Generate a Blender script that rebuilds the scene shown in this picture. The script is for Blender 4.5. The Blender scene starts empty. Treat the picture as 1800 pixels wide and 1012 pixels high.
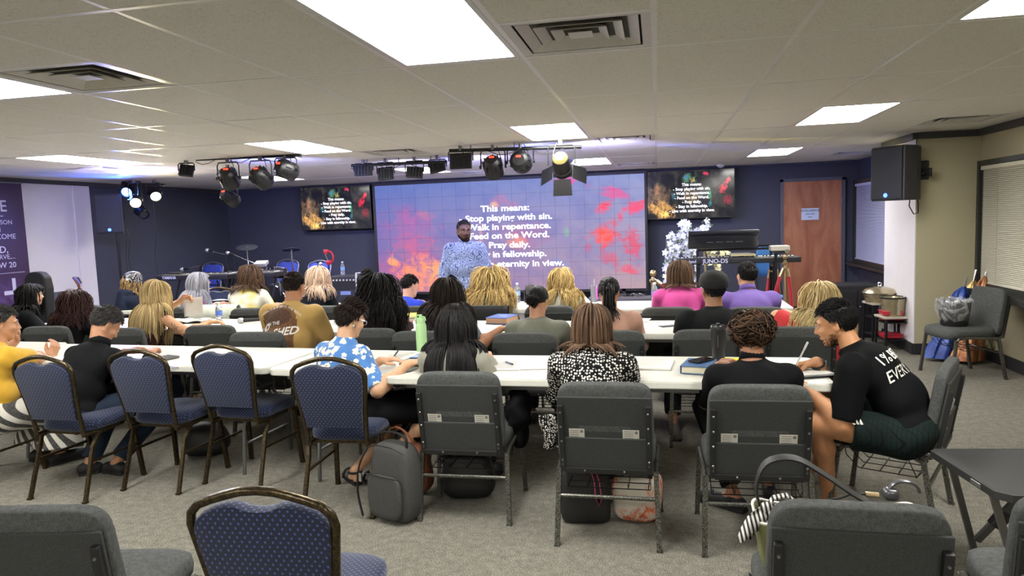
import bpy, bmesh, math, random
import numpy as np
from mathutils import Vector, Matrix, Euler
from mathutils.bvhtree import BVHTree
random.seed(7); rng = np.random.default_rng(7)
SC = bpy.context.scene; COL = SC.collection
PI = math.pi; R = math.radians
# ---------------- camera, world, exposure ----------------
CAMZ = 1.62
FPX = 1260.0
_y, _p, _r = R(11.59), R(5.41), R(2.07)
_f = Vector((-math.sin(_y)*math.cos(_p), math.cos(_y)*math.cos(_p), -math.sin(_p)))
_rt = Vector((math.cos(_y), math.sin(_y), 0)); _up = _rt.cross(_f)
_R = math.cos(_r)*_rt - math.sin(_r)*_up; _U = math.sin(_r)*_rt + math.cos(_r)*_up
cam = bpy.data.objects.new('camera', bpy.data.cameras.new('camera')); COL.objects.link(cam)
cam.matrix_world = Matrix(((_R.x, _U.x, -_f.x, 0), (_R.y, _U.y, -_f.y, 0), (_R.z, _U.z, -_f.z, CAMZ), (0, 0, 0, 1)))
cam.data.sensor_width = 36; cam.data.lens = FPX/1800*36; cam.data.clip_start = 0.05
SC.camera = cam
w = bpy.data.worlds.new('world'); SC.world = w; w.use_nodes = True
w.node_tree.nodes['Background'].inputs[0].default_value = (.55, .6, .7, 1)
w.node_tree.nodes['Background'].inputs[1].default_value = 0.35
SC.view_settings.view_transform = 'Standard'; SC.view_settings.look = 'None'
SC.view_settings.gamma = 1; SC.view_settings.use_curve_mapping = False
SC.view_settings.exposure = 2.05
PANEL_POWER = 8.0      # troffer diffuser emission

def at(px, py, Y=None, z=None, X=None):
    """world point seen at a pixel of the photograph, at a given depth or height"""
    d = _f*FPX + _R*(px-900) - _U*(py-506)
    if Y is not None: t = Y/d.y
    elif X is not None: t = X/d.x
    else: t = (z-CAMZ)/d.z
    return Vector((d.x*t, d.y*t, CAMZ + d.z*t))

# ---------------- materials ----------------
MATS = {}
class NT:
    """tiny node helper"""
    def __init__(s, name):
        s.m = bpy.data.materials.new(name); s.m.use_nodes = True
        s.t = s.m.node_tree; s.n = s.t.nodes; s.b = s.n['Principled BSDF']
        s.tc = s.n.new('ShaderNodeTexCoord')
    def node(s, kind, ins=None, **props):
        n = s.n.new(kind)
        for k, v in props.items(): setattr(n, k, v)
        for k, v in (ins or {}).items():
            if isinstance(v, bpy.types.NodeSocket): s.t.links.new(v, n.inputs[k])
            else: n.inputs[k].default_value = v
        return n
    def link(s, a, b): s.t.links.new(a, b)
    def noise(s, scale, detail=3, rough=.55, coord='Object', vec=None, dist=0):
        return s.node('ShaderNodeTexNoise', {'Vector': vec or s.tc.outputs[coord], 'Scale': scale, 'Detail': detail, 'Roughness': rough, 'Distortion': dist})
    def ramp(s, fac, stops, interp='LINEAR'):
        n = s.node('ShaderNodeValToRGB', {'Fac': fac}); n.color_ramp.interpolation = interp
        cr = n.color_ramp.elements
        while len(cr) < len(stops): cr.new(0.5)
        for e, (p, c) in zip(cr, stops): e.position = p; e.color = (*c[:3], 1)
        return n.outputs['Color']
    def math(s, op, a, b=0.0, c=None, clamp=False):
        n = s.n.new('ShaderNodeMath'); n.operation = op; n.use_clamp = clamp
        for i, v in enumerate((a, b) if c is None else (a, b, c)):
            if isinstance(v, bpy.types.NodeSocket): s.link(v, n.inputs[i])
            else: n.inputs[i].default_value = v
        return n.outputs[0]
    def mix(s, fac, a, b, mode='MIX'):
        n = s.n.new('ShaderNodeMix'); n.data_type = 'RGBA'; n.blend_type = mode
        for i, v in ((0, fac), (6, a), (7, b)):
            if isinstance(v, bpy.types.NodeSocket): s.link(v, n.inputs[i])
            else: n.inputs[i].default_value = v if i == 0 else (*v[:3], 1)
        return n.outputs[2]
    def bump(s, h, strength=.3, dist=.01):
        n = s.node('ShaderNodeBump', {'Height': h, 'Strength': strength, 'Distance': dist})
        s.link(n.outputs[0], s.b.inputs['Normal'])
    def col(s, c):
        if isinstance(c, bpy.types.NodeSocket): s.link(c, s.b.inputs['Base Color'])
        else: s.b.inputs['Base Color'].default_value = (*c[:3], 1)
def srgb(h):
    """#rrggbb -> linear"""
    h = h.lstrip('#'); v = [int(h[i:i+2], 16)/255 for i in (0, 2, 4)]
    return tuple(x/12.92 if x <= .04045 else ((x+.055)/1.055)**2.4 for x in v)
def M(name, c=None, rough=.6, metal=0, emit=0, var=0, scale=30, bump=0, bscale=200, spec=.5, sheen=0, ecol=None, trans=0, alpha=1):
    """plain procedural material: colour with noise variation and fine bump"""
    if name in MATS: return MATS[name]
    if isinstance(c, str): c = srgb(c)
    t = NT(name)
    if var:
        n = t.noise(scale)
        lo = [x*(1-var) for x in c]; hi = [min(1, x*(1+var)) for x in c]
        t.col(t.ramp(n.outputs[0], [(.3, lo), (.7, hi)]))
    else: t.col(c)
    t.b.inputs['Roughness'].default_value = rough; t.b.inputs['Metallic'].default_value = metal
    t.b.inputs['Specular IOR Level'].default_value = spec
    if sheen: t.b.inputs['Sheen Weight'].default_value = sheen
    if bump: t.bump(t.noise(bscale, 2).outputs[0], bump, .004)
    if emit:
        t.b.inputs['Emission Color'].default_value = (*(ecol or c), 1); t.b.inputs['Emission Strength'].default_value = emit
    if trans: t.b.inputs['Transmission Weight'].default_value = trans
    if alpha < 1: t.b.inputs['Alpha'].default_value = alpha
    MATS[name] = t.m
    return t.m

def smooth_pts(P, n=5):
    """Catmull-Rom through the points"""
    P = [Vector(p) for p in P]; Q = [P[0]*2-P[1]]+P+[P[-1]*2-P[-2]]; out = []
    for i in range(1, len(Q)-2):
        for k in range(n):
            t = k/n; a, b, c, d = Q[i-1], Q[i], Q[i+1], Q[i+2]
            out.append(.5*((2*b)+(c-a)*t+(2*a-5*b+4*c-d)*t*t+(3*b-a-3*c+d)*t**3))
    return out+[P[-1]]
# ---------------- mesh helpers ----------------
class MB:
    """collects shapes, then becomes ONE mesh object"""
    def __init__(s): s.v = []; s.f = []; s.mi = []; s.cur = 0
    def add(s, vs, fs):
        o = len(s.v); s.v += [tuple(v) for v in vs]; s.f += [tuple(i+o for i in f) for f in fs]; s.mi += [s.cur]*len(fs)
        return s
    def box(s, c, d, rot=None):
        x, y, z = d[0]/2, d[1]/2, d[2]/2
        vs = [Vector(p) for p in ((-x,-y,-z),(x,-y,-z),(x,y,-z),(-x,y,-z),(-x,-y,z),(x,-y,z),(x,y,z),(-x,y,z))]
        if rot is not None:
            m = Euler(rot).to_matrix() if not isinstance(rot, Matrix) else rot
            vs = [m @ v for v in vs]
        c = Vector(c)
        return s.add([v+c for v in vs], [(0,3,2,1),(4,5,6,7),(0,1,5,4),(1,2,6,5),(2,3,7,6),(3,0,4,7)])
    def rbox(s, c, d, r=.01, rot=None, e=4.0, nu=20, nv=10):
        """soft cushion-like box: superellipsoid"""
        vs = []; fs = []
        m = (Euler(rot).to_matrix() if rot is not None and not isinstance(rot, Matrix) else rot) or Matrix.Identity(3)
        c = Vector(c); p = 2.0/e
        sp = lambda a, b: math.copysign(abs(a)**b, a)
        for j in range(nv+1):
            ph = -PI/2 + PI*j/nv
            for i in range(nu):
                th = 2*PI*(i+.5)/nu
                cz = sp(math.cos(ph), p)
                vs.append(c + m @ Vector((d[0]/2*cz*sp(math.cos(th), p), d[1]/2*cz*sp(math.sin(th), p), d[2]/2*sp(math.sin(ph), p))))
        for j in range(nv):
            for i in range(nu):
                a = j*nu+i; b = j*nu+(i+1) % nu
                fs.append((a, b, b+nu, a+nu))
        return s.add(vs, fs)
    def bbox(s, c, d, r=.01, rot=None):
        """box with bevelled (chamfer-rounded) edges"""
        bm = bmesh.new(); bmesh.ops.create_cube(bm, size=1)
        for v in bm.verts: v.co = Vector((v.co.x*d[0], v.co.y*d[1], v.co.z*d[2]))
        bmesh.ops.bevel(bm, geom=bm.edges[:], offset=min(r, min(d)*.49), segments=2, profile=.6, affect='EDGES')
        m = (Euler(rot).to_matrix() if rot is not None and not isinstance(rot, Matrix) else rot) or Matrix.Identity(3)
        c = Vector(c); bm.verts.ensure_lookup_table()
        vs = [c + m @ v.co for v in bm.verts]; fs = [[v.index for v in f.verts] for f in bm.faces]
        bm.free(); return s.add(vs, fs)
    def tube(s, pts, r=.01, n=8, cap=True, flat=1.0, closed=False):
        pts = [Vector(p) for p in pts]; N = len(pts)
        rs = r if isinstance(r, (list, tuple)) else [r]*N
        vs = []; fs = []; prev = None
        for i, p in enumerate(pts):
            if closed: t = (pts[(i+1) % N]-pts[i-1]).normalized()
            else: t = (pts[min(i+1, N-1)]-pts[max(i-1, 0)]).normalized()
            if prev is None:
                a = Vector((0, 0, 1)) if abs(t.z) < .9 else Vector((1, 0, 0))
                u = t.cross(a).normalized()
            else: u = (prev - t*prev.dot(t)).normalized()
            prev = u; w_ = t.cross(u)
            for k in range(n):
                an = 2*PI*(k+.5)/n
                vs.append(p + (u*math.cos(an) + w_*math.sin(an)*flat)*rs[i])
        for i in range(N if closed else N-1):
            for k in range(n):
                a = i*n+k; b = i*n+(k+1) % n; c_ = ((i+1) % N)*n
                fs.append((a, b, c_+(k+1) % n, c_+k))
        if cap and not closed:
            fs.append(tuple(range(n))[::-1]); fs.append(tuple((N-1)*n+k for k in range(n)))
        return s.add(vs, fs)
    def bar(s, a, b, wx, wy=None, up=None):
        """square bar between two points"""
        a, b = Vector(a), Vector(b); wy = wy or wx; t = (b-a).normalized()
        up = Vector(up) if up else (Vector((0, 1, 0)) if abs(t.y) < .9 else Vector((1, 0, 0)))
        u = t.cross(up).normalized(); v = t.cross(u)
        vs = [q + u*sx*wx/2 + v*sy*wy/2 for q in (a, b) for sx, sy in ((-1,-1),(1,-1),(1,1),(-1,1))]
        return s.add(vs, [(3,2,1,0),(4,5,6,7),(0,1,5,4),(1,2,6,5),(2,3,7,6),(3,0,4,7)])
    def lathe(s, prof, c=(0,0,0), n=20, m=None, cap=True):
        """profile of (r, z) turned about local z"""
        c = Vector(c); m = m or Matrix.Identity(3); vs = []; fs = []
        for r, z in prof:
            for k in range(n):
                a = 2*PI*k/n; vs.append(c + m @ Vector((r*math.cos(a), r*math.sin(a), z)))
        for i in range(len(prof)-1):
            for k in range(n):
                a = i*n+k; b = i*n+(k+1) % n; fs.append((a, b, b+n, a+n))
        if cap:
            fs.append(tuple(range(n))[::-1]); fs.append(tuple((len(prof)-1)*n+k for k in range(n)))
        return s.add(vs, fs)
    def sph(s, c, r, n=14, m=None):
        r = (r, r, r) if not isinstance(r, (tuple, list)) else r
        return s.rbox(c, (r[0]*2, r[1]*2, r[2]*2), rot=m, e=2.0, nu=n, nv=max(4, n//2+1))
    def prism(s, poly, y0, y1, m=None, c=(0,0,0)):
        """polygon in local XZ, extruded along local Y"""
        m = m or Matrix.Identity(3); c = Vector(c); n = len(poly)
        vs = [c + m @ Vector((p[0], y, p[1])) for y in (y0, y1) for p in poly]
        fs = [tuple(range(n)), tuple(range(2*n-1, n-1, -1))] + [(i, i+n, (i+1) % n+n, (i+1) % n) for i in range(n)]
        return s.add(vs, fs)
    def sheet(s, grid, thick=0):
        """grid[i][j] of points -> quad sheet"""
        a = len(grid); b = len(grid[0])
        vs = [p for row in grid for p in row]
        fs = [(i*b+j, i*b+j+1, (i+1)*b+j+1, (i+1)*b+j) for i in range(a-1) for j in range(b-1)]
        return s.add(vs, fs)
    def build(s, name, mat, parent=None, smooth=False, ang=40, solid=0):
        me = bpy.data.meshes.new(name); me.from_pydata(s.v, [], s.f)
        for mt in (mat if isinstance(mat, (list, tuple)) else [mat]): me.materials.append(mt)
        if isinstance(mat, (list, tuple)): me.polygons.foreach_set('material_index', s.mi)
        bm = bmesh.new(); bm.from_mesh(me); bmesh.ops.recalc_face_normals(bm, faces=bm.faces); bm.to_mesh(me); bm.free()
        if smooth:
            me.polygons.foreach_set('use_smooth', [True]*len(me.polygons))
            if ang: me.set_sharp_from_angle(angle=R(ang))
        me.update()
        o = bpy.data.objects.new(name, me); COL.objects.link(o)
        if parent is not None: o.parent = parent
        if solid:
            md = o.modifiers.new('solid', 'SOLIDIFY'); md.thickness = solid; md.offset = 0
        return o
def raw_mesh(name, V, F, mat, parent=None, smooth=True):
    me = bpy.data.meshes.new(name); V = np.asarray(V, np.float32); F = np.asarray(F, np.int32)
    me.vertices.add(len(V)); me.vertices.foreach_set('co', V.ravel())
    k = F.shape[1]; me.loops.add(F.size); me.loops.foreach_set('vertex_index', F.ravel())
    me.polygons.add(len(F)); me.polygons.foreach_set('loop_start', np.arange(len(F), dtype=np.int32)*k)
    me.update(calc_edges=True); me.validate()
    if smooth: me.polygons.foreach_set('use_smooth', [True]*len(me.polygons))
    me.materials.append(mat)
    o = bpy.data.objects.new(name, me); COL.objects.link(o)
    if parent is not None: o.parent = parent
    return o
def tag(o, label=None, cat=None, group=None, kind=None):
    if label: o['label'] = label
    if cat: o['category'] = cat
    if group: o['group'] = group
    if kind: o['kind'] = kind
    return o
def thing(name, label, cat, loc=(0,0,0), rz=0, group=None):
    o = bpy.data.objects.new(name, None); COL.objects.link(o); o.empty_display_size = .1
    o.location = loc; o.rotation_euler = (0, 0, rz)
    return tag(o, label, cat, group)
def dup(root, loc, rz=None, label=None, group=None, scale=None):
    r = root.copy(); COL.objects.link(r); r.location = loc
    if rz is not None: r.rotation_euler = (0, 0, rz) if not isinstance(rz, tuple) else rz
    if scale: r.scale = (scale,)*3
    if label: r['label'] = label
    if group: r['group'] = group
    for ch in list(root.children):
        c = ch.copy(); COL.objects.link(c); c.parent = r
        for g in ch.children:
            d = g.copy(); COL.objects.link(d); d.parent = c
    return r
_TX = {}
def text_data(txt, size, bold=0.0, xs=1.0, align='CENTER', shear=0, spacing=1.0, ext=0):
    cu = bpy.data.curves.new('text', 'FONT'); cu.body = txt; cu.size = size; cu.align_x = align; cu.align_y = 'CENTER'
    cu.offset = bold*size; cu.shear = shear; cu.space_character = spacing; cu.resolution_u = 3; cu.extrude = ext
    o = bpy.data.objects.new('text', cu); COL.objects.link(o)
    dg = bpy.context.evaluated_depsgraph_get()
    me = bpy.data.meshes.new_from_object(o.evaluated_get(dg))
    bpy.data.objects.remove(o); bpy.data.curves.remove(cu)
    V = np.array([v.co[:] for v in me.vertices]).reshape(-1, 3); V[:, 0] *= xs
    F = [tuple(p.vertices) for p in me.polygons]; bpy.data.meshes.remove(me)
    return V, F
def text_obj(name, txt, size, mat, loc, m=None, parent=None, **k):
    """flat lettering; m maps text x->right, y->up to world axes"""
    V, F = text_data(txt, size, **k); m = m or Matrix(((1,0,0),(0,0,-1),(0,1,0)))   # upright facing -Y
    mb = MB(); mb.add([Vector(loc) + m @ Vector(v) for v in V], F)
    me = bpy.data.meshes.new(name); me.from_pydata(mb.v, [], mb.f); me.materials.append(mat)
    o = bpy.data.objects.new(name, me); COL.objects.link(o); o.parent = parent
    return o
# ---------------- the room ----------------
CH = 2.39; XL = -8.15; XR = 3.35; YB = 12.6; YF = -3.0
TX = .61; TY = 1.22; Y0 = 3.45
# materials of the setting
t = NT('carpet'); n1 = t.noise(190, 4, .8); n2 = t.noise(22, 4, .65); n3 = t.noise(2.2, 3)
fac = t.math('ADD', t.math('MULTIPLY', n1.outputs[0], .85), t.math('MULTIPLY', n2.outputs[0], .15))
base = t.ramp(fac, [(.38, srgb('#3d3b36')), (.5, srgb('#716e65')), (.62, srgb('#b8b4a5'))])
t.col(t.mix(t.math('MULTIPLY', n3.outputs[0], .35), base, srgb('#68665f')))
t.b.inputs['Roughness'].default_value = .95; t.b.inputs['Specular IOR Level'].default_value = .1
t.bump(n1.outputs[0], .5, .006); CARPET = t.m
t = NT('ceiling_tile_board'); n1 = t.noise(120, 4, .6, dist=1.5); n2 = t.noise(45, 3, .7, dist=2.5)
f = t.ramp(n2.outputs[0], [(.40, (0, 0, 0)), (.47, (1, 1, 1))])
t.col(t.mix(f, srgb('#c4c0b6'), t.ramp(n1.outputs[0], [(.3, srgb('#cdcac1')), (.7, srgb('#dedbd3'))])))
t.b.inputs['Roughness'].default_value = .95; t.bump(n1.outputs[0], .25, .004); TILE = t.m
TBAR = M('tbar_paint', '#d6d4d0', .3, var=.03)
WHITEW = M('white_wall_paint', '#dad6dd', .7, var=.03, scale=3, bump=.1, bscale=150)
BEIGEW = M('beige_wallcovering', '#b3ab8e', .8, var=.04, scale=60, bump=.2, bscale=300)
NAVYW = M('navy_wall_paint', '#3b3e50', .75, var=.06, scale=4, bump=.08, bscale=120)
GREYW = M('grey_wainscot_paint', '#565a6c', .7, var=.05, scale=4)
TRIMD = M('dark_trim', '#3f3f40', .5, var=.05); DARKBASE = M('dark_vinyl_base', '#232326', .6)
BACKW = M('rear_wall_paint', '#aaa598', .8, var=.03, scale=3)

def struct(o): o['kind'] = 'structure'; return o
def sbox(name, c, d, mat, **k):
    m = MB(); m.box(c, d); return struct(m.build(name, mat, **k))
W_, D_ = XR-XL, YB-YF; xc, yc = (XL+XR)/2, (YB+YF)/2
sbox('floor', (xc, yc, -.05), (W_+.6, D_+.6, .1), CARPET)
wb = sbox('wall_back', (xc, YB+.1, 1.2), (W_+.6, .2, 2.6), NAVYW)
wl = sbox('wall_left', (XL-.1, yc, 1.2), (.2, D_, 2.6), BEIGEW)
wf = sbox('wall_front', (xc, YF-.1, 1.2), (W_+.4, .2, 2.6), BACKW)
wr = sbox('wall_right', (XR+.1, yc, 1.2), (.2, D_, 2.6), BEIGEW)
# coloured faces of the walls, a skin proud of the wall behind
def skin(name, c, d, mat, par):
    m = MB(); m.box(c, d); o = m.build(name, mat, par); return o
skin('dark_paint_field', (XL+.006, (9.12+YB)/2, CH/2), (.012, YB-9.12, CH), NAVYW, wl)
skin('white_paint_field', (XL+.012, (YF+9.12)/2, (CH+.86)/2), (.024, 9.12-YF, CH-.86), WHITEW, wl)
skin('white_pilaster', (XL+.02, 8.97, CH/2), (.04, .3, CH), WHITEW, wl)
skin('grey_wainscot', (XL+.008, (YF+8.82)/2, .43), (.016, 8.82-YF, .86), GREYW, wl)
skin('dark_paint_field', (XR-.075, (9.5+YB)/2, CH/2), (.15, YB-9.5, CH), NAVYW, wr)
# column on the right
co = sbox('wall_column', (3.06, 8.98, CH/2), (.66, 1.06, CH), BEIGEW)
skin('white_side_face', (2.725, 8.98, CH/2), (.012, 1.06, CH), WHITEW, co)
# trims
def trim(name, c, d, mat=TRIMD): return sbox(name, c, d, mat)
trim('trim_1', (XL+.03, yc, CH-.03), (.05, D_, .06)); trim('trim_2', (XR-.03, (YF+8.4)/2, CH-.035), (.05, 8.4-YF, .07))
trim('trim_3', (3.06, 8.43, CH-.035), (.68, .05, .07)); trim('trim_4', (2.70, 8.98, CH-.035), (.05, 1.1, .07))
trim('trim_5', (-2.4, YB-.02, CH-.02), (11.3, .04, .04), NAVYW)
trim('baseboard_right', (XR-.008, (YF+8.44)/2, .06), (.016, 8.44-YF, .12), DARKBASE)
trim('baseboard_column', (3.05, 8.438, .06), (.66, .02, .12), DARKBASE)
trim('baseboard_column_side', (2.712, 8.98, .06), (.02, 1.08, .12), DARKBASE)
trim('baseboard_left', (XL+.02, (YF+8.8)/2, .05), (.02, 8.8-YF, .1), DARKBASE)
trim('baseboard_back', (-2.4, YB-.008, .05), (11.3, .016, .1), DARKBASE)

# ---------------- ceiling: tiles in a T-bar grid ----------------
ceil = MB(); ceil.box((xc, yc, CH+.12), (W_+.6, D_+.6, .1)); ceil = struct(ceil.build('ceiling', M('plenum', '#55534e', .9)))
LIGHT_COLS = [1.22, -1.22, -3.66, -6.10]; LIGHT_ROWS = [-4, -1, 2, 5]
VENTS = [(-.61, -.5), (-3.05, -.5), (-.61, 3.0), (2.44, 3.0), (-3.05, 3.0), (-6.71, 3.0), (2.44, 6), (-.61, 6), (-3.05, 6), (-6.71, -.5)]   # x of left side, row (in tiles) of near side
i0 = math.floor((XL)/TX); i1 = math.ceil(XR/TX)
tile_me = {}
def tile(x, y, wx, wy, k):
    x0, x1 = max(x, XL+.01), min(x+wx, XR-.01); y0, y1 = max(y, YF+.01), min(y+wy, YB-.01)
    if x1-x0 < .05 or y1-y0 < .05: return
    key = (round(x1-x0, 3), round(y1-y0, 3))
    if key not in tile_me:
        m = MB(); a, b = key[0]/2-.012, key[1]/2-.012
        # lay-in board with a stepped (recessed) edge
        m.box((0, 0, .018), (key[0]-.004, key[1]-.004, .01)); m.box((0, 0, .005), (a*2, b*2, .018))
        o = m.build('ceiling_tile', TILE, ceil); tile_me[key] = o.data
    else:
        o = bpy.data.objects.new('ceiling_tile', tile_me[key]); COL.objects.link(o); o.parent = ceil
    o.location = ((x0+x1)/2, (y0+y1)/2, CH + rng.uniform(0, .002)); o.rotation_euler = (rng.uniform(-.0015, .0015), rng.uniform(-.002, .002), 0)
lights_at = [(cx, Y0+r*TY) for cx in LIGHT_COLS for r in LIGHT_ROWS]
vents_at = [(vx, Y0+r*TY) for vx, r in VENTS]
for i in range(i0, i1):
    for j in range(math.floor((YF-Y0)/TY), math.ceil((YB-Y0)/TY)):
        x, y = i*TX, Y0+j*TY
        if any(abs(x-a) < .1 and abs(y-b) < .1 for a, b in lights_at): continue
        vs = [(a, b) for a, b in vents_at if abs(x-a) < .1 and y-.1 < b < y+TY-.1]
        if vs:
            b = vs[0][1]
            if abs(b-y) < .1: tile(x, y+TX, TX, TX, 0)
            else: tile(x, y, TX, TX, 0)
            continue
        tile(x, y, TX, TY, 0)
g = MB()
for i in range(i0, i1+1):
    x = i*TX
    if XL < x < XR: g.box((x, yc, CH+.001), (.024, D_, .008)); g.box((x, yc, CH+.02), (.003, D_, .03))
o = g.build('runner_bar', TBAR, ceil)
g = MB()
for j in range(-8, 9):
    y = Y0+j*TY
    if YF < y < YB: g.box((xc, y, CH+.0005), (W_, .024, .008))
for a, b in vents_at:
    y = b+TX if abs(((b-Y0)/TY) % 1) < .1 else b
    g.box((a+TX/2, y, CH+.0004), (TX, .024, .008))
g.build('cross_bar', TBAR, ceil)
# troffers
DIFF = NT('diffuser_glow'); DIFF.b.inputs['Base Color'].default_value = (.9, .9, .85, 1)
DIFF.b.inputs['Emission Color'].default_value = (1.0, .985, .93, 1); DIFF.b.inputs['Emission Strength'].default_value = PANEL_POWER; DIFF = DIFF.m
FRAMEW = M('white_enamel', '#c9c8c4', .35)
def troffer(x, y, label):
    t = thing('ceiling_light', label, 'light', (x+TX/2, y+TY/2, CH), 0, 'fluorescent troffers in the ceiling')
    m = MB(); hx, hy = TX/2-.014, TY/2-.014
    for sx in (-1, 1): m.box((sx*(hx-.012), 0, .004), (.024, 2*hy, .014))
    for sy in (-1, 1): m.box((0, sy*(hy-.012), .004), (2*hx-.048, .024, .014))
    m.build('frame', FRAMEW, t)
    m = MB(); m.box((0, 0, .006), (2*hx-.05, 2*hy-.05, .006)); m.build('diffuser', DIFF, t)
LL = {(-1.22, -1): 'large rectangular ceiling light at the top centre of the room, nearest', (-1.22, 2): 'ceiling light above the speaking man, just behind the front light bar',
      (-1.22, 5): 'small far ceiling light above the big screen, partly behind the barn-door light', (1.22, -1): 'ceiling light cut by the top right corner of the photo',
      (1.22, 2): 'ceiling light on the right, second from the camera above the beige column side', (1.22, 5): 'far ceiling light on the right above the wooden door',
      (-3.66, 2): 'ceiling light above the left light bar', (-6.10, 2): 'long thin ceiling light at the far left',
      (-3.66, -1): 'ceiling light cut by the left edge, beside the big air vent', (-3.66, 5): 'far ceiling light beyond the left light bar', (-6.10, 5): 'far ceiling light over the drum corner', }
for cx in LIGHT_COLS:
    for r in LIGHT_ROWS: troffer(cx, Y0+r*TY, LL.get((cx, r), 'ceiling light ' + ('at the near far-left corner' if r == -1 else {1.22: 'behind the camera on the window side', -1.22: 'right behind the camera', -3.66: 'behind the camera left of centre', -6.10: 'behind the camera by the left wall'}[cx]) + ', outside the photo'))
# air diffusers: nested sloping frames
VENTM = M('vent_metal', '#b9b7b0', .35, var=.05)
def vent_mesh():
    t = thing('ceiling_vent', '', 'vent', (0, 0, 0))
    m = MB(); m.box((0, 0, .03), (.6, .6, .004)); m.build('backing', M('vent_dark', '#45433f', .8), t)
    def ring(a, za, b, zb):
        m = MB(); q = [(-1,-1),(1,-1),(1,1),(-1,1)]
        vs = [(x*a, y*a, za) for x, y in q]+[(x*b, y*b, zb) for x, y in q]+[(x*a, y*a, za+.003) for x, y in q]+[(x*b, y*b, zb+.003) for x, y in q]
        fs = [(k, (k+1) % 4, (k+1) % 4+4, k+4) for k in range(4)]+[(k+8, k+12, (k+1) % 4+12, (k+1) % 4+8) for k in range(4)]
        fs += [(k, k+8, (k+1) % 4+8, (k+1) % 4) for k in range(4)]+[(k+4, (k+1) % 4+4, (k+1) % 4+12, k+12) for k in range(4)]
        m.add(vs, fs); return m
    ring(.295, -.002, .255, .0).build('frame', VENTM, t)
    for a, b in ((.245, .20), (.18, .14), (.115, .075)): ring(a, .001, b, .024).build('cone', VENTM, t)
    m = MB(); m.box((0, 0, .004), (.1, .1, .003)); m.build('core', VENTM, t)
    return t
VL = ['large square air vent right of the nearest ceiling light', 'large square air vent beside the light cut by the left edge', 'small air vent above the big screen, beside the far centre light',
      'air vent at the right, just before the beige column', 'small air vent above the row of flat black lights', 'air vent at the far left beyond the long light', 'air vent above the door corner, lit blue',
      'far air vent above the right end of the big screen', 'far air vent over the stage, left', 'air vent outside the left edge of the photo']
v0 = vent_mesh()
for k, (a, b) in enumerate(vents_at):
    loc = (a+TX/2, b+TX/2, CH)
    if k == 0: v0.location = loc; v0['label'] = VL[0]; v0['group'] = 'square air vents in the ceiling'
    else: dup(v0, loc, None, VL[k])
# smoke detector
t = thing('smoke_detector', 'small white smoke detector on the ceiling above the right television', 'detector', at(1267, 289, z=CH-.01))
m = MB(); m.lathe([(.0, .0), (.065, 0), (.065, -.02), (.045, -.04), (0, -.045)], n=18, cap=False); m.build('cover', FRAMEW, t, True)
m = MB(); m.lathe([(.03, -.04), (.028, -.055), (0, -.056)], n=12, cap=False); m.build('sensor', M('grey_plastic', '#8a8a8a', .5), t, True)

# ---------------- door ----------------
t = NT('door_veneer'); mp = t.node('ShaderNodeMapping', {'Vector': t.tc.outputs['Object'], 'Scale': (3.5, 3.5, 1.0)})
n1 = t.noise(1.0, 6, .65, vec=mp.outputs[0], dist=1.3); n2 = t.noise(14, 3, .6, vec=mp.outputs[0])
c1 = t.ramp(n1.outputs[0], [(.28, srgb('#8a5540')), (.5, srgb('#a56a50')), (.72, srgb('#ba8265'))])
t.col(t.mix(t.math('MULTIPLY', n2.outputs[0], .3), c1, srgb('#6e4237'))); t.b.inputs['Roughness'].default_value = .38; DOORM = t.m
d = MB(); d.bbox((2.49, YB-.03, 1.05), (.90, .045, 2.06), .004); d = struct(d.build('door_1', DOORM))
m = MB()
for sx in (-1, 1): m.box((2.49+sx*.475, YB-.03, 1.06), (.05, .09, 2.12))
m.box((2.49, YB-.03, 2.105), (1.0, .09, .05)); m.build('door_frame', M('frame_navy', '#4a4e60', .5), d)
m = MB()
for z in (.3, 1.75): m.tube([(2.935, YB-.06, z-.05), (2.935, YB-.06, z+.05)], .008)
m.build('hinge', M('steel', '#9a9a9c', .3, 1), d)
m = MB(); m.lathe([(.0, 0), (.03, 0), (.03, .008), (.012, .012), (.012, .04), (.028, .05), (.028, .075), (0, .08)], c=(2.09, YB-.053, 1.0), n=16, m=Matrix.Rotation(R(90), 3, 'X'), cap=False)
m.build('knob', MATS['steel'], d, True)
sg = thing('door_sign', 'blue-white paper sign taped to the wooden door', 'sign', (0, 0, 0))
q = at(1424, 376, Y=YB-.06); m = MB(); m.box(q, (.27, .002, .19)); m.build('paper', M('paper_sign', '#b9c6e6', .7), sg)
INK = M('ink_blue', '#2c3658', .7)
for s_, dz, sz in (('INTELLIGENCE', .055, .042), ('PERSONNEL', .0, .026), ('ONLY', -.05, .026)):
    text_obj('lettering', s_, sz, INK, q+Vector((0, -.003, dz)), None, sg, bold=.02)
sg_ = sg

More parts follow.
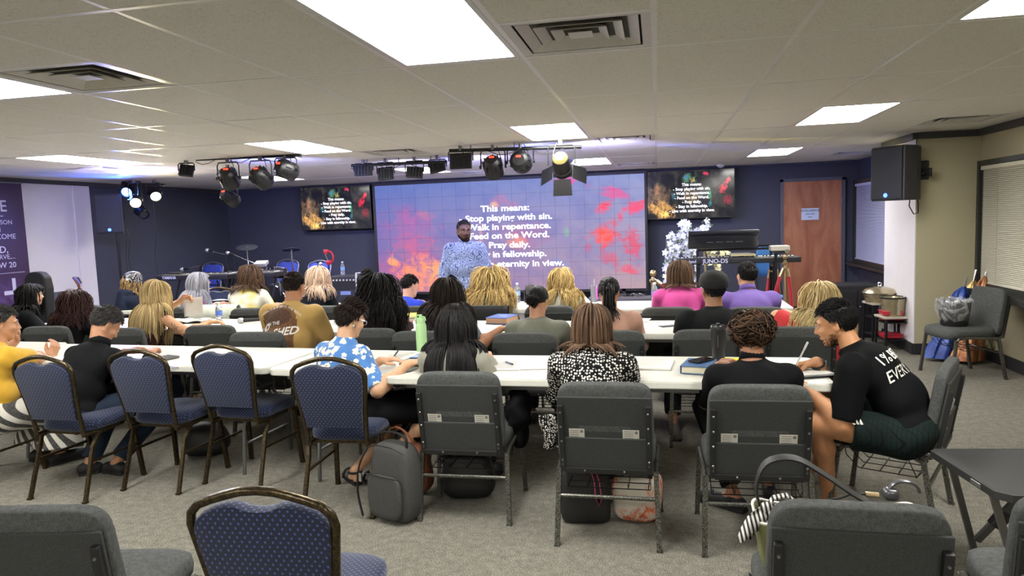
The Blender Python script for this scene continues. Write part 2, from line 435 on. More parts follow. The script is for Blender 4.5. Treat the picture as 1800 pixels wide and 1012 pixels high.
# ---------------- windows with blinds ----------------
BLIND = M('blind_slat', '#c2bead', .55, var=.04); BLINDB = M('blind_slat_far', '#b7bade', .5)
GLASS = M('window_glass', '#1a1f2a', .05, spec=.6); BRONZE = M('bronze_frame', '#343433', .4, .4)
def window(name, X, y0, y1, z0, z1, mats, n_sl, tape=()):
    w_ = MB(); w_.box((X-.004, (y0+y1)/2, (z0+z1)/2), (.012, y1-y0, z1-z0)); w_ = struct(w_.build(name, GLASS))
    m = MB(); f = .05
    m.box((X-.05, (y0+y1)/2, z1+f/2), (.12, y1-y0+2*f, f)); m.box((X-.05, (y0+y1)/2, z0-f/2), (.12, y1-y0+2*f, f))
    for y in (y0-f/2, y1+f/2): m.box((X-.05, y, (z0+z1)/2), (.12, f, z1-z0))
    m.build('window_frame', BRONZE, w_)
    m = MB(); m.bbox((X-.10, (y0+y1)/2, z0-.07), (.22, y1-y0+.14, .04), .006); m.build('window_sill', BRONZE, w_)
    m = MB(); m.bbox((X-.075, (y0+y1)/2, z1-.025), (.05, y1-y0-.02, .04), .004); m.build('head_rail', mats, w_)
    sl = MB(); sl.box((0, 0, 0), (.0225, y1-y0-.04, .0012), (0, R(-46), 0)); base = sl.build('slat', mats, w_)
    dz = (z1-z0-.06)/n_sl
    for k in range(n_sl):
        o = base if k == 0 else base.copy()
        if k: COL.objects.link(o)
        o.location = (X-.075, (y0+y1)/2, z0+.02+dz*(k+.5))
    m = MB(); m.bbox((X-.075, (y0+y1)/2, z0+.014), (.03, y1-y0-.03, .018), .003); m.build('bottom_rail', mats, w_)
    m = MB()
    for y in tape: m.tube([(X-.09, y, z0+.02), (X-.09, y, z1-.03)], .0012, 4)
    m.build('ladder_cord', mats, w_)
    return w_
window('window_1', XR, 4.9, 8.23, .80, 2.0, BLIND, 62, (5.6, 6.4, 7.2, 7.85))
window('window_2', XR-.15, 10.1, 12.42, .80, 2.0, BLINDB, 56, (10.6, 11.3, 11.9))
m = MB(); m.bbox((XR-.11, 6.2, .705), (.2, 4.4, .035), .005); struct(m.build('trim_6', BRONZE))
# ---------------- chairs and tables ----------------
t = NT('grey_upholstery'); n1 = t.noise(420, 3, .75); n2 = t.noise(60, 3)
t.col(t.ramp(t.math('ADD', t.math('MULTIPLY', n1.outputs[0], .7), t.math('MULTIPLY', n2.outputs[0], .3)), [(.36, srgb('#333434')), (.64, srgb('#5c5e5d'))]))
t.b.inputs['Roughness'].default_value = .9; t.b.inputs['Specular IOR Level'].default_value = .15; t.bump(n1.outputs[0], .4, .003); GREYF = t.m
t = NT('grey_back_cloth'); n1 = t.noise(300, 3, .75)
t.col(t.ramp(n1.outputs[0], [(.36, srgb('#222423')), (.64, srgb('#3b3d3c'))])); t.b.inputs['Roughness'].default_value = .85; t.bump(n1.outputs[0], .3, .002); GREYB = t.m
t = NT('blue_dotted_upholstery')
sx_ = t.node('ShaderNodeSeparateXYZ', {0: t.tc.outputs['Object']}); yz = t.math('ADD', sx_.outputs[1], sx_.outputs[2]); cv_ = t.node('ShaderNodeCombineXYZ', {0: t.math('ADD', sx_.outputs[0], yz), 1: t.math('SUBTRACT', sx_.outputs[0], yz)})
vo = t.node('ShaderNodeTexVoronoi', {'Vector': cv_.outputs[0], 'Scale': 44, 'Randomness': .0}, voronoi_dimensions='2D'); n1 = t.noise(350, 3, .7)
bc = t.ramp(n1.outputs[0], [(.35, srgb('#090f26')), (.65, srgb('#101a3a'))])
t.col(t.mix(t.ramp(vo.outputs['Distance'], [(.15, (1, 1, 1)), (.24, (0, 0, 0))]), bc, srgb('#3f5288')))
t.b.inputs['Roughness'].default_value = .85; t.b.inputs['Sheen Weight'].default_value = .2; t.bump(n1.outputs[0], .3, .002); BLUEF = t.m
t = NT('hammered_steel'); n1 = t.noise(170, 3, .6)
t.col(t.ramp(n1.outputs[0], [(.4, srgb('#33332f')), (.62, srgb('#7b7a72'))])); t.b.inputs['Metallic'].default_value = .7; t.b.inputs['Roughness'].default_value = .38; t.bump(n1.outputs[0], .3, .002); HAMMER = t.m
t = NT('bronze_vein'); n1 = t.noise(90, 4, .7)
t.col(t.ramp(n1.outputs[0], [(.4, srgb('#2f2a22')), (.62, srgb('#57492f'))])); t.b.inputs['Metallic'].default_value = .75; t.b.inputs['Roughness'].default_value = .3; BRONZEV = t.m
BLACKP = M('black_plastic', '#19191a', .5); STEEL = MATS['steel']; CARD = M('card_paper', '#b9b6ab', .8, var=.05, scale=90)
WIRE = M('black_wire', '#202020', .4, .5)

def cushion(w0, w1, d0, h, r, fn, nu=14, nv=14, e=5):
    """rounded pad in local XY (w0 near edge, w1 far edge), thickness h; fn maps (u,v,s) to a point"""
    pass
def arc(p0, p1, p2, n=8):
    p0, p1, p2 = Vector(p0), Vector(p1), Vector(p2)
    return [p0*(1-t)**2 + p1*2*t*(1-t) + p2*t*t for t in [k/n for k in range(n+1)]]

def make_grey_chair(label, group='grey upholstered chairs', cards=True):
    t = thing('stacking_chair', label, 'chair', (0, 0, 0), 0, group)
    # seat: soft pad with a waterfall front
    m = MB(); vs = []; nu, nv = 16, 12
    m.rbox((0, .02, .425), (.47, .47, .095), e=5.5, nu=28, nv=10)
    for k, v in enumerate(m.v):
        x, y, z = v
        if y > .12: z -= (y-.12)**2*.9
        z += .012*(1-(x/.235)**2)*(1 if z > .43 else 0)
        m.v[k] = (x, y, z)
    m.build('seat', GREYF, t, True, 0)
    tilt = -.17
    rot = Matrix.Rotation(-tilt, 3, 'X')     # top leans to -Y
    O = Vector((0, -.235, .40)); 
    def bk(x, y, z): return O + rot @ Vector((x, y, z))
    m = MB(); m.rbox((0, 0, 0), (.475, .062, .44), e=7, nu=32, nv=18)
    for k, v in enumerate(m.v):
        x, y, z = v; z += .21; y += .035 - .02*(1-(x/.24)**2)*math.sin(min(1, z/.42)*PI)
        m.v[k] = tuple(bk(x*(1-.04*(z/.42)), y, z))
    m.build('backrest', GREYF, t, True, 0)
    m = MB(); m.bbox(bk(0, -.004, .185), (.45, .012, .375), .005, rot); m.build('back_panel', GREYB, t)
    m = MB(); m.bbox(bk(0, -.016, .085), (.40, .012, .16), .004, rot); m.build('book_pocket', GREYB, t)
    for sx in (-1, 1):
        m = MB(); m.bbox(bk(sx*.208, -.018, .16), (.026, .026, .35), .004, rot); o = m.build('side_bar', BLACKP, t)
        for z in (.30, .225, .15, .05): m = MB(); m.lathe([(.0, 0), (.006, 0), (.004, .004), (0, .005)], c=bk(sx*.208, -.031, z), n=8, m=rot @ Matrix.Rotation(R(90), 3, 'X'), cap=False); m.build('bolt', STEEL, o)
    m = MB(); m.bbox(bk(0, -.02, -.005), (.40, .03, .03), .004, rot); o = m.build('bottom_rail', BLACKP, t)
    for sx in (-.1, .09): m = MB(); m.lathe([(.0, 0), (.006, 0), (.004, .004), (0, .005)], c=bk(sx, -.036, -.002), n=8, m=rot @ Matrix.Rotation(R(90), 3, 'X'), cap=False); m.build('bolt', STEEL, o)
    if cards:
        for x, wd in ((-.135, .075), (.125, .078)):
            m = MB(); m.box(bk(x, -.011, .178), (wd, .002, .06), rot); o = m.build('pocket_card', CARD, t)
            m = MB()
            for k in range(4): m.box(bk(x-.01, -.0125, .2-.011*k), (wd*.55, .0006, .0025), rot)
            m.lathe([(0, 0), (.008, 0), (.008, .001), (0, .001)], c=bk(x+wd*.33, -.0125, .196), n=10, m=rot @ Matrix.Rotation(R(90), 3, 'X'), cap=False)
            m.build('print', M('print_grey', '#6d6a66', .8), o)
    # legs: an arch on each side
    for sx in (-1, 1):
        x = sx*.238
        m = MB(); m.bar((x, .19, .375), (x+sx*.012, .235, 0), .024); m.bbox((x+sx*.012, .236, .004), (.03, .03, .01), .002); m.build('leg', HAMMER, t)
        m = MB(); m.bar((x, -.20, .375), (x+sx*.012, -.265, 0), .024); m.bbox((x+sx*.012, -.266, .004), (.03, .03, .01), .002); m.build('leg', HAMMER, t)
        m = MB(); m.tube([(x, .185, .36), (x, .17, .385), (x, .1, .395), (x, -.15, .385), (x, -.205, .36)], .0125, 6)
        m.build('side_rail', HAMMER, t)
        m = MB(); m.tube([(x-sx*.02, -.12, .385), (x-sx*.02, -.23, .385), (x-sx*.03, -.262, .42), tuple(bk(sx*.205, -.01, .12))], .011, 6); m.build('back_support', HAMMER, t)
    m = MB(); m.tube([(-.243, -.225, .245), (.243, -.225, .245)], .010, 8); m.build('cross_tube', HAMMER, t, True)
    m = MB()
    for k in range(4): y = -.17+.085*k; m.tube([(-.21, y, .27), (.21, y, .27)], .003, 4)
    for k in range(5): x = -.2+.1*k; m.tube([(x, -.19, .30), (x, -.17, .27), (x, .1, .27), (x, .16, .33), (x, .17, .38)], .003, 4)
    for sx in (-.21, .21): m.tube([(sx, -.17, .27), (sx, -.12, .38)], .003, 4)
    m.build('book_rack', WIRE, t)
    return t
def make_blue_chair(label, group='blue banquet chairs', frame=None):
    frame = frame or BRONZEV
    t = thing('banquet_chair', label, 'chair', (0, 0, 0), 0, group)
    m = MB(); m.rbox((0, .03, .445), (.42, .43, .085), e=4.5, nu=28, nv=10)
    for k, v in enumerate(m.v):
        x, y, z = v; z -= max(0, y-.14)**2*1.2; z += .012*(1-(x/.21)**2) if z > .45 else 0
        x *= 1 - .08*max(0, -(y-.03)/.21); m.v[k] = (x, y, z)
    m.build('seat', BLUEF, t, True, 0)
    tilt = .20; rot = Matrix.Rotation(tilt, 3, 'X'); O = Vector((0, -.20, .42))
    def bk(x, z, y=0): return O + rot @ Vector((x, y, z))
    # outline of the back, bottom to shoulder to crown (half)
    H = [(.175, .0), (.178, .08), (.188, .2), (.205, .33), (.213, .39), (.205, .425), (.18, .452), (.14, .468), (.09, .484), (.05, .494), (0, .498)]
    out = H + [(-x, z) for x, z in H[-2::-1]]
    m = MB(); m.tube([bk(x, z) for x, z in out], .0135, 8, flat=1.0); m.build('back_frame', frame, t, True, 50)
    # pad with a dip for the hand hole at the top
    P = [(.165, .085), (.172, .16), (.186, .26), (.197, .33), (.199, .385), (.19, .41), (.165, .432), (.13, .448), (.095, .458), (.062, .458), (.04, .447), (0, .442)]
    pad = P + [(-x, z) for x, z in P[-2::-1]]
    m = MB(); n = len(pad); cz = .27; rings = []
    for s_, y in ((.9, -.022), (.985, -.018), (1.0, -.006), (1.0, .008), (.97, .022), (.8, .03)):
        rings.append([bk(x*s_, cz+(z-cz)*s_, y) for x, z in pad])
    vs = [p for r_ in rings for p in r_]; fs = []
    for i in range(len(rings)-1):
        for k in range(n): fs.append((i*n+k, i*n+(k+1) % n, (i+1)*n+(k+1) % n, (i+1)*n+k))
    fs.append(tuple(range(n))); fs.append(tuple((len(rings)-1)*n+k for k in range(n))[::-1])
    m.add(vs, fs); m.build('backrest', BLUEF, t, True, 60)
    for sx in (-1, 1):
        m = MB(); m.bar((sx*.185, .185, .405), (sx*.205, .225, 0), .024); m.bbox((sx*.205, .226, .005), (.028, .028, .012), .002); m.build('leg', frame, t)
        pts = [(sx*.172, .12, .40), (sx*.185, .0, .40), (sx*.192, -.09, .395), (sx*.208, -.14, .37), (sx*.197, -.165, .32), (sx*.205, -.265, 0)]
        m = MB(); m.tube(pts, .0145, 4); m.bbox((sx*.205, -.265, .006), (.028, .028, .014), .002); m.build('leg', frame, t)
        m = MB(); m.bar((sx*.205, .20, .23), (sx*.198, -.19, .235), .014); m.build('stretcher', frame, t)
        m = MB(); m.tube([bk(sx*.175, .02), (sx*.175, -.205, .40), (sx*.178, -.1, .398)], .0135, 6); m.build('frame_joint', frame, t)
    for y in (-.13, .17): m = MB(); m.bar((-.19, y, .395), (.19, y, .395), .018); m.build('seat_frame', frame, t)
    return t
gc = make_grey_chair(''); bc = make_blue_chair('')
_first = {'g': True, 'b': True}
def place(kind, x, y, deg, label, z=0, group=None, rot=None):
    src = gc if kind == 'g' else bc
    rz = rot or R(deg)
    if _first[kind]:
        _first[kind] = False; src.location = (x, y, z); src.rotation_euler = (0, 0, rz); src['label'] = label; return src
    return dup(src, (x, y, z), rz, label, group)
# blue chairs of the near row
place('b', -3.63, 3.88, -2, 'blue banquet chair behind the bench-striped trousers, leftmost of the near row')
place('b', -3.13, 4.08, -3, 'blue banquet chair second from the left, beside the man in the black jacket')
place('b', -2.66, 4.24, -4, 'empty blue banquet chair third from the left at the white table')
place('b', -1.79, 3.86, 2, 'blue banquet chair just behind the woman in the blue floral top')
place('b', -1.11, 2.02, 4, 'blue banquet chair in the front foreground, cut by the bottom edge')
place('b', -4.45, 3.92, 0, 'blue banquet chair at the left edge under the person in yellow')
# grey chairs of the near row
place('g', -1.05, 3.87, 0, 'grey chair of the woman with long straight black hair, beside the grey backpack')
place('g', -.26, 3.66, -1, 'grey chair of the woman in the polka dot top, two handbags beneath')
place('g', .44, 3.64, 1, 'grey chair of the woman with piled curly hair, black sneaker beneath')
place('g', 1.19, 4.05, 63, 'grey chair turned sideways under the man in black shorts')
place('g', 2.80, 7.42, 102, 'empty grey chair by the window with the lined bin on it')
# foreground
place('g', -1.86, 1.98, 9, 'grey chair in the bottom left corner, only its tilted back and seat shown')
place('g', .52, 2.27, -1, 'grey chair in the bottom right foreground, a bag with striped ribbon on its seat')
place('g', 1.20, 2.35, -8, 'grey chair cut by the bottom right corner beside the black folding table')
# second row
G2 = [(-5.35, 5.62, 4, 'grey chair at the left under the dark curly haired woman, second row'), (-4.5, 5.5, 3, 'grey chair of the long blonde haired woman, second row'),
      (-3.72, 5.62, 3, 'empty grey chair beside the microphone, second row'), (-3.06, 5.25, 2, 'grey chair of the man in the tan shirt, second row'),
      (-2.2, 5.4, 1, 'grey chair of the woman in the dark brown top, second row'), (-1.72, 5.25, 1, 'grey chair of the woman in the dark grey tee, behind the green bottle'),
      (-.93, 5.16, 0, 'grey chair of the person in the olive grey tee, second row'), (-.32, 5.24, -1, 'grey chair of the person in the peach top, second row'),
      (.32, 5.26, 0, 'grey chair of the man in the black cap, second row'), (.95, 5.36, -3, 'grey chair of the person in the red top, second row'), (-6.2, 5.9, 6, 'grey chair of the dark haired woman with glasses at the left')]
for x, y, a, l in G2: place('g', x, y, a, l)
G3 = [(-6.45, 7.25, 6, 'grey chair behind the person in the patterned headscarf, third row'), (-4.55, 6.95, 3, 'grey chair covered by a pale cloth, third row'),
      (-3.3, 6.9, 2, 'grey chair of the pink-blonde haired woman, third row'), (-2.75, 6.85, 2, 'black-backed chair left of the man in the blue shirt, third row'), (-1.62, 6.75, 1, 'grey chair of the curly blonde woman left of the olive tee, third row'),
      (-.98, 6.7, 0, 'grey chair of the wavy blonde woman left of the peach top, third row'), (.08, 6.5, 0, 'grey chair of the woman in the pink top, third row'), (.80, 6.45, -2, 'grey chair of the man in the purple polo, third row'),
      (-2.2, 6.8, 0, 'grey chair of the man in the bright blue shirt, third row'), (-4.05, 6.8, 2, 'grey chair of the woman in the tie-dye shirt, third row'), (-5.2, 7.0, 4, 'grey chair of the silver haired woman, third row')]
for x, y, a, l in G3: place('g', x, y, a, l)
# folding tables
TTOP = M('white_table_plastic', '#d3d2c8', .38, var=.03, scale=40, bump=.06, bscale=400); TLEG = M('grey_table_leg', '#6e6e6c', .4, .7)
def make_table(L, W, label, top=None, h=.74):
    t = thing('folding_table', label, 'table', (0, 0, 0), 0, 'white folding tables')
    bm = bmesh.new(); bmesh.ops.create_cube(bm, size=1)
    for v in bm.verts: v.co = Vector((v.co.x*L, v.co.y*W, v.co.z*.042+h-.021))
    ve = [e for e in bm.edges if abs(e.verts[0].co.z-e.verts[1].co.z) > .01]
    bmesh.ops.bevel(bm, geom=ve, offset=.05, segments=5, profile=.5, affect='EDGES')
    he = [e for e in bm.edges if e.calc_face_angle(0) > .8 and abs(e.verts[0].co.z-e.verts[1].co.z) < .001]
    bmesh.ops.bevel(bm, geom=he, offset=.006, segments=2, affect='EDGES')
    me = bpy.data.meshes.new('tabletop'); bm.to_mesh(me); bm.free(); me.materials.append(top or TTOP)
    me.polygons.foreach_set('use_smooth', [True]*len(me.polygons)); me.set_sharp_from_angle(angle=R(30))
    o = bpy.data.objects.new('tabletop', me); COL.objects.link(o); o.parent = t
    m = MB()
    for sy in (-1, 1): m.bar((-L/2+.12, sy*(W/2-.05), h-.055), (L/2-.12, sy*(W/2-.05), h-.055), .025)
    m.build('apron_bar', TLEG, t)
    for sx in (-1, 1):
        x = sx*(L/2-.28)
        for sy in (-1, 1):
            m = MB(); m.tube([(x, sy*.10, h-.05), (x, sy*.10, h-.25), (x, sy*.24, h-.42), (x, sy*.27, .02), (x, sy*.27, 0)], .0125, 8); m.build('leg', TLEG, t, True)
        m = MB(); m.tube([(x, -.25, .2), (x, .25, .2)], .010, 8); m.tube([(x, -.12, h-.2), (x, .12, h-.2)], .010, 8); m.build('leg_brace', TLEG, t, True)
        m = MB(); m.tube([(x, 0, h-.2), (x-sx*.3, 0, h-.06)], .008, 6); m.build('folding_strut', TLEG, t, True)
    return t
TABS = {}
def table(L, x, y, deg, label, W=.70):
    k = L
    if k not in TABS: t = make_table(L, W, label); TABS[k] = t
    else: t = dup(TABS[k], (0, 0, 0), 0, label)
    t.location = (x, y, 0); t.rotation_euler = (0, 0, R(deg)); return t
table(2.44, -.34, 4.17, -1.5, 'white folding table in front of the black-haired, polka dot and curly-haired women')
table(.99, -1.905, 4.36, -5, 'short white folding table with rounded corner by the floral woman')
table(2.44, -3.63, 4.53, -5, 'long white folding table behind the empty blue chairs')
table(1.83, -5.75, 4.78, -5, 'white folding table at the left edge by the person in yellow')
table(2.44, -.06, 5.72, -1, 'white folding table under the capped man and the olive tee, second row')
table(2.44, -2.52, 5.86, -4, 'white folding table of the tan shirt man, second row')
table(2.44, -4.96, 6.12, -6, 'white folding table of the long blonde woman with the microphone on it')
table(2.44, -.02, 7.15, 0, 'white folding table of the pink top woman, third row')
table(2.44, -2.5, 7.28, -2, 'white folding table of the bright blue shirt man, third row')
table(2.44, -4.96, 7.44, -3, 'white folding table of the tie-dye and silver haired women, third row')
# black folding side table, bottom right
BT = thing('tray_table', 'low black folding table at the right edge with braced grey legs', 'table', (1.27, 3.02, 0), R(0))
m = MB(); hh = .50
tp = [(.0, .0), (-.06, .49), (-.03, .52), (.62, .58), (.75, .0), (.72, -.04), (.05, -.04)]
m.add([(x, y, hh) for x, y in tp] + [(x, y, hh-.03) for x, y in tp] + [(.35+(x-.35)*.96, .27+(y-.27)*.96, hh-.002) for x, y in tp], [tuple(range(7, 14))[::-1]] + [(k, k+7, (k+1) % 7+7, (k+1) % 7) for k in range(7)] + [(k, (k+1) % 7, (k+1) % 7+14, k+14) for k in range(7)] + [tuple(range(14, 21))])
m.build('tabletop', M('charcoal_plastic', '#353535', .45, var=.05, scale=300, bump=.15, bscale=500), BT)
for a, b in (((-.0, .42, hh-.03), (.16, .56, 0)), ((.62, .5, hh-.03), (.62, .50, 0)), ((.02, .06, hh-.03), (.12, -.05, 0)), ((.6, .06, hh-.03), (.62, -.02, 0))):
    m = MB(); m.bar(a, b, .026, .02); m.build('leg', TLEG, BT)
m = MB(); m.bar((.30, .3, hh-.04), (.145, .50, .08), .03, .02); m.bar((.4, .28, hh-.04), (.62, .5, .1), .03, .02); m.build('brace', TLEG, BT)
m = MB(); m.bbox((.205, .42, .22), (.05, .05, .09), .006, (0, .6, 0)); m.build('lock_bracket', BLACKP, BT)
m = MB(); m.bbox((-.018, .12, hh-.014), (.004, .07, .018), .001, (0, 0, .12)); m.build('edge_label', M('silver_label', '#8f8f8f', .3, .6), BT)
# ---------------- figures: one continuous skin surface grown from a distance field ----------------
class Field:
    def __init__(s, lo, hi, h):
        s.h = h; s.lo = np.array(lo, float); s.n = np.ceil((np.array(hi)-s.lo)/h).astype(int)+1
        s.S = np.zeros(s.n, np.float32); s.neg = []
        s.ax = [s.lo[i]+np.arange(s.n[i])*h for i in range(3)]
    def _sub(s, lo, hi, pad):
        a = np.maximum(0, np.floor((np.array(lo)-pad-s.lo)/s.h).astype(int)); b = np.minimum(s.n, np.ceil((np.array(hi)+pad-s.lo)/s.h).astype(int)+1)
        if np.any(b <= a): return None
        sl = tuple(slice(a[i], b[i]) for i in range(3))
        return sl, np.meshgrid(*[s.ax[i][sl[i]] for i in range(3)], indexing='ij', sparse=True)
    def _acc(s, sl, d, k): s.S[sl] += np.exp(np.clip(-d/k, -40, 30)).astype(np.float32)
    def cap(s, a, b, ra, rb=None, k=.008, cut=None):
        """tapered capsule; cut=(point, normal) trims it flat"""
        rb = ra if rb is None else rb; a = np.array(a, float); b = np.array(b, float); R_ = max(ra, rb)
        q = s._sub(np.minimum(a, b)-R_, np.maximum(a, b)+R_, 6*k)
        if q is None: return
        sl, (X, Y, Z) = q; ab = b-a; L = max(ab@ab, 1e-9)
        t = np.clip(((X-a[0])*ab[0]+(Y-a[1])*ab[1]+(Z-a[2])*ab[2])/L, 0, 1)
        d = np.sqrt((X-a[0]-t*ab[0])**2+(Y-a[1]-t*ab[1])**2+(Z-a[2]-t*ab[2])**2) - (ra+(rb-ra)*t)
        if cut is not None:
            p, nn = cut; d = np.maximum(d, (X-p[0])*nn[0]+(Y-p[1])*nn[1]+(Z-p[2])*nn[2])
        s._acc(sl, d, k)
    def ell(s, c, r, Rm=None, k=.008, neg=False, cut=None):
        c = np.array(c, float); r = np.array(r, float); mr = r.max()
        q = s._sub(c-mr, c+mr, 6*k)
        if q is None: return
        sl, (X, Y, Z) = q; x, y, z = X-c[0], Y-c[1], Z-c[2]
        if Rm is not None:
            M_ = np.array(Rm).T; x, y, z = (M_[0, 0]*x+M_[0, 1]*y+M_[0, 2]*z, M_[1, 0]*x+M_[1, 1]*y+M_[1, 2]*z, M_[2, 0]*x+M_[2, 1]*y+M_[2, 2]*z)
        k0 = np.sqrt((x/r[0])**2+(y/r[1])**2+(z/r[2])**2); k1 = np.sqrt((x/r[0]**2)**2+(y/r[1]**2)**2+(z/r[2]**2)**2)+1e-9
        d = k0*(k0-1)/k1
        if cut is not None:
            p, nn = cut; d = np.maximum(d, (X-p[0])*nn[0]+(Y-p[1])*nn[1]+(Z-p[2])*nn[2])
        if neg: s.S[sl] *= (1-np.exp(-np.maximum(d, 0)/k)).astype(np.float32)
        else: s._acc(sl, d, k)
    def slab(s, p, nn):
        """carve away everything on the +nn side of the plane"""
        X, Y, Z = np.meshgrid(*s.ax, indexing='ij', sparse=True)
        d = (X-p[0])*nn[0]+(Y-p[1])*nn[1]+(Z-p[2])*nn[2]; s.S = np.where(d > 0, s.S*np.exp(-d/.003), s.S).astype(np.float32)
    def mesh(s, k=.008, disp=None):
        g = (-k*np.log(np.maximum(s.S, 1e-9))).astype(np.float32)
        if disp is not None:
            X, Y, Z = np.meshgrid(*s.ax, indexing='ij', sparse=True); near = np.abs(g) < .04
            g = np.where(near, g+disp(X, Y, Z), g)
        g[0], g[-1], g[:, 0], g[:, -1], g[:, :, 0], g[:, :, -1] = 1, 1, 1, 1, 1, 1
        ins = g < 0; n = np.array(g.shape)-1
        cor = np.zeros(n, np.uint8)
        for dx in (0, 1):
            for dy in (0, 1):
                for dz in (0, 1): cor += ins[dx:dx+n[0], dy:dy+n[1], dz:dz+n[2]]
        cells = np.argwhere((cor > 0) & (cor < 8)); idx = -np.ones(n, np.int32); idx[tuple(cells.T)] = np.arange(len(cells))
        P = np.zeros((len(cells), 3)); C = np.zeros(len(cells)); i, j, k_ = cells.T
        for ax in range(3):
            for u in (0, 1):
                for v in (0, 1):
                    o0 = [0, 0, 0]; oth = [a for a in range(3) if a != ax]; o0[oth[0]] = u; o0[oth[1]] = v; o1 = list(o0); o1[ax] = 1
                    g0 = g[i+o0[0], j+o0[1], k_+o0[2]]; g1 = g[i+o1[0], j+o1[1], k_+o1[2]]; m = (g0 < 0) != (g1 < 0)
                    t = np.where(m, g0/np.where(m, g0-g1, 1), 0); p = np.zeros((len(cells), 3)); p[:, oth[0]] = u; p[:, oth[1]] = v; p[:, ax] = t
                    P += p*m[:, None]; C += m
        P = s.lo + (cells + P/C[:, None])*s.h
        F = []
        for ax in range(3):
            a, b = [q for q in range(3) if q != ax]
            g0 = ins[tuple(slice(None, -1) if q == ax else slice(1, -1) for q in range(3))]
            g1 = ins[tuple(slice(1, None) if q == ax else slice(1, -1) for q in range(3))]
            e = np.argwhere(g0 != g1); fl = g0[tuple(e.T)]
            e = e.copy(); e[:, a] += 1; e[:, b] += 1
            def I(da, db):
                q = e.copy(); q[:, a] -= da; q[:, b] -= db; return idx[tuple(q.T)]
            quad = np.stack([I(1, 1), I(0, 1), I(0, 0), I(1, 0)], 1)
            if ax == 1: fl = ~fl
            quad[~fl] = quad[~fl][:, ::-1]; F.append(quad)
        return P, np.concatenate(F)

def v3(*a): return np.array(a, float)
def unit(v): v = np.asarray(v, float); return v/(np.linalg.norm(v)+1e-9)
def rotm(yaw=0, pitch=0, roll=0):
    """yaw left +, pitch up +, roll"""
    return np.array((Matrix.Rotation(R(yaw), 3, 'Z') @ Matrix.Rotation(R(pitch), 3, 'X') @ Matrix.Rotation(R(roll), 3, 'Y')))
def ik(a, b, la, lb, hint):
    a, b = np.array(a, float), np.array(b, float); d = np.linalg.norm(b-a); dd = min(d, (la+lb)*.995)
    if d > dd: b = a+(b-a)/d*dd; d = dd
    x = (la*la-lb*lb+d*d)/(2*d); y = math.sqrt(max(0, la*la-x*x)); u = (b-a)/d; h = np.array(hint, float); h = unit(h-u*(h@u))
    return a+u*x+h*y, b
SKINM = {}
def skin(name, c, lip=None):
    if name in SKINM: return SKINM[name]
    c = srgb(c); t = NT('skin_'+name); n1 = t.noise(28, 4, .6); n2 = t.noise(380, 2)
    t.col(t.ramp(n1.outputs[0], [(.3, [x*.86 for x in c]), (.7, [min(1, x*1.1) for x in c])]))
    t.b.inputs['Roughness'].default_value = .52; t.b.inputs['Subsurface Weight'].default_value = .08; t.b.inputs['Subsurface Radius'].default_value = (.02, .008, .004)
    t.bump(n2.outputs[0], .12, .001); SKINM[name] = t.m; return t.m
def head_prims(F, c, Rm, s=1.0, beard=False, k=.006):
    T = lambda x, y, z: c + Rm @ (v3(x, y, z)*s)
    F.ell(T(0, -.016, .032), v3(.076, .094, .086)*s, Rm, k=k)
    F.ell(T(0, .030, -.028), v3(.062, .062, .080)*s, Rm, k=k)
    F.cap(T(-.02, .062, -.092), T(.02, .062, -.092), .020*s, k=k)
    for sx in (-1, 1):
        F.cap(T(sx*.058, -.005, -.045), T(sx*.024, .055, -.088), .018*s, .018*s, k=k)
        F.ell(T(sx*.042, .062, -.024), v3(.022, .02, .02)*s, Rm, k=k)
        F.cap(T(sx*.014, .082, .024), T(sx*.048, .070, .022), .010*s, .009*s, k=.004)
        F.ell(T(sx*.078, -.014, -.008), v3(.009, .019, .031)*s, Rm @ rotm(sx*14, -8), k=.003)
        F.ell(T(sx*.086, -.010, -.004), v3(.006, .011, .018)*s, Rm @ rotm(sx*14, -8), k=.003, neg=True)
        F.ell(T(sx*.013, .098, -.030), v3(.009, .010, .008)*s, Rm, k=.003)
    for sx in (-1, 1): F.ell(T(sx*.031, .096, .006), v3(.018, .014, .011)*s, Rm, k=.004, neg=True)
    F.cap(T(0, .088, .014), T(0, .108, -.026), .007*s, .011*s, k=.003)
    F.cap(T(-.019, .084, -.053), T(.019, .084, -.053), .008*s, k=.003); F.cap(T(-.016, .083, -.063), T(.016, .083, -.063), .009*s, k=.003)
    F.ell(T(0, .098, -.058), v3(.02, .006, .0015)*s, Rm, k=.002, neg=True)
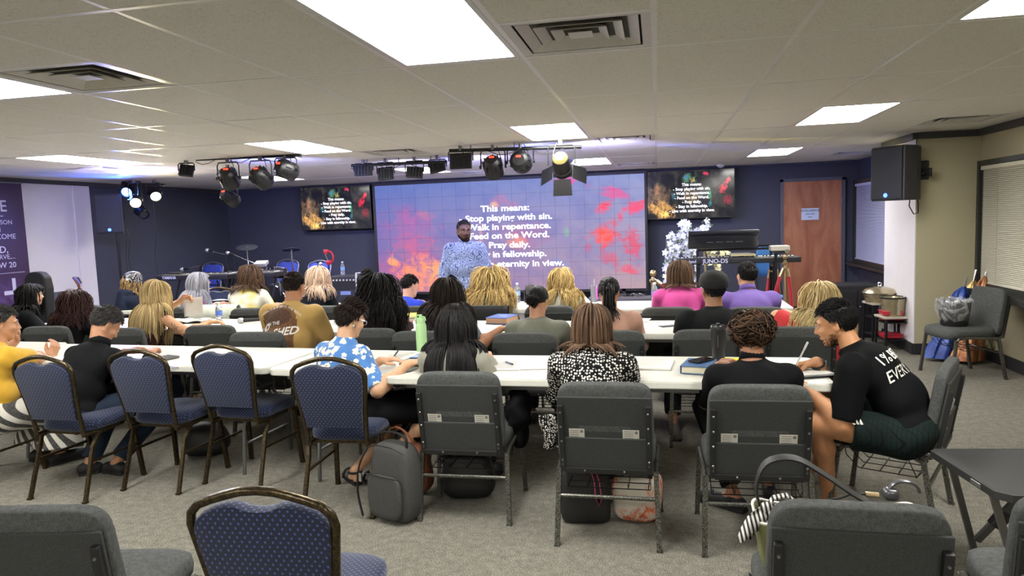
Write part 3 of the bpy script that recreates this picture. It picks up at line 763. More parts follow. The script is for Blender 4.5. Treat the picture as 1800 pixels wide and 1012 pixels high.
def hand_prims(F, wr, d, n, side, s=1.0, curl=.5, spread=.1, thumb=.6, pinch=False):
    """wr wrist, d finger direction, n direction the palm faces; side +1 puts the thumb on d x n"""
    d = unit(d); n = unit(np.array(n)-d*(np.array(n)@d)); w_ = np.cross(d, n)*side    # toward the thumb
    def C(a, b, ra, rb, k=.0035): F.cap(a, b, ra*s, rb*s, k=k)
    pal = wr + d*.048*s
    for q in (-.028, -.010, .010, .026): C(wr+w_*q*.6*s+d*.008*s, wr+d*.085*s+w_*q*s, .014, .0115, .005)
    L = [(.026, .044, .026, .020), (.009, .049, .030, .021), (-.010, .045, .028, .020), (-.027, .036, .021, .017)]
    for i, (q, a, b, c) in enumerate(L):
        cu = curl*(1+.12*i); p = wr + (d*.088 + w_*q)*s; dr = unit(d + w_*(q*spread*12)); 
        for seg, (ln, r0, r1) in enumerate(((a, .0095, .0088), (b, .0088, .0080), (c, .0080, .0068))):
            an = cu*(.6, 1.0, .8)[seg]; dr = unit(dr*math.cos(an)+n*math.sin(an)) if seg == 0 else unit(dr*math.cos(an)+unit(n*(1)+d*-.3*seg*cu)*math.sin(an))
            q2 = p+dr*ln*s; C(p, q2, r0, r1); p = q2
    b0 = wr + (d*.022 + w_*.026 + n*.004)*s; dr = unit(d*.75+w_*.75*(1-thumb*.4)+n*.55*thumb); b1 = b0+dr*.042*s; dr2 = unit(d*1.0+w_*.25*(1-thumb)+n*.6*thumb); b2 = b1+dr2*.032*s; dr3 = unit(dr2+n*.25*thumb-w_*.2); b3 = b2+dr3*.024*s
    C(b0, b1, .0145, .0110, .005); C(b1, b2, .0105, .0092); C(b2, b3, .0092, .0075)
def body_prims(F, J, g, s, ga=1.0, k=.010, barefoot=False):
    """torso and limbs; J holds the joints"""
    Rt = J['Rt']; hip, nb = J['hip'], J['nb']; sp = nb-hip; mid = hip+sp*.36+J['bow']*s; ch = hip+sp*.68+J['bow']*.7*s
    F.ell(hip+Rt@v3(0, -.01, .0)*s, v3(.155*g, .115*g, .10)*s, Rt, k)
    F.ell(mid, v3(.130*g, .098*g, .135)*s, Rt, k)
    F.ell(ch, v3(.148*(.5+.5*g), .102*(.5+.5*g), .155)*s, Rt, k)
    F.cap(J['shL'], J['shR'], .046*s, k=k)
    for q in ('shL', 'shR'): F.cap(nb+Rt@v3(0, 0, -.01)*s, J[q]+Rt@v3(0, 0, .012)*s, .038*s, .030*s, k=k)
    F.cap(nb-Rt@v3(0, 0, .04)*s, J['headc']+J['Rh']@v3(0, -.022, -.04)*s, (.058 if g < 1.3 else .066)*s, (.054 if g < 1.3 else .062)*s, k=k)
    for q in 'LR':
        F.cap(J['sh'+q], J['el'+q], .050*ga*s, .040*ga*s, k=k); F.cap(J['el'+q], J['wr'+q], .040*ga*s, .026*(.6+.4*ga)*s, k=k)
        m = J['el'+q]*.7+J['wr'+q]*.3; F.ell(m, v3(.034, .034, .05)*ga*s, None, k)
        F.cap(J['hj'+q], J['kn'+q], .086*(.4+.6*g)*s, .056*(.6+.4*g)*s, k=k)
        cf = J['kn'+q]*.68+J['an'+q]*.32+J['back']*.02*s
        F.cap(J['kn'+q], cf, .052*(.6+.4*g)*s, .052*(.6+.4*g)*s, k=k); F.cap(cf, J['an'+q], .050*(.6+.4*g)*s, .034*s, k=k)
        toe = J['toe'+q]; heel = J['an'+q]-(toe-J['an'+q])*v3(1, 1, 0)*.22+v3(0, 0, -.045*s)
        F.cap(J['an'+q], heel, .034*s, .028*s, k=.006); F.cap(J['an'+q]*.8+toe*.2+v3(0, 0, -.02*s), toe, .034*s, .020*s, k=.006)
        if barefoot:
            f = unit((toe-J['an'+q])*v3(1, 1, 0)); w_ = np.cross(f, v3(0, 0, 1))*(1 if q == 'L' else -1)
            for i in range(5): F.cap(toe-f*.02*s-w_*(i-2)*.014*s, toe+f*(.022-.005*i)*s-w_*(i-2)*.015*s-v3(0, 0, .006), (.011-.0012*i)*s, (.009-.0008*i)*s, k=.003)

def cloth_mat(name, base, kind='plain', c2=None, c3=None, scale=1.0, rough=.85):
    key = 'cloth_'+name
    if key in MATS: return MATS[key]
    t = NT(key); b = srgb(base); n1 = t.noise(320, 2, .6); n2 = t.noise(7, 3)
    O = t.tc.outputs['Object']
    col = t.ramp(n2.outputs[0], [(.3, [x*.85 for x in b]), (.7, [min(1, x*1.12) for x in b])])
    if kind == 'dots':
        vo = t.node('ShaderNodeTexVoronoi', {'Vector': O, 'Scale': 62*scale, 'Randomness': .55}); col = t.mix(t.ramp(vo.outputs['Distance'], [(.36, (1, 1, 1)), (.42, (0, 0, 0))]), b, srgb(c2))
    if kind == 'floral':
        nd = t.noise(30*scale, 2); mp = t.node('ShaderNodeVectorMath', {0: O, 1: nd.outputs['Color']}, operation='MULTIPLY_ADD'); mp.inputs[1].default_value = (1, 1, 1)
        sc_ = t.node('ShaderNodeVectorMath', {0: nd.outputs['Color']}, operation='SCALE'); sc_.inputs['Scale'].default_value = .045
        ad = t.node('ShaderNodeVectorMath', {0: O, 1: sc_.outputs[0]}, operation='ADD')
        vo = t.node('ShaderNodeTexVoronoi', {'Vector': ad.outputs[0], 'Scale': 13*scale, 'Randomness': .9}); v2 = t.node('ShaderNodeTexVoronoi', {'Vector': O, 'Scale': 55*scale})
        f1 = t.ramp(vo.outputs['Distance'], [(.40, (1, 1, 1)), (.46, (0, 0, 0))]); f2 = t.ramp(v2.outputs['Distance'], [(.30, (0, 0, 0)), (.42, (1, 1, 1))])
        fl = t.mix(f2, srgb(c3 or '#d8cfa0'), srgb(c2)); col = t.mix(f1, col, fl)
        f3 = t.ramp(vo.outputs['Distance'], [(.06, (1, 1, 1)), (.12, (0, 0, 0))]); col = t.mix(f3, col, srgb('#5b5330'))
    if kind == 'multi':
        n3 = t.noise(9*scale, 4, .6, dist=2.5); col = t.ramp(n3.outputs[0], [(.2, srgb('#274a55')), (.36, srgb('#c23a68')), (.46, srgb('#5ea59a')), (.54, srgb('#7c3c86')), (.62, srgb('#d77f95')), (.75, srgb('#2e2a3a'))])
    if kind == 'tiedye':
        n3 = t.noise(14*scale, 4, .65, dist=3); n4 = t.noise(3.5, 2); col = t.mix(t.ramp(n3.outputs[0], [(.40, (0, 0, 0)), (.56, (1, 1, 1))]), srgb(c2), b)
        col = t.mix(t.ramp(n4.outputs[0], [(.5, (0, 0, 0)), (.62, (1, 1, 1))]), col, srgb(c3))
    if kind == 'paisley':
        n3 = t.noise(11*scale, 2, .5); sc_ = t.node('ShaderNodeVectorMath', {0: n3.outputs['Color']}, operation='SCALE'); sc_.inputs['Scale'].default_value = .11
        ad = t.node('ShaderNodeVectorMath', {0: O, 1: sc_.outputs[0]}, operation='ADD'); vo = t.node('ShaderNodeTexVoronoi', {'Vector': ad.outputs[0], 'Scale': 15*scale})
        rg = t.math('FRACT', t.math('MULTIPLY', vo.outputs['Distance'], 4.2)); col = t.mix(t.ramp(rg, [(.52, (0, 0, 0)), (.62, (1, 1, 1)), (.86, (1, 1, 1)), (.94, (0, 0, 0))]), col, srgb(c2))
    if kind == 'stripe':
        mp = t.node('ShaderNodeMapping', {'Vector': O, 'Rotation': (0, 0, R(12))}); sx = t.node('ShaderNodeSeparateXYZ', {0: mp.outputs[0]})
        fr = t.math('FRACT', t.math('MULTIPLY', t.math('ADD', t.math('MULTIPLY', sx.outputs[0], .6), t.math('ADD', t.math('MULTIPLY', sx.outputs[1], .6), t.math('MULTIPLY', sx.outputs[2], .55))), 19*scale)); n5 = t.noise(80, 3)
        col = t.mix(t.ramp(fr, [(.42, (0, 0, 0)), (.46, (1, 1, 1)), (.95, (1, 1, 1)), (.99, (0, 0, 0))]), b, t.ramp(n5.outputs[0], [(.35, srgb(c2)), (.7, srgb(c3))]))
    if kind == 'plaid':
        sx = t.node('ShaderNodeSeparateXYZ', {0: O}); f = [t.ramp(t.math('FRACT', t.math('MULTIPLY', sx.outputs[i], 16*scale)), [(.08, (1, 1, 1)), (.12, (0, 0, 0))]) for i in (0, 1)]
        col = t.mix(t.math('MAXIMUM', f[0], f[1]), col, srgb(c2))
    t.col(col); t.b.inputs['Roughness'].default_value = rough; t.b.inputs['Specular IOR Level'].default_value = .12 if max(b) < .05 else .25; t.b.inputs['Sheen Weight'].default_value = 0 if max(b) < .05 else .1
    t.bump(n1.outputs[0], .25, .0015); MATS[key] = t.m; return t.m
def hair_mat(name, c1, c2, rough=.5):
    key = 'hair_'+name
    if key in MATS: return MATS[key]
    t = NT(key); at_ = t.node('ShaderNodeAttribute', attribute_name='tone'); n1 = t.noise(260, 2)
    f = t.math('ADD', t.math('MULTIPLY', at_.outputs['Fac'], .75), t.math('MULTIPLY', n1.outputs[0], .25))
    t.col(t.ramp(f, [(.15, srgb(c1)), (.85, srgb(c2))])); t.b.inputs['Roughness'].default_value = rough; t.b.inputs['Specular IOR Level'].default_value = .2
    MATS[key] = t.m; return t.m

def grow_hair(J, s, style, mat, root, L=.3, n=260, seed=1, curl=0, parts=(.0,), colliders=(), vol=.012, r=.0075, tie=None, lift=.35, narrow=0):
    """locks rooted on the scalp, let fall over head and shoulders; joined with a scalp cap into one mesh"""
    rg = np.random.default_rng(seed); c, Rm = J['headc'], J['Rh']
    skc = v3(0, -.016, .032)*s; skr = v3(.076, .094, .086)*s
    # roots: everywhere but the face
    U = []
    while len(U) < n:
        u = unit(rg.normal(size=3))
        if u[2] < -.75: continue
        if style in ('short', 'buzz', 'bun', 'updo', 'pony', 'cap'):
            if u[1] > .25 and u[2] < .45: continue
            if u[2] < -.45 and u[1] > -.3: continue
            if abs(u[0]) > .8 and u[2] < .0 and u[1] > -.15: continue
        else:
            if u[1] > .35 and u[2] < .45: continue
            if abs(u[0]) > .75 and u[2] < -.2: continue
        U.append(u)
    U = np.array(U); hr = skr + .004
    P = skc + U*hr
    up = v3(0, 0, 1); g = Rm.T @ v3(0, 0, -1)
    seg = {'short': 3, 'buzz': 2, 'curly': 14, 'straight': 15, 'wavy': 15, 'bob': 12, 'dreads': 12, 'bun': 6, 'updo': 7, 'pony': 7, 'afro': 12}.get(style, 12)
    pts = [P.copy()]; Vd = U.copy()
    if style in ('short', 'buzz'):
        ln = np.full(n, L/seg); tg = v3(0, -.25, -1)-U*(U@v3(0, -.25, -1))[:, None]; Vd = unit_rows(unit_rows(tg) + U*.22 + rg.normal(size=(n, 3))*.18)
        top = U[:, 2] > .5; tg = v3(.25, 1, .15)-U*(U@v3(.25, 1, .15))[:, None]; Vd[top] = unit_rows(unit_rows(tg[top])+U[top]*lift+rg.normal(size=(top.sum(), 3))*.25)
        for k in range(seg): P = P+Vd*ln[:, None]; q = (P-skc)/(hr+.003+.0035*(k+1)*(style == 'short')); l = np.linalg.norm(q, axis=1); m = l < 1; P[m] = skc+(q[m]/l[m, None])*(hr+.003+.0035*(k+1)*(style == 'short')); pts.append(P.copy())
    elif style in ('bun', 'updo', 'pony'):
        tgt = v3(*tie)*s
        for k in range(seg):
            f = (k+1)/seg; Q = pts[0]*(1-f)+tgt*f; q = (Q-skc)/(hr+.006); l = np.linalg.norm(q, axis=1); m = l < 1; Q[m] = skc+(q[m]/l[m, None])*(hr+.006); Q += rg.normal(size=Q.shape)*.0015; pts.append(Q)
    else:
        part = (np.abs(U[:, 0]) < .12) & (U[:, 2] > .3)
        Vd = unit_rows(U*v3(1, .9, .35) + v3(0, -.25, 0) + rg.normal(size=(n, 3))*.12)
        Vd[:, 0] += np.where(U[:, 0] > 0, .25, -.25)
        Ls = L*(.82+.25*rg.random(n)); Ls += np.maximum(0, (U[:, 2]))*.10*s
        ls = Ls/seg; offs = vol*(.3+1.0*rg.random(n))
        if style == 'afro': offs = vol*rg.random(n)*1.6
        cols = [(v3(*cc), v3(*rr)) for cc, rr in colliders]
        for k in range(seg):
            Vd = Vd*.55 + g*.62; Vd = unit_rows(Vd); P = P+Vd*ls[:, None]
            rr = hr + (.006+offs)[:, None]*min(1, .35+k*.25)
            q = (P-skc)/rr; l = np.linalg.norm(q, axis=1); m = l < 1; P[m] = skc+(q[m]/l[m, None])*rr[m]
            # keep hair off the face
            face = (P[:, 1] > .055*s) & (P[:, 2] < .05*s) & (np.abs(P[:, 0]) < .07*s)
            P[face, 0] = np.sign(P[face, 0]+1e-6)*.075*s; P[face, 1] = np.minimum(P[face, 1], .07*s)
            W = P @ Rm.T + c
            for cc, r_ in cols:
                r2 = r_+.012+offs[:, None]*.6; q = (W-cc)/r2; l = np.linalg.norm(q, axis=1); m = l < 1; W[m] = cc+(q[m]/l[m, None])*r2[m]
            P2 = (W-c) @ Rm; P2[:, 0] *= (1-narrow if k > 3 else 1); Vd = unit_rows((P2-pts[-1])); P = P2; pts.append(P.copy())
    A = np.stack(pts, 1)                    # n, seg+1, 3 (head frame)
    A = A @ Rm.T + c; S1 = A.shape[1]; tt = np.linspace(0, 1, S1)
    if curl:
        ph = rg.random(n)*6.28; fr = (14 if style in ('curly', 'afro', 'dreads') else 8)*(.8+.4*rg.random(n)); am = curl*(.6+.8*rg.random(n))
        T = np.gradient(A, axis=1); T /= np.linalg.norm(T, axis=2, keepdims=True)+1e-9
        a = np.cross(T, v3(.3, .9, .2)); a /= np.linalg.norm(a, axis=2, keepdims=True)+1e-9; b = np.cross(T, a); an = ph[:, None]+fr[:, None]*tt[None]
        A = A + (a*np.cos(an)[..., None] + b*np.sin(an)[..., None])*(am[:, None]*np.minimum(1, tt*3)[None])[..., None]
    T = np.gradient(A, axis=1); T /= np.linalg.norm(T, axis=2, keepdims=True)+1e-9
    a = np.cross(T, (A-c)); a /= np.linalg.norm(a, axis=2, keepdims=True)+1e-9; b = np.cross(T, a)
    rad = r*(1-.75*tt**2)*s; rad[0] *= .7; K = 3
    V = np.stack([A+(a*math.cos(q)*1.3+b*math.sin(q)*.7)*rad[None, :, None] for q in (0.5, 2.6, 4.7)], 2)   # n,S1,3,3
    idx = np.arange(n*S1*K).reshape(n, S1, K); F = []
    for k in range(K): F.append(np.stack([idx[:, :-1, k], idx[:, :-1, (k+1) % K], idx[:, 1:, (k+1) % K], idx[:, 1:, k]], -1).reshape(-1, 4))
    V = V.reshape(-1, 3); F = np.concatenate(F); tone = np.repeat(np.clip(rg.normal(.5, .2, n), 0, 1), S1*K)
    # scalp cap
    nu, nv = 26, 14; cv = []; 
    e = .007 if style not in ('short', 'buzz') else .0055
    for j in range(nv+1):
        ph = PI*j/nv*.5*1.42
        for i in range(nu):
            th = 2*PI*i/nu; lim = 1.0
            phx = ph; fy = math.cos(th-PI/2)           # 1 towards the face
            mx = 1.0 - .62*max(0, fy)**.7 if fy > 0 else 1.0
            if style in ('short', 'buzz') : mx *= (.98 if fy < 0 else 1)
            p_ = phx*mx; u = v3(math.sin(p_)*math.cos(th), math.sin(p_)*math.sin(th), math.cos(p_)); cv.append(c + Rm @ (skc + u*(skr+e)))
    o = len(V); cf = [(o+j*nu+i, o+j*nu+(i+1) % nu, o+(j+1)*nu+(i+1) % nu, o+(j+1)*nu+i) for j in range(nv) for i in range(nu)]
    V = np.concatenate([V, np.array(cv)]); F = np.concatenate([F, np.array(cf)]); tone = np.concatenate([tone, np.full(len(cv), .25)])
    ex = []
    if style in ('bun', 'updo', 'pony'):
        tg = c + Rm @ (v3(*tie)*s); m_ = 520 if style == 'updo' else 70
        if style == 'pony':
            m_ = 60; pp = []
            for i in range(m_):
                p = tg + rg.normal(size=3)*.012; d = Rm @ v3(0, -.7, .25)+rg.normal(size=3)*.12; q = [p]
                for k in range(11):
                    d = unit(d*.7+v3(0, -.02, -1)*.5); p = p+d*(L/11)
                    for cc, r_ in colliders:
                        r2 = v3(*r_)+.02; w_ = (p-v3(*cc))/r2; l = np.linalg.norm(w_)
                        if l < 1: p = v3(*cc)+w_/l*r2
                    q.append(p+rg.normal(size=3)*.002)
                ex.append((q, .008))
        else:
            Rr = vol
            for i in range(m_):
                u = unit(rg.normal(size=3)); w_ = unit(np.cross(u, rg.normal(size=3))); q = []; R2 = Rr*(.55+.5*rg.random())
                for k in range(9): an = k*.36*(1.3 if curl else 1.6); q.append(tg + (u*math.cos(an)+w_*math.sin(an))*R2*v3(1, .9, .85)+rg.normal(size=3)*(.007 if curl else .001))
                ex.append((q, .0048 if curl else .0065))
    if ex:
        for q, r_ in ex:
            q = np.array(q); S2 = len(q); T = np.gradient(q, axis=0); T /= np.linalg.norm(T, axis=1, keepdims=True)+1e-9; a = np.cross(T, v3(.2, .4, .9)); a /= np.linalg.norm(a, axis=1, keepdims=True)+1e-9; b = np.cross(T, a)
            rd = (r_*(1-.6*np.linspace(0, 1, S2)**2))[:, None]; vv = np.stack([q+(a*math.cos(w_)+b*math.sin(w_))*rd for w_ in (0, 2.1, 4.2)], 1).reshape(-1, 3); o = len(V)
            ii = np.arange(S2*3).reshape(S2, 3)+o; V = np.concatenate([V, vv]); F = np.concatenate([F]+[np.stack([ii[:-1, k], ii[:-1, (k+1) % 3], ii[1:, (k+1) % 3], ii[1:, k]], -1) for k in range(3)]); tone = np.concatenate([tone, np.full(len(vv), rg.random())])
    ob = raw_mesh('hair', V, F, mat, root)
    at_ = ob.data.attributes.new('tone', 'FLOAT', 'POINT')
    if len(ob.data.vertices) == len(tone): at_.data.foreach_set('value', tone.astype(np.float32))
    return ob
def unit_rows(a): return a/(np.linalg.norm(a, axis=1, keepdims=True)+1e-9)
def folds(seed, amp=.003, fr=38):
    rg = np.random.default_rng(seed); W = [(unit(rg.normal(size=3)*v3(1, 1, .5))*fr*(.6+.8*rg.random()), rg.random()*6.28) for _ in range(4)]
    def f(X, Y, Z):
        o = 0
        for w_, p in W: o = o + np.sin(X*w_[0]+Y*w_[1]+Z*w_[2]+p+1.3*np.sin(Z*17+p)+np.sin(X*11+2*p))
        return o*amp/2
    return f
EYEW = M('eye_white', '#aaa49c', .3); EYEB = M('eye_iris', '#2a1a12', .2)
"""person(): label, where the top of the head is, and how the figure looks"""
NP_ = [0]
def person(label, top, s0=None, g=1.0, ga=1.0, lean=14, look=(0, -12, 0), yaw=0, skin_='#b98a6b', shirt=None, sleeve=.55, pants=None, plen=.95, shoes=None, shoe_h=.0, hair=None,
           wr=None, hand=None, h=.011, hc=.011, sit=.46, sw=.175, bow=-.03, legs=None, brows=None, lipc=None, stand=False, elh=None, barefoot=False, hood=False, collar=None, headoff=(0, 0), hem=True, neckcut=True, tuck=0.0, skirt=False, hs=1.0, elbow_up=0, size=None):
    NP_[0] += 1; seed = NP_[0]; J = {}
    look_yaw, look_pitch, look_roll = look
    if size:      # seat depth and head depth follow from the size of the figure; the head stays where it is seen
        px_, py_, hy_ = top; hz = max((rotm(*look) @ v3(0, -.016, .12))[2], .1); c_, s_ = math.cos(R(yaw)), math.sin(R(yaw))
        top = at(px_, py_, Y=hy_+.2); tot_ = .075+.615*math.cos(R(lean))+.04+hz+.012
        for _k in range(3):
            sit = max(.36, min(.47, top[2]-size*tot_)); sz = (top[2]-sit)/tot_
            ox, oy = 0, sz*(.615*math.sin(R(lean))+.025+(rotm(*look) @ v3(0, -.016, .12))[1])
            top = at(px_, py_, Y=hy_+oy*c_)
    lr = R(lean)
    Rh = rotm(look_yaw, look_pitch, look_roll); Rt = np.array(Matrix.Rotation(-lr, 3, 'X'))
    hd = Rt @ v3(0, .0, .115) + v3(headoff[0], .025+headoff[1], .04)           # neck base -> head centre (unscaled)
    Ht = (Rh @ v3(0, -.016, .12))
    spine = .50
    if stand: hipz = .93
    tot = (.075 if not stand else hipz) + spine*math.cos(lr) + hd[2] + max(Ht[2], .1) + (.012)
    s = s0 or ((top[2]-(sit if not stand else 0))/tot)
    hip = v3(0, 0, (sit+.075*s) if not stand else hipz*s)
    nb = hip + Rt @ v3(0, 0, spine)*s; J['bow'] = Rt @ v3(0, bow, 0)
    J.update(hip=hip, nb=nb, Rt=Rt, Rh=Rh, headc=nb+hd*s, back=v3(0, -1, 0))
    hc_ = J['headc']; off = hc_ + Ht*s
    Rz = np.array(Matrix.Rotation(R(yaw), 3, 'Z'))
    wo = Rz @ v3(off[0], off[1], 0); rootloc = (top[0]-wo[0], top[1]-wo[1], (top[2]-off[2]) if s0 and not stand else 0)
    root = thing('person', label, 'person', rootloc, R(yaw))
    Ri = Rz.T; toloc = lambda p: Ri @ (v3(*p)-v3(*rootloc))
    for q, sx in (('L', -1), ('R', 1)):
        J['sh'+q] = nb + Rt @ v3(sx*sw*.97, .0, -.084)*s
        wt = v3(sx*.13, .40, (.775-rootloc[2])) if wr is None or wr.get(q) is None else toloc(wr[q])
        if stand and (wr is None or wr.get(q) is None): wt = v3(sx*.25*max(1, g*.9), .05, .80*s)
        if wr is None or wr.get(q) is None:
            if not stand: wt[1] = J['sh'+q][1]+.34*s
        hint = (elh or {}).get(q, (sx*.42, -.45, -.9)); J['el'+q], J['wr'+q] = ik(J['sh'+q], wt, .285*s, .255*s, hint)
        J['hj'+q] = hip + v3(sx*.085*g, .02, -.0)*s
        if stand: kn, an, toe = v3(sx*.10, .03, .50)*s, v3(sx*.11, 0, .085)*s, v3(sx*.14, .17, .03)*s
        else: kn, an, toe = v3(sx*.12*s, .44*s, sit+.035), v3(sx*.12*s, .40*s, .085), v3(sx*.14*s, .57*s, .03)
        if legs and q in legs: kn, an, toe = [toloc(p) for p in legs[q]]
        J['kn'+q], J['an'+q], J['toe'+q] = kn, an, toe
    pts = np.array([J[k] for k in J if k not in ('Rt', 'Rh', 'back', 'bow')]); lo, hi = pts.min(0)-.24*max(1, g*.9), pts.max(0)+.24*max(1, g*.9); lo[2] = max(lo[2], -.03)
    sk = skin(skin_.strip('#'), skin_)
    F = Field(lo, hi, h); body_prims(F, J, g, s, ga, barefoot=barefoot); head_prims(F, hc_, Rh, s*hs)
    for q, sx in (('L', -1), ('R', 1)):
        fd = unit(J['wr'+q]-J['el'+q]); hp = dict(d=fd if stand else unit(fd*v3(1, 1, .2)), n=v3(0, 0, -1) if not stand else v3(-sx, 0, 0), curl=.5, thumb=.5)
        if hand and q in hand: hp.update({k: (Ri @ v3(*v) if k in 'dn' else v) for k, v in hand[q].items()})
        d_, n_ = unit(hp['d']), np.array(hp['n']); n_ = unit(n_-d_*(n_@d_)); cr = np.cross(d_, n_)
        side = hp.get('side') or (1 if cr @ v3(-sx, 0, .5) > 0 else -1)
        hand_prims(F, J['wr'+q], d_, n_, side, s*1.0, hp['curl'], thumb=hp['thumb']); J['hd'+q] = d_
    V, Fa = F.mesh(); raw_mesh('body', V, Fa, sk, root)
    # face details
    T = lambda x, y, z: Vector(hc_ + Rh @ (v3(x, y, z)*s*hs)); Rb = Matrix(Rh.tolist())
    for sx in (-1, 1):
        m = MB(); m.sph(T(sx*.031, .0745, .005), .0125*s, 10); m.cur = 1; m.sph(T(sx*.031, .0822, .0045), (.0058*s, .0058*s, .0058*s), 8); m.build('eye', [EYEW, EYEB], root, True)
        m = MB(); m.tube([T(sx*.031+q, .0875-abs(q)*.25, .0125-abs(q)*.22) for q in (-.014, -.006, .002, .009, .014)], .0036*s, 5); m.build('eyelid', sk, root, True)
    bm_ = brows or (hair or {}).get('mat') or M('brow_dark', '#1c1512', .8)
    for sx in (-1, 1):
        m = MB(); m.tube([T(sx*(.014+.009*k), .0935-.0025*k*k*.6, .026+.003*math.sin(k)) for k in range(5)], [.002*s, .0042*s, .0042*s, .0036*s, .001], 5); m.build('eyebrow', bm_, root, True)
    m = MB()
    for dz, rr, w_ in ((-.0535, .0040, .019), (-.0625, .0048, .016)): m.tube([T(x*w_, .0965-abs(x)*.007-(0 if dz > -.06 else .0005), dz-.002*abs(x)) for x in (-1, -.5, 0, .5, 1)], [.001, rr*s, rr*s, rr*s, .001], 6)
    m.build('lips', M('lip_'+(lipc or '#8c5548').strip('#'), lipc or '#8c5548', .45), root, True)
    # clothes
    Rt_ = Rt; sp = nb-hip; mid = hip+sp*.36+J['bow']*s; ch = hip+sp*.68+J['bow']*.7*s; e = .012
    body_cols = [(tuple(ch), ((.148*(.5+.5*g)*s+.02), .102*(.5+.5*g)*s+.02, .155*s+.02)), (tuple(mid), (.13*g*s+.02, .098*g*s+.02, .14*s+.02)), (tuple((J['shL']+nb)/2), (.13*s, .07*s, .07*s)), (tuple((J['shR']+nb)/2), (.13*s, .07*s, .07*s))]
    if shirt:
        F = Field(lo, hi, hc); k = .012
        F.ell(hip+Rt@v3(0, -.015, .03)*s, (v3(.155*g, .112*g, .11)+e)*s, Rt, k); F.ell(mid, (v3(.134*g, .102*g, .14)+e)*s, Rt, k); F.ell(ch, (v3(.150*(.5+.5*g), .104*(.5+.5*g), .155)+e)*s, Rt, k)
        if g > 1.2: F.ell(mid+Rt@v3(0, .05, -.02)*s, (v3(.13*g, .10*g, .12)+e)*s, Rt, k)
        F.cap(J['shL'], J['shR'], (.050+e)*s, k=k)
        nrm = unit(hc_-nb)
        for q in ('shL', 'shR'): F.cap(nb+Rt@v3(0, 0, -.014)*s, J[q]+Rt@v3(0, 0, .010)*s, (.040+e*.8)*s, (.028+e)*s, k=k)
        F.cap(nb-Rt@v3(0, 0, .03)*s, nb+nrm*.03*s, (.062+e*.5)*s, (.056+e*.3)*s, k=k, cut=(nb+nrm*(.012 if collar is None else .04)*s, nrm))
        for q in 'LR':
            a, b, c = J['sh'+q], J['el'+q], J['wr'+q]; r0, r1 = (.054*ga+e)*s, (.046*ga+e)*s
            if sleeve > 0:
                if sleeve < 1: p = a+(b-a)*sleeve; F.cap(a, p+(b-a)*.15, r0, (r0*.9+.006) if sleeve > .3 else r0*.8, k=k, cut=(p, unit(b-a)))
                else:
                    F.cap(a, b, r0, r1, k=k); f = min(.97, sleeve-1); p = b+(c-b)*f; F.cap(b, p+(c-b)*.1, r1, (.034*(.6+.4*ga)+.006)*s, k=k, cut=(p, unit(c-b)))
        if hood:
            for a in range(-4, 5):
                an = a/4*1.9; p = nb + Rt@v3(math.sin(an)*.088, -math.cos(an)*.075-.01, .028-.012*math.cos(an))*s
                if a > -4: F.cap(pp, p, (.030+.012*math.cos(an))*s, (.030+.012*math.cos(an))*s, k=.01)
                pp = p
            F.ell(nb+Rt@v3(0, -.10, -.05)*s, v3(.10, .035, .085)*s, Rt, .012)
        zb = sit+.01 if not stand else hip[2]-.13*s
        if stand: F.ell(hip+v3(0, 0, -.06)*s, (v3(.165*g, .125*g, .16)+e)*s, Rt, k)
        F.slab(v3(0, 0, zb), v3(0, 0, -1))
        sh = None; V, Fa = F.mesh(k, folds(seed, .0036, 30)); sh = raw_mesh('shirt', V, Fa, shirt, root)
        J['shirt'] = sh
        if collar:
            m = MB(); cc = nb+nrm*.036*s
            u1 = unit(np.cross(nrm, v3(0, 1, 0))); u2 = np.cross(nrm, u1); rings = []
            for (rr, dz) in ((.074, -.018), (.070, .010), (.066, .026), (.063, .010)):
                rings.append([tuple(cc+nrm*dz*s+(u1*math.cos(a_)+u2*math.sin(a_)*1.0)*rr*s) for a_ in [2*PI*i/20 for i in range(20)]])
            vs = [p for r_ in rings for p in r_]; m.add(vs, [(i*20+k_, i*20+(k_+1) % 20, (i+1)*20+(k_+1) % 20, (i+1)*20+k_) for i in range(3) for k_ in range(20)]); m.build('collar', collar, root, True, 0, .003)
    if pants:
        F = Field(lo, hi, max(hc, .011)); e = .014; k = .010
        F.ell(hip+Rt@v3(0, -.01, .0)*s, (v3(.158*g, .116*g, .105)+e)*s, Rt, k)
        for q in 'LR':
            a, b, c = J['hj'+q], J['kn'+q], J['an'+q]; wid = .02 if skirt else 0
            if plen < .5:
                p = a+(b-a)*plen*2; F.cap(a, p+(b-a)*.1, (.086*(.4+.6*g)+e)*s, (.075*(.6+.4*g)+e+.012)*s, k=k, cut=(p, unit(b-a)))
            else:
                F.cap(a, b, (.088*(.4+.6*g)+e)*s, (.060*(.6+.4*g)+e+wid)*s, k=k); f = (plen-.5)*2; p = b+(c-b)*f
                F.cap(b, p+(c-b)*.12, (.058*(.6+.4*g)+e+wid)*s, (.046+e+wid*6)*s, k=k, cut=(p, unit(c-b)))
        V, Fa = F.mesh(k, folds(seed+50, .003, 34)); J['pants'] = raw_mesh('trousers', V, Fa, pants, root)
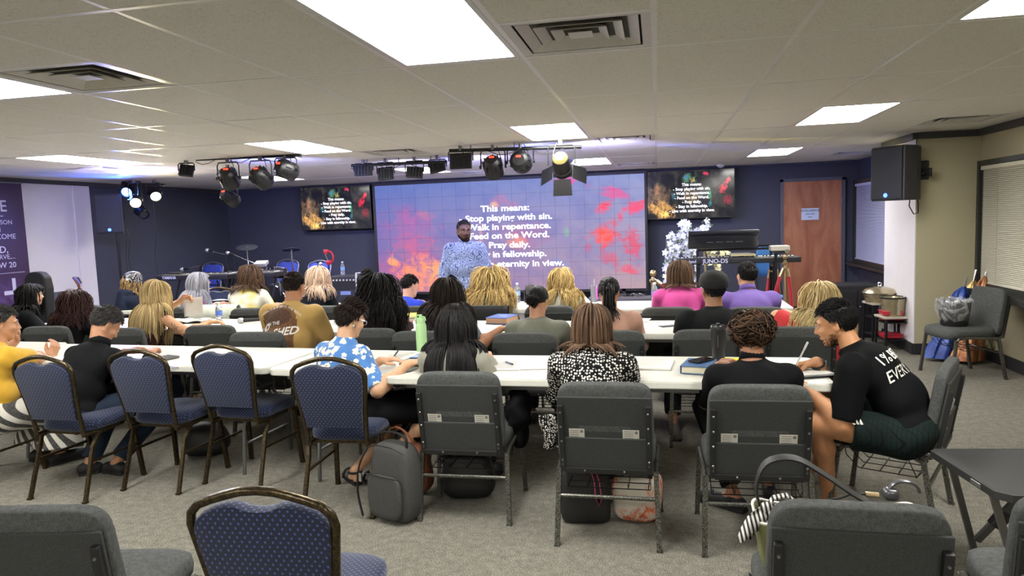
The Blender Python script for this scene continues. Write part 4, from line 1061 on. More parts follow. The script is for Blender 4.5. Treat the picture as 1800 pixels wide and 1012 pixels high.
    if shoes:
        for q in 'LR':
            F = Field(np.minimum(J['an'+q], J['toe'+q])-.12, np.maximum(J['an'+q], J['toe'+q])+.12, .008)
            a, t_ = J['an'+q], J['toe'+q]; f = unit((t_-a)*v3(1, 1, 0)); hl = a-f*.045*s; hl[2] = .04
            F.cap(hl, a+v3(0, 0, -.02), .040*s, .042*s, k=.006); F.cap(a*.75+t_*.25+v3(0, 0, -.03), t_+v3(0, 0, .008), .042*s, .034*s, k=.006); F.cap(hl, t_, .036*s, .038*s, k=.006)
            F.slab(v3(0, 0, .004), v3(0, 0, -1)); F.slab(a+v3(0, 0, .02+shoe_h), v3(0, 0, 1))
            V, Fa = F.mesh(.006); so = raw_mesh('shoe', V, Fa, shoes, root)
            m = MB(); w_ = np.cross(f, v3(0, 0, 1)); L_ = [(hl-f*.03, .03), (hl, .038), (a*.5+t_*.5, .036), (t_, .044), (t_+f*.03, .030)]
            bot = [tuple((p*v3(1, 1, 0))+w_*ww*s+v3(0, 0, .002)) for p, ww in L_]+[tuple((p*v3(1, 1, 0))-w_*ww*s+v3(0, 0, .002)) for p, ww in L_[::-1]]
            tp_ = [(x, y, .022) for x, y, z in bot]; n_ = len(bot); m.add(bot+tp_, [tuple(range(n_))[::-1], tuple(range(n_, 2*n_))]+[(i, (i+1) % n_, (i+1) % n_+n_, i+n_) for i in range(n_)]); m.build('sole', M('sole_rubber', '#b9b7b0' if shoe_h else '#1c1b1b', .7), so)
    if hair:
        hk = dict(hair); st = hk.pop('style'); mt = hk.pop('mat')
        J['hair'] = grow_hair(J, s*hs, st, mt, root, seed=seed, colliders=[tuple(map(tuple, q)) for q in [(c_, r_) for c_, r_ in body_cols]], **hk)
    J['s'] = s; J['root'] = root; J['T'] = T; J['Rb'] = Rb; J['loc'] = rootloc; J['Ri'] = Ri; J['Rz'] = Rz; J['hipw'] = Rz@hip+v3(*rootloc)
    return J
def project_on(obj, V, dirn, off=.004):
    """lay flat lettering (local coords) onto an object along a direction"""
    bvh = BVHTree.FromPolygons([v.co.copy() for v in obj.data.vertices], [tuple(p.vertices) for p in obj.data.polygons]); d = Vector(dirn).normalized(); out = []
    last = 0
    for v in V:
        hit = bvh.ray_cast(Vector(v)-d*.5, d)
        if hit[0] is not None: last = (hit[0]-Vector(v)).dot(d); out.append(hit[0]-d*off)
        else: out.append(Vector(v)+d*(last-off))
    return out
def shirt_print(J, items, mat, name='lettering'):
    """(text, size, x, z, opts) laid on the back of the shirt; x, z in the torso frame, z measured from the neck"""
    for txt, size, x, z, kw in items:
        kw = dict(kw); rot = kw.pop('rot', 0); bend = kw.pop('bend', 0); V, F = text_data(txt, size, **kw); ca, sa = math.cos(R(rot)), math.sin(R(rot)); P = []
        for a, b, _ in V:
            b2 = b - bend*a*a; P.append(J['nb'] + J['Rt'] @ v3(x+a*ca-b2*sa, -.12, z+a*sa+b2*ca)*J['s'])
        P = project_on(J['shirt'], P, tuple(J['Rt'] @ v3(0, 1, 0)), .007); m = MB(); m.add(P, F); m.build(name, mat, J['shirt'])
# ---------------- the people ----------------
HB = hair_mat('black', '#080708', '#1e1b1c'); HDB = hair_mat('darkbrown', '#100c0a', '#2f231e'); HBR = hair_mat('brown', '#2c1f19', '#6a5040'); HMB = hair_mat('midbrown', '#3a2a22', '#7d614c')
HBL = hair_mat('blonde', '#8a6f45', '#ddc592'); HCB = hair_mat('curlyblonde', '#6b4f2c', '#e3c583'); HPB = hair_mat('pinkblonde', '#8d6a5c', '#e6cdb4'); HSV = hair_mat('silver', '#75757f', '#c3c2cc'); HPL = hair_mat('paleblonde', '#a98b57', '#ecd9a8')
HDR = hair_mat('dreads', '#4a3826', '#a98b5e'); HSP = hair_mat('saltpepper', '#1d1c1d', '#4e4b4a')
BLK = cloth_mat('black', '#101113'); BLK2 = cloth_mat('washed_black', '#17191a'); DENIM = cloth_mat('denim', '#2f3a4c'); DARKT = cloth_mat('dark_trouser', '#1e1f24'); SHO = M('shoe_black', '#161617', .6); SHW = M('shoe_grey', '#8b8a86', .7)
P = {}
def bob(m, L=.24, **k): d = dict(style='bob', mat=m, L=L, n=620, r=.0048, vol=.018); d.update(k); return d
def longh(m, L=.5, st='straight', **k): d = dict(style=st, mat=m, L=L, n=900, r=.0042, vol=.02); d.update(k); return d
def short(m, L=.022, **k): d = dict(style='short', mat=m, L=L, n=1100, r=.0034); d.update(k); return d
# near row
P['yellow'] = person('person in mustard yellow tee and wide striped trousers at the left edge', (2, 536, 3.92), g=1.5, ga=1.3, lean=14, yaw=-18, size=.95, look=(-22, -10, 0), skin_='#b88766',
    shirt=cloth_mat('mustard', '#d2a437'), sleeve=.8, pants=cloth_mat('wide_stripe', '#cfcbc0', 'stripe', '#3a3a3a', '#5a5855', scale=1.0), plen=.93, skirt=True, shoes=SHO, hair=short(HSP, .03), h=.007,
    wr={'R': at(98, 628, Y=4.5), 'L': at(28, 598, Y=4.42)}, hand={'R': dict(d=(.1, .4, .9), n=(-.9, .3, 0), curl=.9, thumb=.6), 'L': dict(d=(.35, -.1, .9), n=(-.3, -.9, .2), curl=1.3, thumb=.7)}, elh={'R': (.9, .2, -.7)})
P['jacket'] = person('man in a black jacket bent over the table with his head down, blue jeans', (203, 541, 3.92), g=1.25, ga=1.2, lean=26, yaw=-12, size=.95, look=(-12, -46, 0), skin_='#b27f60', shirt=cloth_mat('jacket_black', '#131416'), sleeve=1.92, collar=cloth_mat('jacket_black', '#131416'),
    pants=cloth_mat('jeans', '#26303f'), plen=.97, shoes=SHO, shoe_h=.03, hair=short(HSP, .034), h=.008, sw=.19, bow=-.06, legs={'L': ((-3.78, 4.35, .5), at(158, 812, z=.08), at(172, 822, z=.03)), 'R': ((-3.42, 4.45, .5), at(205, 812, z=.08), at(190, 822, z=.03))})
P['floral'] = person('woman in a blue floral blouse, glasses and sandals, writing at the table', (622, 527, 3.92), g=1.12, ga=1.1, lean=20, yaw=-22, size=.90, look=(-8, -24, 0), skin_='#c79a78',
    shirt=cloth_mat('blue_floral', '#4a78b4', 'floral', '#e6e3d6', '#d6c98e', scale=1.5), sleeve=.95, pants=BLK, plen=.72, shoes=None, hair=short(HDB, .05, r=.0042), h=.007,
    wr={'R': at(716, 640, z=.79), 'L': at(668, 634, z=.79)}, legs={'L': ((-1.52, 4.28, .5), at(624, 828, Y=4.1), at(612, 848, Y=4.2)), 'R': ((-1.30, 4.12, .5), at(660, 830, Y=4.05), at(648, 850, Y=4.16))})
P['girl'] = person('woman with very long straight black hair in a pale olive shirt', (800, 531, 3.87), g=1.02, lean=16, yaw=-2, size=.90, look=(0, -10, 0), skin_='#b98a6b', shirt=cloth_mat('pale_olive', '#8f8e82'), sleeve=1.9, pants=BLK, shoes=SHO,
    hair=longh(HB, .52, n=1700, r=.0040, vol=.015, narrow=.05))
P['polka'] = person('woman with brown shoulder-length hair in a black top with white dots', (1040, 532, 3.68), g=1.25, ga=1.2, lean=17, size=.90, look=(0, -14, 0), skin_='#b98a6b', shirt=cloth_mat('polka', '#121212', 'dots', '#d6d2ca', scale=1.15), sleeve=1.9, sw=.195, pants=BLK, shoes=SHO, skirt=False,
    hair=bob(HMB, .25, n=1100, r=.0045, vol=.022))
P['scrub'] = person('woman with piled-up curly dark hair in a plain black top', (1318, 550, 3.67), g=1.3, ga=1.2, lean=16, yaw=2, size=.90, look=(6, -14, 0), skin_='#9a6a4d', shirt=cloth_mat('scrub_black', '#0e0e10'), collar=cloth_mat('scrub_black', '#0e0e10'), sleeve=.9, sw=.205, pants=BLK, shoes=M('sneaker_black', '#1a1a1c', .7), shoe_h=.02,
    hair=dict(style='updo', mat=hair_mat('curlybrown', '#140e0b', '#5e4432'), L=.2, n=900, r=.0042, tie=(0, -.04, .035), vol=.112, curl=.006), legs={'L': ((.26, 4.2, .5), at(1290, 868, z=.09), at(1240, 872, z=.03)), 'R': ((.6, 4.2, .5), (.6, 4.15, .09), (.62, 4.32, .03))})
_wr = at(1436, 636, z=.80)
P['writer'] = person('barefoot man in black tee with white lettering and shorts, sitting sideways and writing', at(1462, 530, Y=4.02), g=1.2, ga=1.3, lean=34, yaw=63, look=(4, -16, 0), skin_='#b9835c', h=.0062, hc=.009, bow=-.05, sw=.20, s0=.97,
    shirt=cloth_mat('tee_black', '#0c0d0f'), sleeve=.92, pants=cloth_mat('shorts_check', '#16201f', 'plaid', '#0c1110', scale=3), plen=.28, shoes=None, barefoot=True, hair=short(HB, .026, n=2200, r=.0026, lift=.7), lipc='#8a5040', brows=M('brow_dark', '#1c1512', .8),
    wr={'R': _wr, 'L': at(1414, 680, Y=3.82)}, hand={'R': dict(d=(-.85, .15, -.25), n=(.0, -.55, -.8), curl=.85, thumb=.9), 'L': dict(d=(-.9, .3, .1), n=(0, 0, -1), curl=.4)}, elh={'L': (0, -.4, -.9), 'R': (.2, .3, -.9)},
    legs={'L': (at(1432, 742, Y=3.82), at(1458, 872, Y=3.98), at(1425, 915, Y=3.95)), 'R': (at(1440, 700, Y=4.35), at(1440, 808, Y=4.45), at(1395, 836, Y=4.5))})
# second row
P['glasses'] = person('woman in black with dark hair and black glasses turned to the right, far left', (52, 497, 5.90), g=1.3, ga=1.25, lean=15, yaw=-40, size=.90, look=(-25, -2, 0), skin_='#c59a80', shirt=BLK, sleeve=1.9, pants=DARKT, shoes=SHO, hair=bob(HB, .26, n=700, vol=.03, curl=.006))
P['darkcurl'] = person('person seen from behind with long dark reddish curly hair at the left', (131, 509, 5.60), g=1.05, lean=15, size=.90, look=(0, -10, 0), skin_='#b98a6b', shirt=BLK, sleeve=.6, pants=DARKT, shoes=SHO, hair=longh(hair_mat('redbrown', '#1c1110', '#4b2f2b'), .33, 'curly', curl=.010, vol=.045, n=900, r=.0055))
P['blonde'] = person('woman with very long blonde hair and a tattooed arm holding up a sheet of paper', (277, 491, 5.50), g=1.2, ga=1.15, lean=15, yaw=-20, size=.90, look=(-8, -12, 0), skin_='#c2906c', shirt=cloth_mat('brown_top', '#3a2622'), sleeve=0, pants=DARKT, shoes=SHO, h=.008,
    hair=longh(HBL, .50, n=1500, vol=.03, narrow=.03), wr={'L': at(318, 528, Y=5.98), 'R': at(366, 567, z=.79)}, hand={'L': dict(d=(.9, .2, .2), n=(.2, -.9, -.3), curl=.8), 'R': dict(d=(.8, .5, .1), n=(0, 0, -1), curl=.7)}, elh={'L': (-.9, -.3, -.6), 'R': (.9, -.5, -.9)})
P['tan'] = person('heavy man in a tan tee with a brown printed back', (517, 477, 5.28), g=1.62, ga=1.45, lean=16, size=.95, look=(-4, -12, 0), skin_='#a5714f', sw=.215, shirt=cloth_mat('tan_tee', '#b08f55'), sleeve=.95, pants=DENIM, shoes=SHO, hair=short(HDB, .016, n=1100, r=.004), h=.009)
P['brown'] = person('woman with big dark curly hair in a dark brown top, centre left', (667, 481, 5.40), g=1.2, ga=1.2, lean=15, yaw=-6, size=.90, look=(-6, -12, 0), skin_='#9a6b50', shirt=cloth_mat('dark_brown', '#2e2021'), sleeve=1.9, pants=DARKT, shoes=SHO, hair=longh(HB, .42, 'curly', curl=.013, vol=.075, n=1100, r=.006))
P['greytee'] = person('woman with long dark wavy hair in a slate grey tee behind the black-haired woman', (786, 486, 5.27), g=1.2, ga=1.3, lean=15, yaw=-6, size=.90, look=(-8, -8, 0), skin_='#a9785a', shirt=cloth_mat('slate', '#4c5355'), sleeve=.9, pants=DARKT, shoes=SHO, hair=longh(HDB, .48, 'wavy', curl=.008, vol=.04, n=1100, r=.005), wr={'R': at(880, 578, z=.79)})
P['olive'] = person('person with a dark low bun in an olive grey tee, centre', (948, 503, 5.18), g=1.42, ga=1.3, lean=20, size=.95, look=(-8, -28, 0), skin_='#a9785a', sw=.20, shirt=cloth_mat('olive_grey', '#6d6f63'), sleeve=.85, pants=DENIM, shoes=SHO, hair=dict(style='bun', mat=HB, L=.2, n=900, r=.0042, tie=(-.012, -.115, -.03), vol=.055, curl=.002))
P['peach'] = person('person with a dark ponytail in a peach top, centre right', (1070, 486, 5.26), g=1.4, ga=1.25, lean=15, size=.90, look=(4, -8, 0), skin_='#a9785a', sw=.195, shirt=cloth_mat('peach', '#b98f7c'), sleeve=1.7, pants=DARKT, shoes=SHO, hair=dict(style='pony', mat=HB, L=.32, n=900, r=.0042, tie=(0, -.115, .05)))
P['cap'] = person('man in a black cap and black tee, second row right', (1255, 480, 5.28), g=1.45, ga=1.35, lean=15, yaw=4, size=.95, look=(16, 6, 0), skin_='#8f6446', sw=.215, shirt=BLK2, sleeve=.95, pants=DARKT, shoes=M('sneaker_brown', '#4a4441', .7), hair=short(HB, .012, n=700), legs={'L': ((.1, 5.75, .5), (.09, 5.35, .10), (.11, 5.15, .035)), 'R': ((.5, 5.75, .5), (.52, 5.7, .09), (.54, 5.88, .03))})
P['red'] = person('person with long pale curly hair in a red top leaning on one elbow', (1440, 493, 5.36), g=1.1, ga=1.2, lean=15, yaw=8, size=.90, look=(12, -8, 0), skin_='#c79a78', shirt=cloth_mat('red_top', '#b2272c'), sleeve=.9, pants=cloth_mat('white_pants', '#9a98a8'), shoes=SHW, hair=longh(HPL, .42, 'curly', curl=.010, vol=.045, n=1000, r=.005),
    wr={'L': at(1422, 556, Y=5.58)}, elh={'L': (-1, .1, -.12)})
# third row
P['scarf'] = person('person with tied-up locs under a black and white headscarf, navy hoodie', (232, 480, 7.25), g=1.1, ga=1.15, lean=15, yaw=-30, size=.90, look=(-18, -8, 0), skin_='#4f362b', shirt=cloth_mat('navy_hoodie', '#1d2334'), hood=True, sleeve=1.9, pants=DARKT, shoes=SHO,
    hair=dict(style='dreads', mat=HDR, L=.2, n=150, r=.009, vol=.02, curl=.006))
P['silver'] = person('woman with long silver hair and glasses in a colourful off-shoulder top', (347, 477, 7.00), g=1.2, ga=1.2, lean=15, yaw=-28, size=.90, look=(-22, 4, 0), skin_='#c2907c', shirt=cloth_mat('colourful', '#444444', 'multi'), sleeve=1.4, pants=DARKT, shoes=SHO, hair=longh(HSV, .36, 'wavy', curl=.005, vol=.03, n=1000))
P['tiedye'] = person('woman with wavy brown hair in a white and yellow tie-dye tee', (440, 465, 6.82), g=1.3, ga=1.25, lean=15, size=.90, look=(-6, -8, 0), skin_='#b98a6b', shirt=cloth_mat('tiedye', '#cfcbb8', 'tiedye', '#ddd9cf', '#c9b648'), sleeve=.95, pants=DENIM, shoes=SHO, hair=bob(HBR, .28, style='wavy', curl=.008, n=1000, r=.0045, vol=.03))
P['pinkblonde'] = person('woman with wavy pink-blonde hair in a black jacket', (561, 467, 6.90), g=1.1, lean=15, yaw=-10, size=.90, look=(-10, -14, 0), skin_='#c79a78', shirt=cloth_mat('black_jacket', '#181b24'), sleeve=1.9, pants=DARKT, shoes=SHO, hair=longh(HPB, .34, 'wavy', curl=.009, vol=.03, n=800, r=.005))
P['lace'] = person('person in a white patterned top with a dark bun, mostly hidden behind the curly-haired woman', (650, 478, 7.00), g=1.1, lean=15, size=.90, look=(-20, -5, 0), skin_='#b98a6b', shirt=cloth_mat('white_lace', '#cdcac2', 'dots', '#8d8a86', scale=1.4), sleeve=.9, pants=DARKT, shoes=SHO, hair=dict(style='updo', mat=HB, L=.2, n=500, r=.0045, tie=(-.01, -.05, .11), vol=.06, curl=.006))
P['blue'] = person('man in a bright blue pullover bent over to the right, third row', (722, 483, 6.80), g=1.3, ga=1.2, lean=24, yaw=-14, size=.95, look=(-22, -22, -10), skin_='#c09080', sw=.19, shirt=cloth_mat('royal_blue', '#2038b0'), sleeve=1.9, pants=DARKT, shoes=SHO, hair=short(HB, .03, n=900, r=.004))
P['curlyblonde'] = person('woman with very full curly blonde hair in front of the speaking man', (861, 471, 6.75), g=1.05, lean=15, size=.90, look=(0, -8, 0), skin_='#c79a78', shirt=cloth_mat('cream_knit', '#b5b2a5'), sleeve=1.9, pants=DARKT, shoes=SHO, hair=longh(HCB, .40, 'curly', curl=.012, vol=.085, n=1300, r=.0048))
P['wavyblonde'] = person('woman with long wavy golden hair holding a white sheet', (985, 470, 6.70), g=1.0, lean=15, size=.90, look=(0, -8, 0), skin_='#c79a78', shirt=cloth_mat('pale_grey_top', '#a9aa9c'), sleeve=1.9, pants=DARKT, shoes=SHO, hair=longh(HCB, .40, 'curly', curl=.009, vol=.035, n=1200, r=.0045))
P['pink'] = person('woman with a brown bob in a bright pink top', (1195, 457, 6.53), g=1.42, ga=1.3, lean=15, size=.90, look=(-4, -2, 0), skin_='#c79a78', sw=.20, shirt=cloth_mat('bright_pink', '#c0488c'), sleeve=1.4, pants=DARKT, shoes=SHO, hair=bob(HMB, .22, n=1100, r=.0045, vol=.028))
P['purple'] = person('man with short dark hair in a purple polo shirt', (1314, 459, 6.48), g=1.45, ga=1.35, lean=15, yaw=6, size=.95, look=(14, 4, 0), skin_='#b98a6b', sw=.22, shirt=cloth_mat('purple_polo', '#6d569c'), collar=cloth_mat('purple_polo', '#6d569c'), sleeve=.95, pants=DARKT, shoes=SHO, hair=short(HB, .018, n=1100, r=.004))
# the speaker
P['speaker'] = person('man standing before the big screen in a blue paisley shirt', at(815, 387, Y=8.6), g=1.42, ga=1.35, hs=1.14, lean=-1, yaw=195, look=(14, -6, 0), stand=True, skin_='#5f4236', h=.008, hc=.009, sw=.20, bow=.0,
    shirt=cloth_mat('paisley', '#9aa9cc', 'paisley', '#46527c', scale=.8), collar=cloth_mat('paisley', '#8f9fc8'), sleeve=1.93, pants=BLK, shoes=SHO, hair=dict(style='buzz', mat=HB, L=.007, n=1200, r=.0028), lipc='#5c332e')
# ---- accessories worn by people ----
GLF = M('glasses_frame', '#161616', .3); GLC = M('glasses_clear', '#b9bcc4', .15, .4)
def glasses(J, mat):
    T, s = J['T'], J['s']; m = MB()
    for sx in (-1, 1):
        m.tube([T(sx*.033+.024*math.cos(a), .096, .003+.017*math.sin(a)) for a in [k*PI/8 for k in range(16)]], .0016, 5, closed=True)
        m.tube([T(sx*.057, .094, .008), T(sx*.075, .06, .008), T(sx*.080, -.01, .006)], .0016, 5)
    m.tube([T(-.009, .098, .006), T(.009, .098, .006)], .0016, 5); o = m.build('glasses', mat, J['root']); return o
for k_, m_ in (('glasses', GLF), ('floral', GLC), ('silver', GLC)): glasses(P[k_], m_)
def earring(J, sx, mat, drop=.018):
    T = J['T']; m = MB(); m.tube([T(sx*.082+.0*a, -.012+.009*math.cos(a), -.050+.012*math.sin(a)) for a in [k*PI/5 for k in range(10)]], .0018, 5, closed=True); m.build('earring', mat, J['root'])
earring(P['floral'], 1, STEEL); earring(P['scarf'], 1, STEEL)
# beard on the writer and the speaker
def beard(J, mat, n, L, r, seed=5, cheek=True):
    rg = np.random.default_rng(seed); V = []; F = []; T = J['T']; bvh = None; body = [c for c in J['root'].children if c.name.startswith('body')][0]
    bvh = BVHTree.FromPolygons([v.co.copy() for v in body.data.vertices], [tuple(p.vertices) for p in body.data.polygons]); c0 = T(0, .01, -.04)
    for i in range(n):
        az = rg.uniform(-1.75, 1.75); el = rg.uniform(-1.25, -.05 if abs(az) > .9 else -.02)
        if abs(az) < .42 and -.34 < el < -.14: continue
        if abs(az) > .42 and abs(az) < 1.2 and el > -.35: continue
        q = T(.2*math.sin(az)*math.cos(el), .01+.2*math.cos(az)*math.cos(el), -.045+.2*math.sin(el)); d = (c0-q).normalized(); hit = bvh.ray_cast(q, d)
        if hit[0] is None: continue
        p = hit[0]; out = (-d*.4+(T(0, 0, -1)-T(0, 0, 0))*.8).normalized(); a = out.cross(Vector(rg.normal(size=3))).normalized(); b = out.cross(a); o = len(V)
        for k in range(3): V.append(p+(a*math.cos(k*2.1)+b*math.sin(k*2.1))*r-out*.001)
        V.append(p+out*L); F += [(o, o+1, o+3), (o+1, o+2, o+3), (o+2, o, o+3)]
    m = MB(); m.add(V, F); m.build('beard', mat, J['root'], True, 0)
beard(P['writer'], HB, 900, .006, .0016); beard(P['speaker'], HB, 1500, .009, .0026)
# cap
J = P['cap']; T, s = J['T'], J['s']; Rb = J['Rb']; m = MB(); CAPM = M('cap_black', '#131416', .8, bump=.3, bscale=500)
m.lathe([(.104, .0), (.108, .02), (.106, .05), (.092, .085), (.062, .108), (.025, .118), (0, .119)], c=T(0, -.014, .030), n=24, m=Rb, cap=False); cp = m.build('baseball_cap', CAPM, J['root'], True, 0)
m = MB(); m.sph(T(0, -.014, .150), .008, 8); m.build('button', CAPM, cp, True)
g_ = [[tuple(T((.078-.02*k*(abs(u)))*u*1.0, .085+.03*k*(1-u*u*.45), .036-.006*k)) for u in (-1, -.6, -.2, .2, .6, 1)] for k in (0, 1, 2, 3)]
m = MB(); m.sheet(g_); m.build('brim', CAPM, cp, True, 0, .004)
# headscarf
J = P['scarf']; T = J['T']; t = NT('scarf_cloth'); n_ = t.noise(9, 2, .5); sc_ = t.node('ShaderNodeVectorMath', {0: n_.outputs['Color']}, operation='SCALE'); sc_.inputs['Scale'].default_value = .2
ad = t.node('ShaderNodeVectorMath', {0: t.tc.outputs['Object'], 1: sc_.outputs[0]}, operation='ADD'); vo = t.node('ShaderNodeTexVoronoi', {'Vector': ad.outputs[0], 'Scale': 12}); t.col(t.ramp(t.math('FRACT', t.math('MULTIPLY', vo.outputs['Distance'], 3)), [(.70, srgb('#15151a')), (.74, srgb('#d0cfd6')), (.86, srgb('#d0cfd6')), (.9, srgb('#15151a'))]))
m = MB(); m.lathe([(.100, -.03), (.106, .0), (.107, .03), (.098, .065), (.07, .095), (.03, .108), (0, .11)], c=T(0, -.0, .036), n=24, m=J['Rb'] @ Matrix.Rotation(R(14), 3, 'X'), cap=False); m.build('headscarf', t.m, J['root'], True, 0)
# lettering on clothes
WHT = M('print_white', '#d8d6cf', .7); BRP = M('print_brown', '#4a3020', .8, var=.35, scale=70)
J = P['tan']
def disc(r, n=26, rx=1, rz=1): return [(math.cos(2*PI*k/n)*r*rx, math.sin(2*PI*k/n)*r*rz) for k in range(n)]
def patch(J, x, z, w_, h_, nx, nz, mat, name, mask=None, off=.003):
    V = [J['nb'] + J['Rt'] @ v3(x+w_*(i/nx-.5), -.12, z+h_*(j/nz-.5))*J['s'] for j in range(nz+1) for i in range(nx+1)]; Pp = project_on(J['shirt'], V, tuple(J['Rt'] @ v3(0, 1, 0)), off)
    F = [(j*(nx+1)+i, j*(nx+1)+i+1, (j+1)*(nx+1)+i+1, (j+1)*(nx+1)+i) for j in range(nz) for i in range(nx) if mask is None or mask((i+.5)/nx*2-1, (j+.5)/nz*2-1)]
    m = MB(); m.add(Pp, F); return m.build(name, mat, J['shirt'])
patch(J, -.05, -.20, .36, .38, 26, 28, M('print_tint', '#6b4a2e', .85, var=.35, scale=45), 'printed_panel', lambda x, y: x*x+y*y < 1 or y < -.1)
patch(J, -.05, -.13, .27, .15, 22, 12, BRP, 'printed_truck', lambda x, y: x*x+y*y < .95, .0045)
shirt_print(J, [('SLED', .092, -.20, -.235, dict(bold=.02, shear=.25, rot=10, xs=.85)), ('IN THE', .040, -.075, -.19, dict(bold=.02, shear=.2, rot=6)), ('SHED', .10, .045, -.262, dict(bold=.02, shear=.25, rot=10, xs=.85)), ('DIDN\'T RUN WITH THE REST', .030, -.04, -.035, dict(bend=2.2))], WHT)
J = P['writer']
shirt_print(J, [('1% BETTER', .082, .0, -.115, dict(bold=.006, xs=.72, shear=.1)), ('EVERY DAY', .082, .0, -.205, dict(bold=.006, xs=.72, shear=.1))], WHT)
# stripes emblem on the shorts
q = Vector(J['Ri'] @ (np.array(at(1510, 746, Y=3.7))-v3(*J['loc'])))
pb = J['pants']; dv = Vector(J['Ri'] @ np.array((_f.x+.25, _f.y, _f.z)))
m = MB()
for k, (x0, x1) in enumerate(((-.024, -.012), (-.008, .004), (.008, .020))):
    hgt = .010+.011*k; base = [Vector((x0, 0, 0)), Vector((x1, 0, 0)), Vector((x1-.012, 0, hgt)), Vector((x0-.012, 0, hgt))]
    rt_ = Vector(J['Ri'] @ np.array((1, 0, 0))); upv = Vector((0, 0, 1)); Pp = project_on(pb, [q+rt_*b.x+upv*b.z for b in base], dv, .004); m.add(Pp, [(0, 1, 2, 3)])
m.build('emblem', WHT, pb)
J = P['blue']; patch(J, .0, -.05, .045, .045, 4, 4, WHT, 'emblem', lambda x, y: x*x+y*y < 1)
J = P['scrub']; patch(J, .01, -.24, .035, .014, 3, 2, WHT, 'back_tab')
# watch
J = P['writer']; wq = Vector(J['wrR']*.93+J['elR']*.07); ax = Vector(J['wrR']-J['elR']).normalized(); u_ = ax.orthogonal().normalized(); v_ = ax.cross(u_)
m = MB(); m.tube([wq+(u_*math.cos(a)*.034+v_*math.sin(a)*.034) for a in [k*PI/8 for k in range(16)]], .007, 6, closed=True, flat=1); m.build('wrist_strap', BLACKP, J['root'])
# sandals
J = P['floral']
for q in 'LR':
    a, t_ = Vector(J['an'+q]), Vector(J['toe'+q]); f = Vector((t_.x-a.x, t_.y-a.y, 0)).normalized(); w_ = f.cross(Vector((0, 0, 1)))
    hl = Vector((a.x, a.y, 0))-f*.05; tp = Vector((t_.x, t_.y, 0))+f*.03; out = [hl-w_*.025, hl+w_*.025, (hl+tp)/2+w_*.035, tp+w_*.03, tp-w_*.03, (hl+tp)/2-w_*.035]
    m = MB(); m.add([p+Vector((0, 0, .002)) for p in out]+[p+Vector((0, 0, .028)) for p in out], [(5,4,3,2,1,0), (6,7,8,9,10,11)]+[(i, (i+1) % 6, (i+1) % 6+6, i+6) for i in range(6)])
    m.tube([a+Vector((0, 0, .0))+(w_*math.cos(x)+f*math.sin(x))*.042 for x in [k*PI/6 for k in range(12)]], .008, 6, closed=True)
    mid_ = t_*.8+a*.2; m.tube([Vector((mid_.x, mid_.y, 0))+w_*.042*math.cos(x)+Vector((0, 0, .015+.055*math.sin(x))) for x in [k*PI/6 for k in range(7)]], .009, 6); m.build('sandal', SHO, J['root'], True)

# tattoo lines on the blonde woman's upper arm
J = P['blonde']; body = [c for c in J['root'].children if c.name.startswith('body')][0]; c0 = Vector(J['shR']*.35+J['elR']*.65); dv = Vector(J['Ri'] @ np.array((_f.x, _f.y, _f.z))); u_ = Vector(J['elR']-J['shR']).normalized(); w_ = dv.cross(u_).normalized()
INKT = M('tattoo_ink', '#4f5552', .6)
for k in range(3):
    Pt = [c0+u_*(.03*math.cos(a*1.1+k)+.03*(k-1))+w_*.018*math.sin(a*1.7+k*2) for a in [i*.3 for i in range(14)]]; Pt = project_on(body, Pt, tuple(dv), .001)
    m = MB(); m.tube(Pt, .0018, 5); m.build('tattoo', INKT, J['root'])
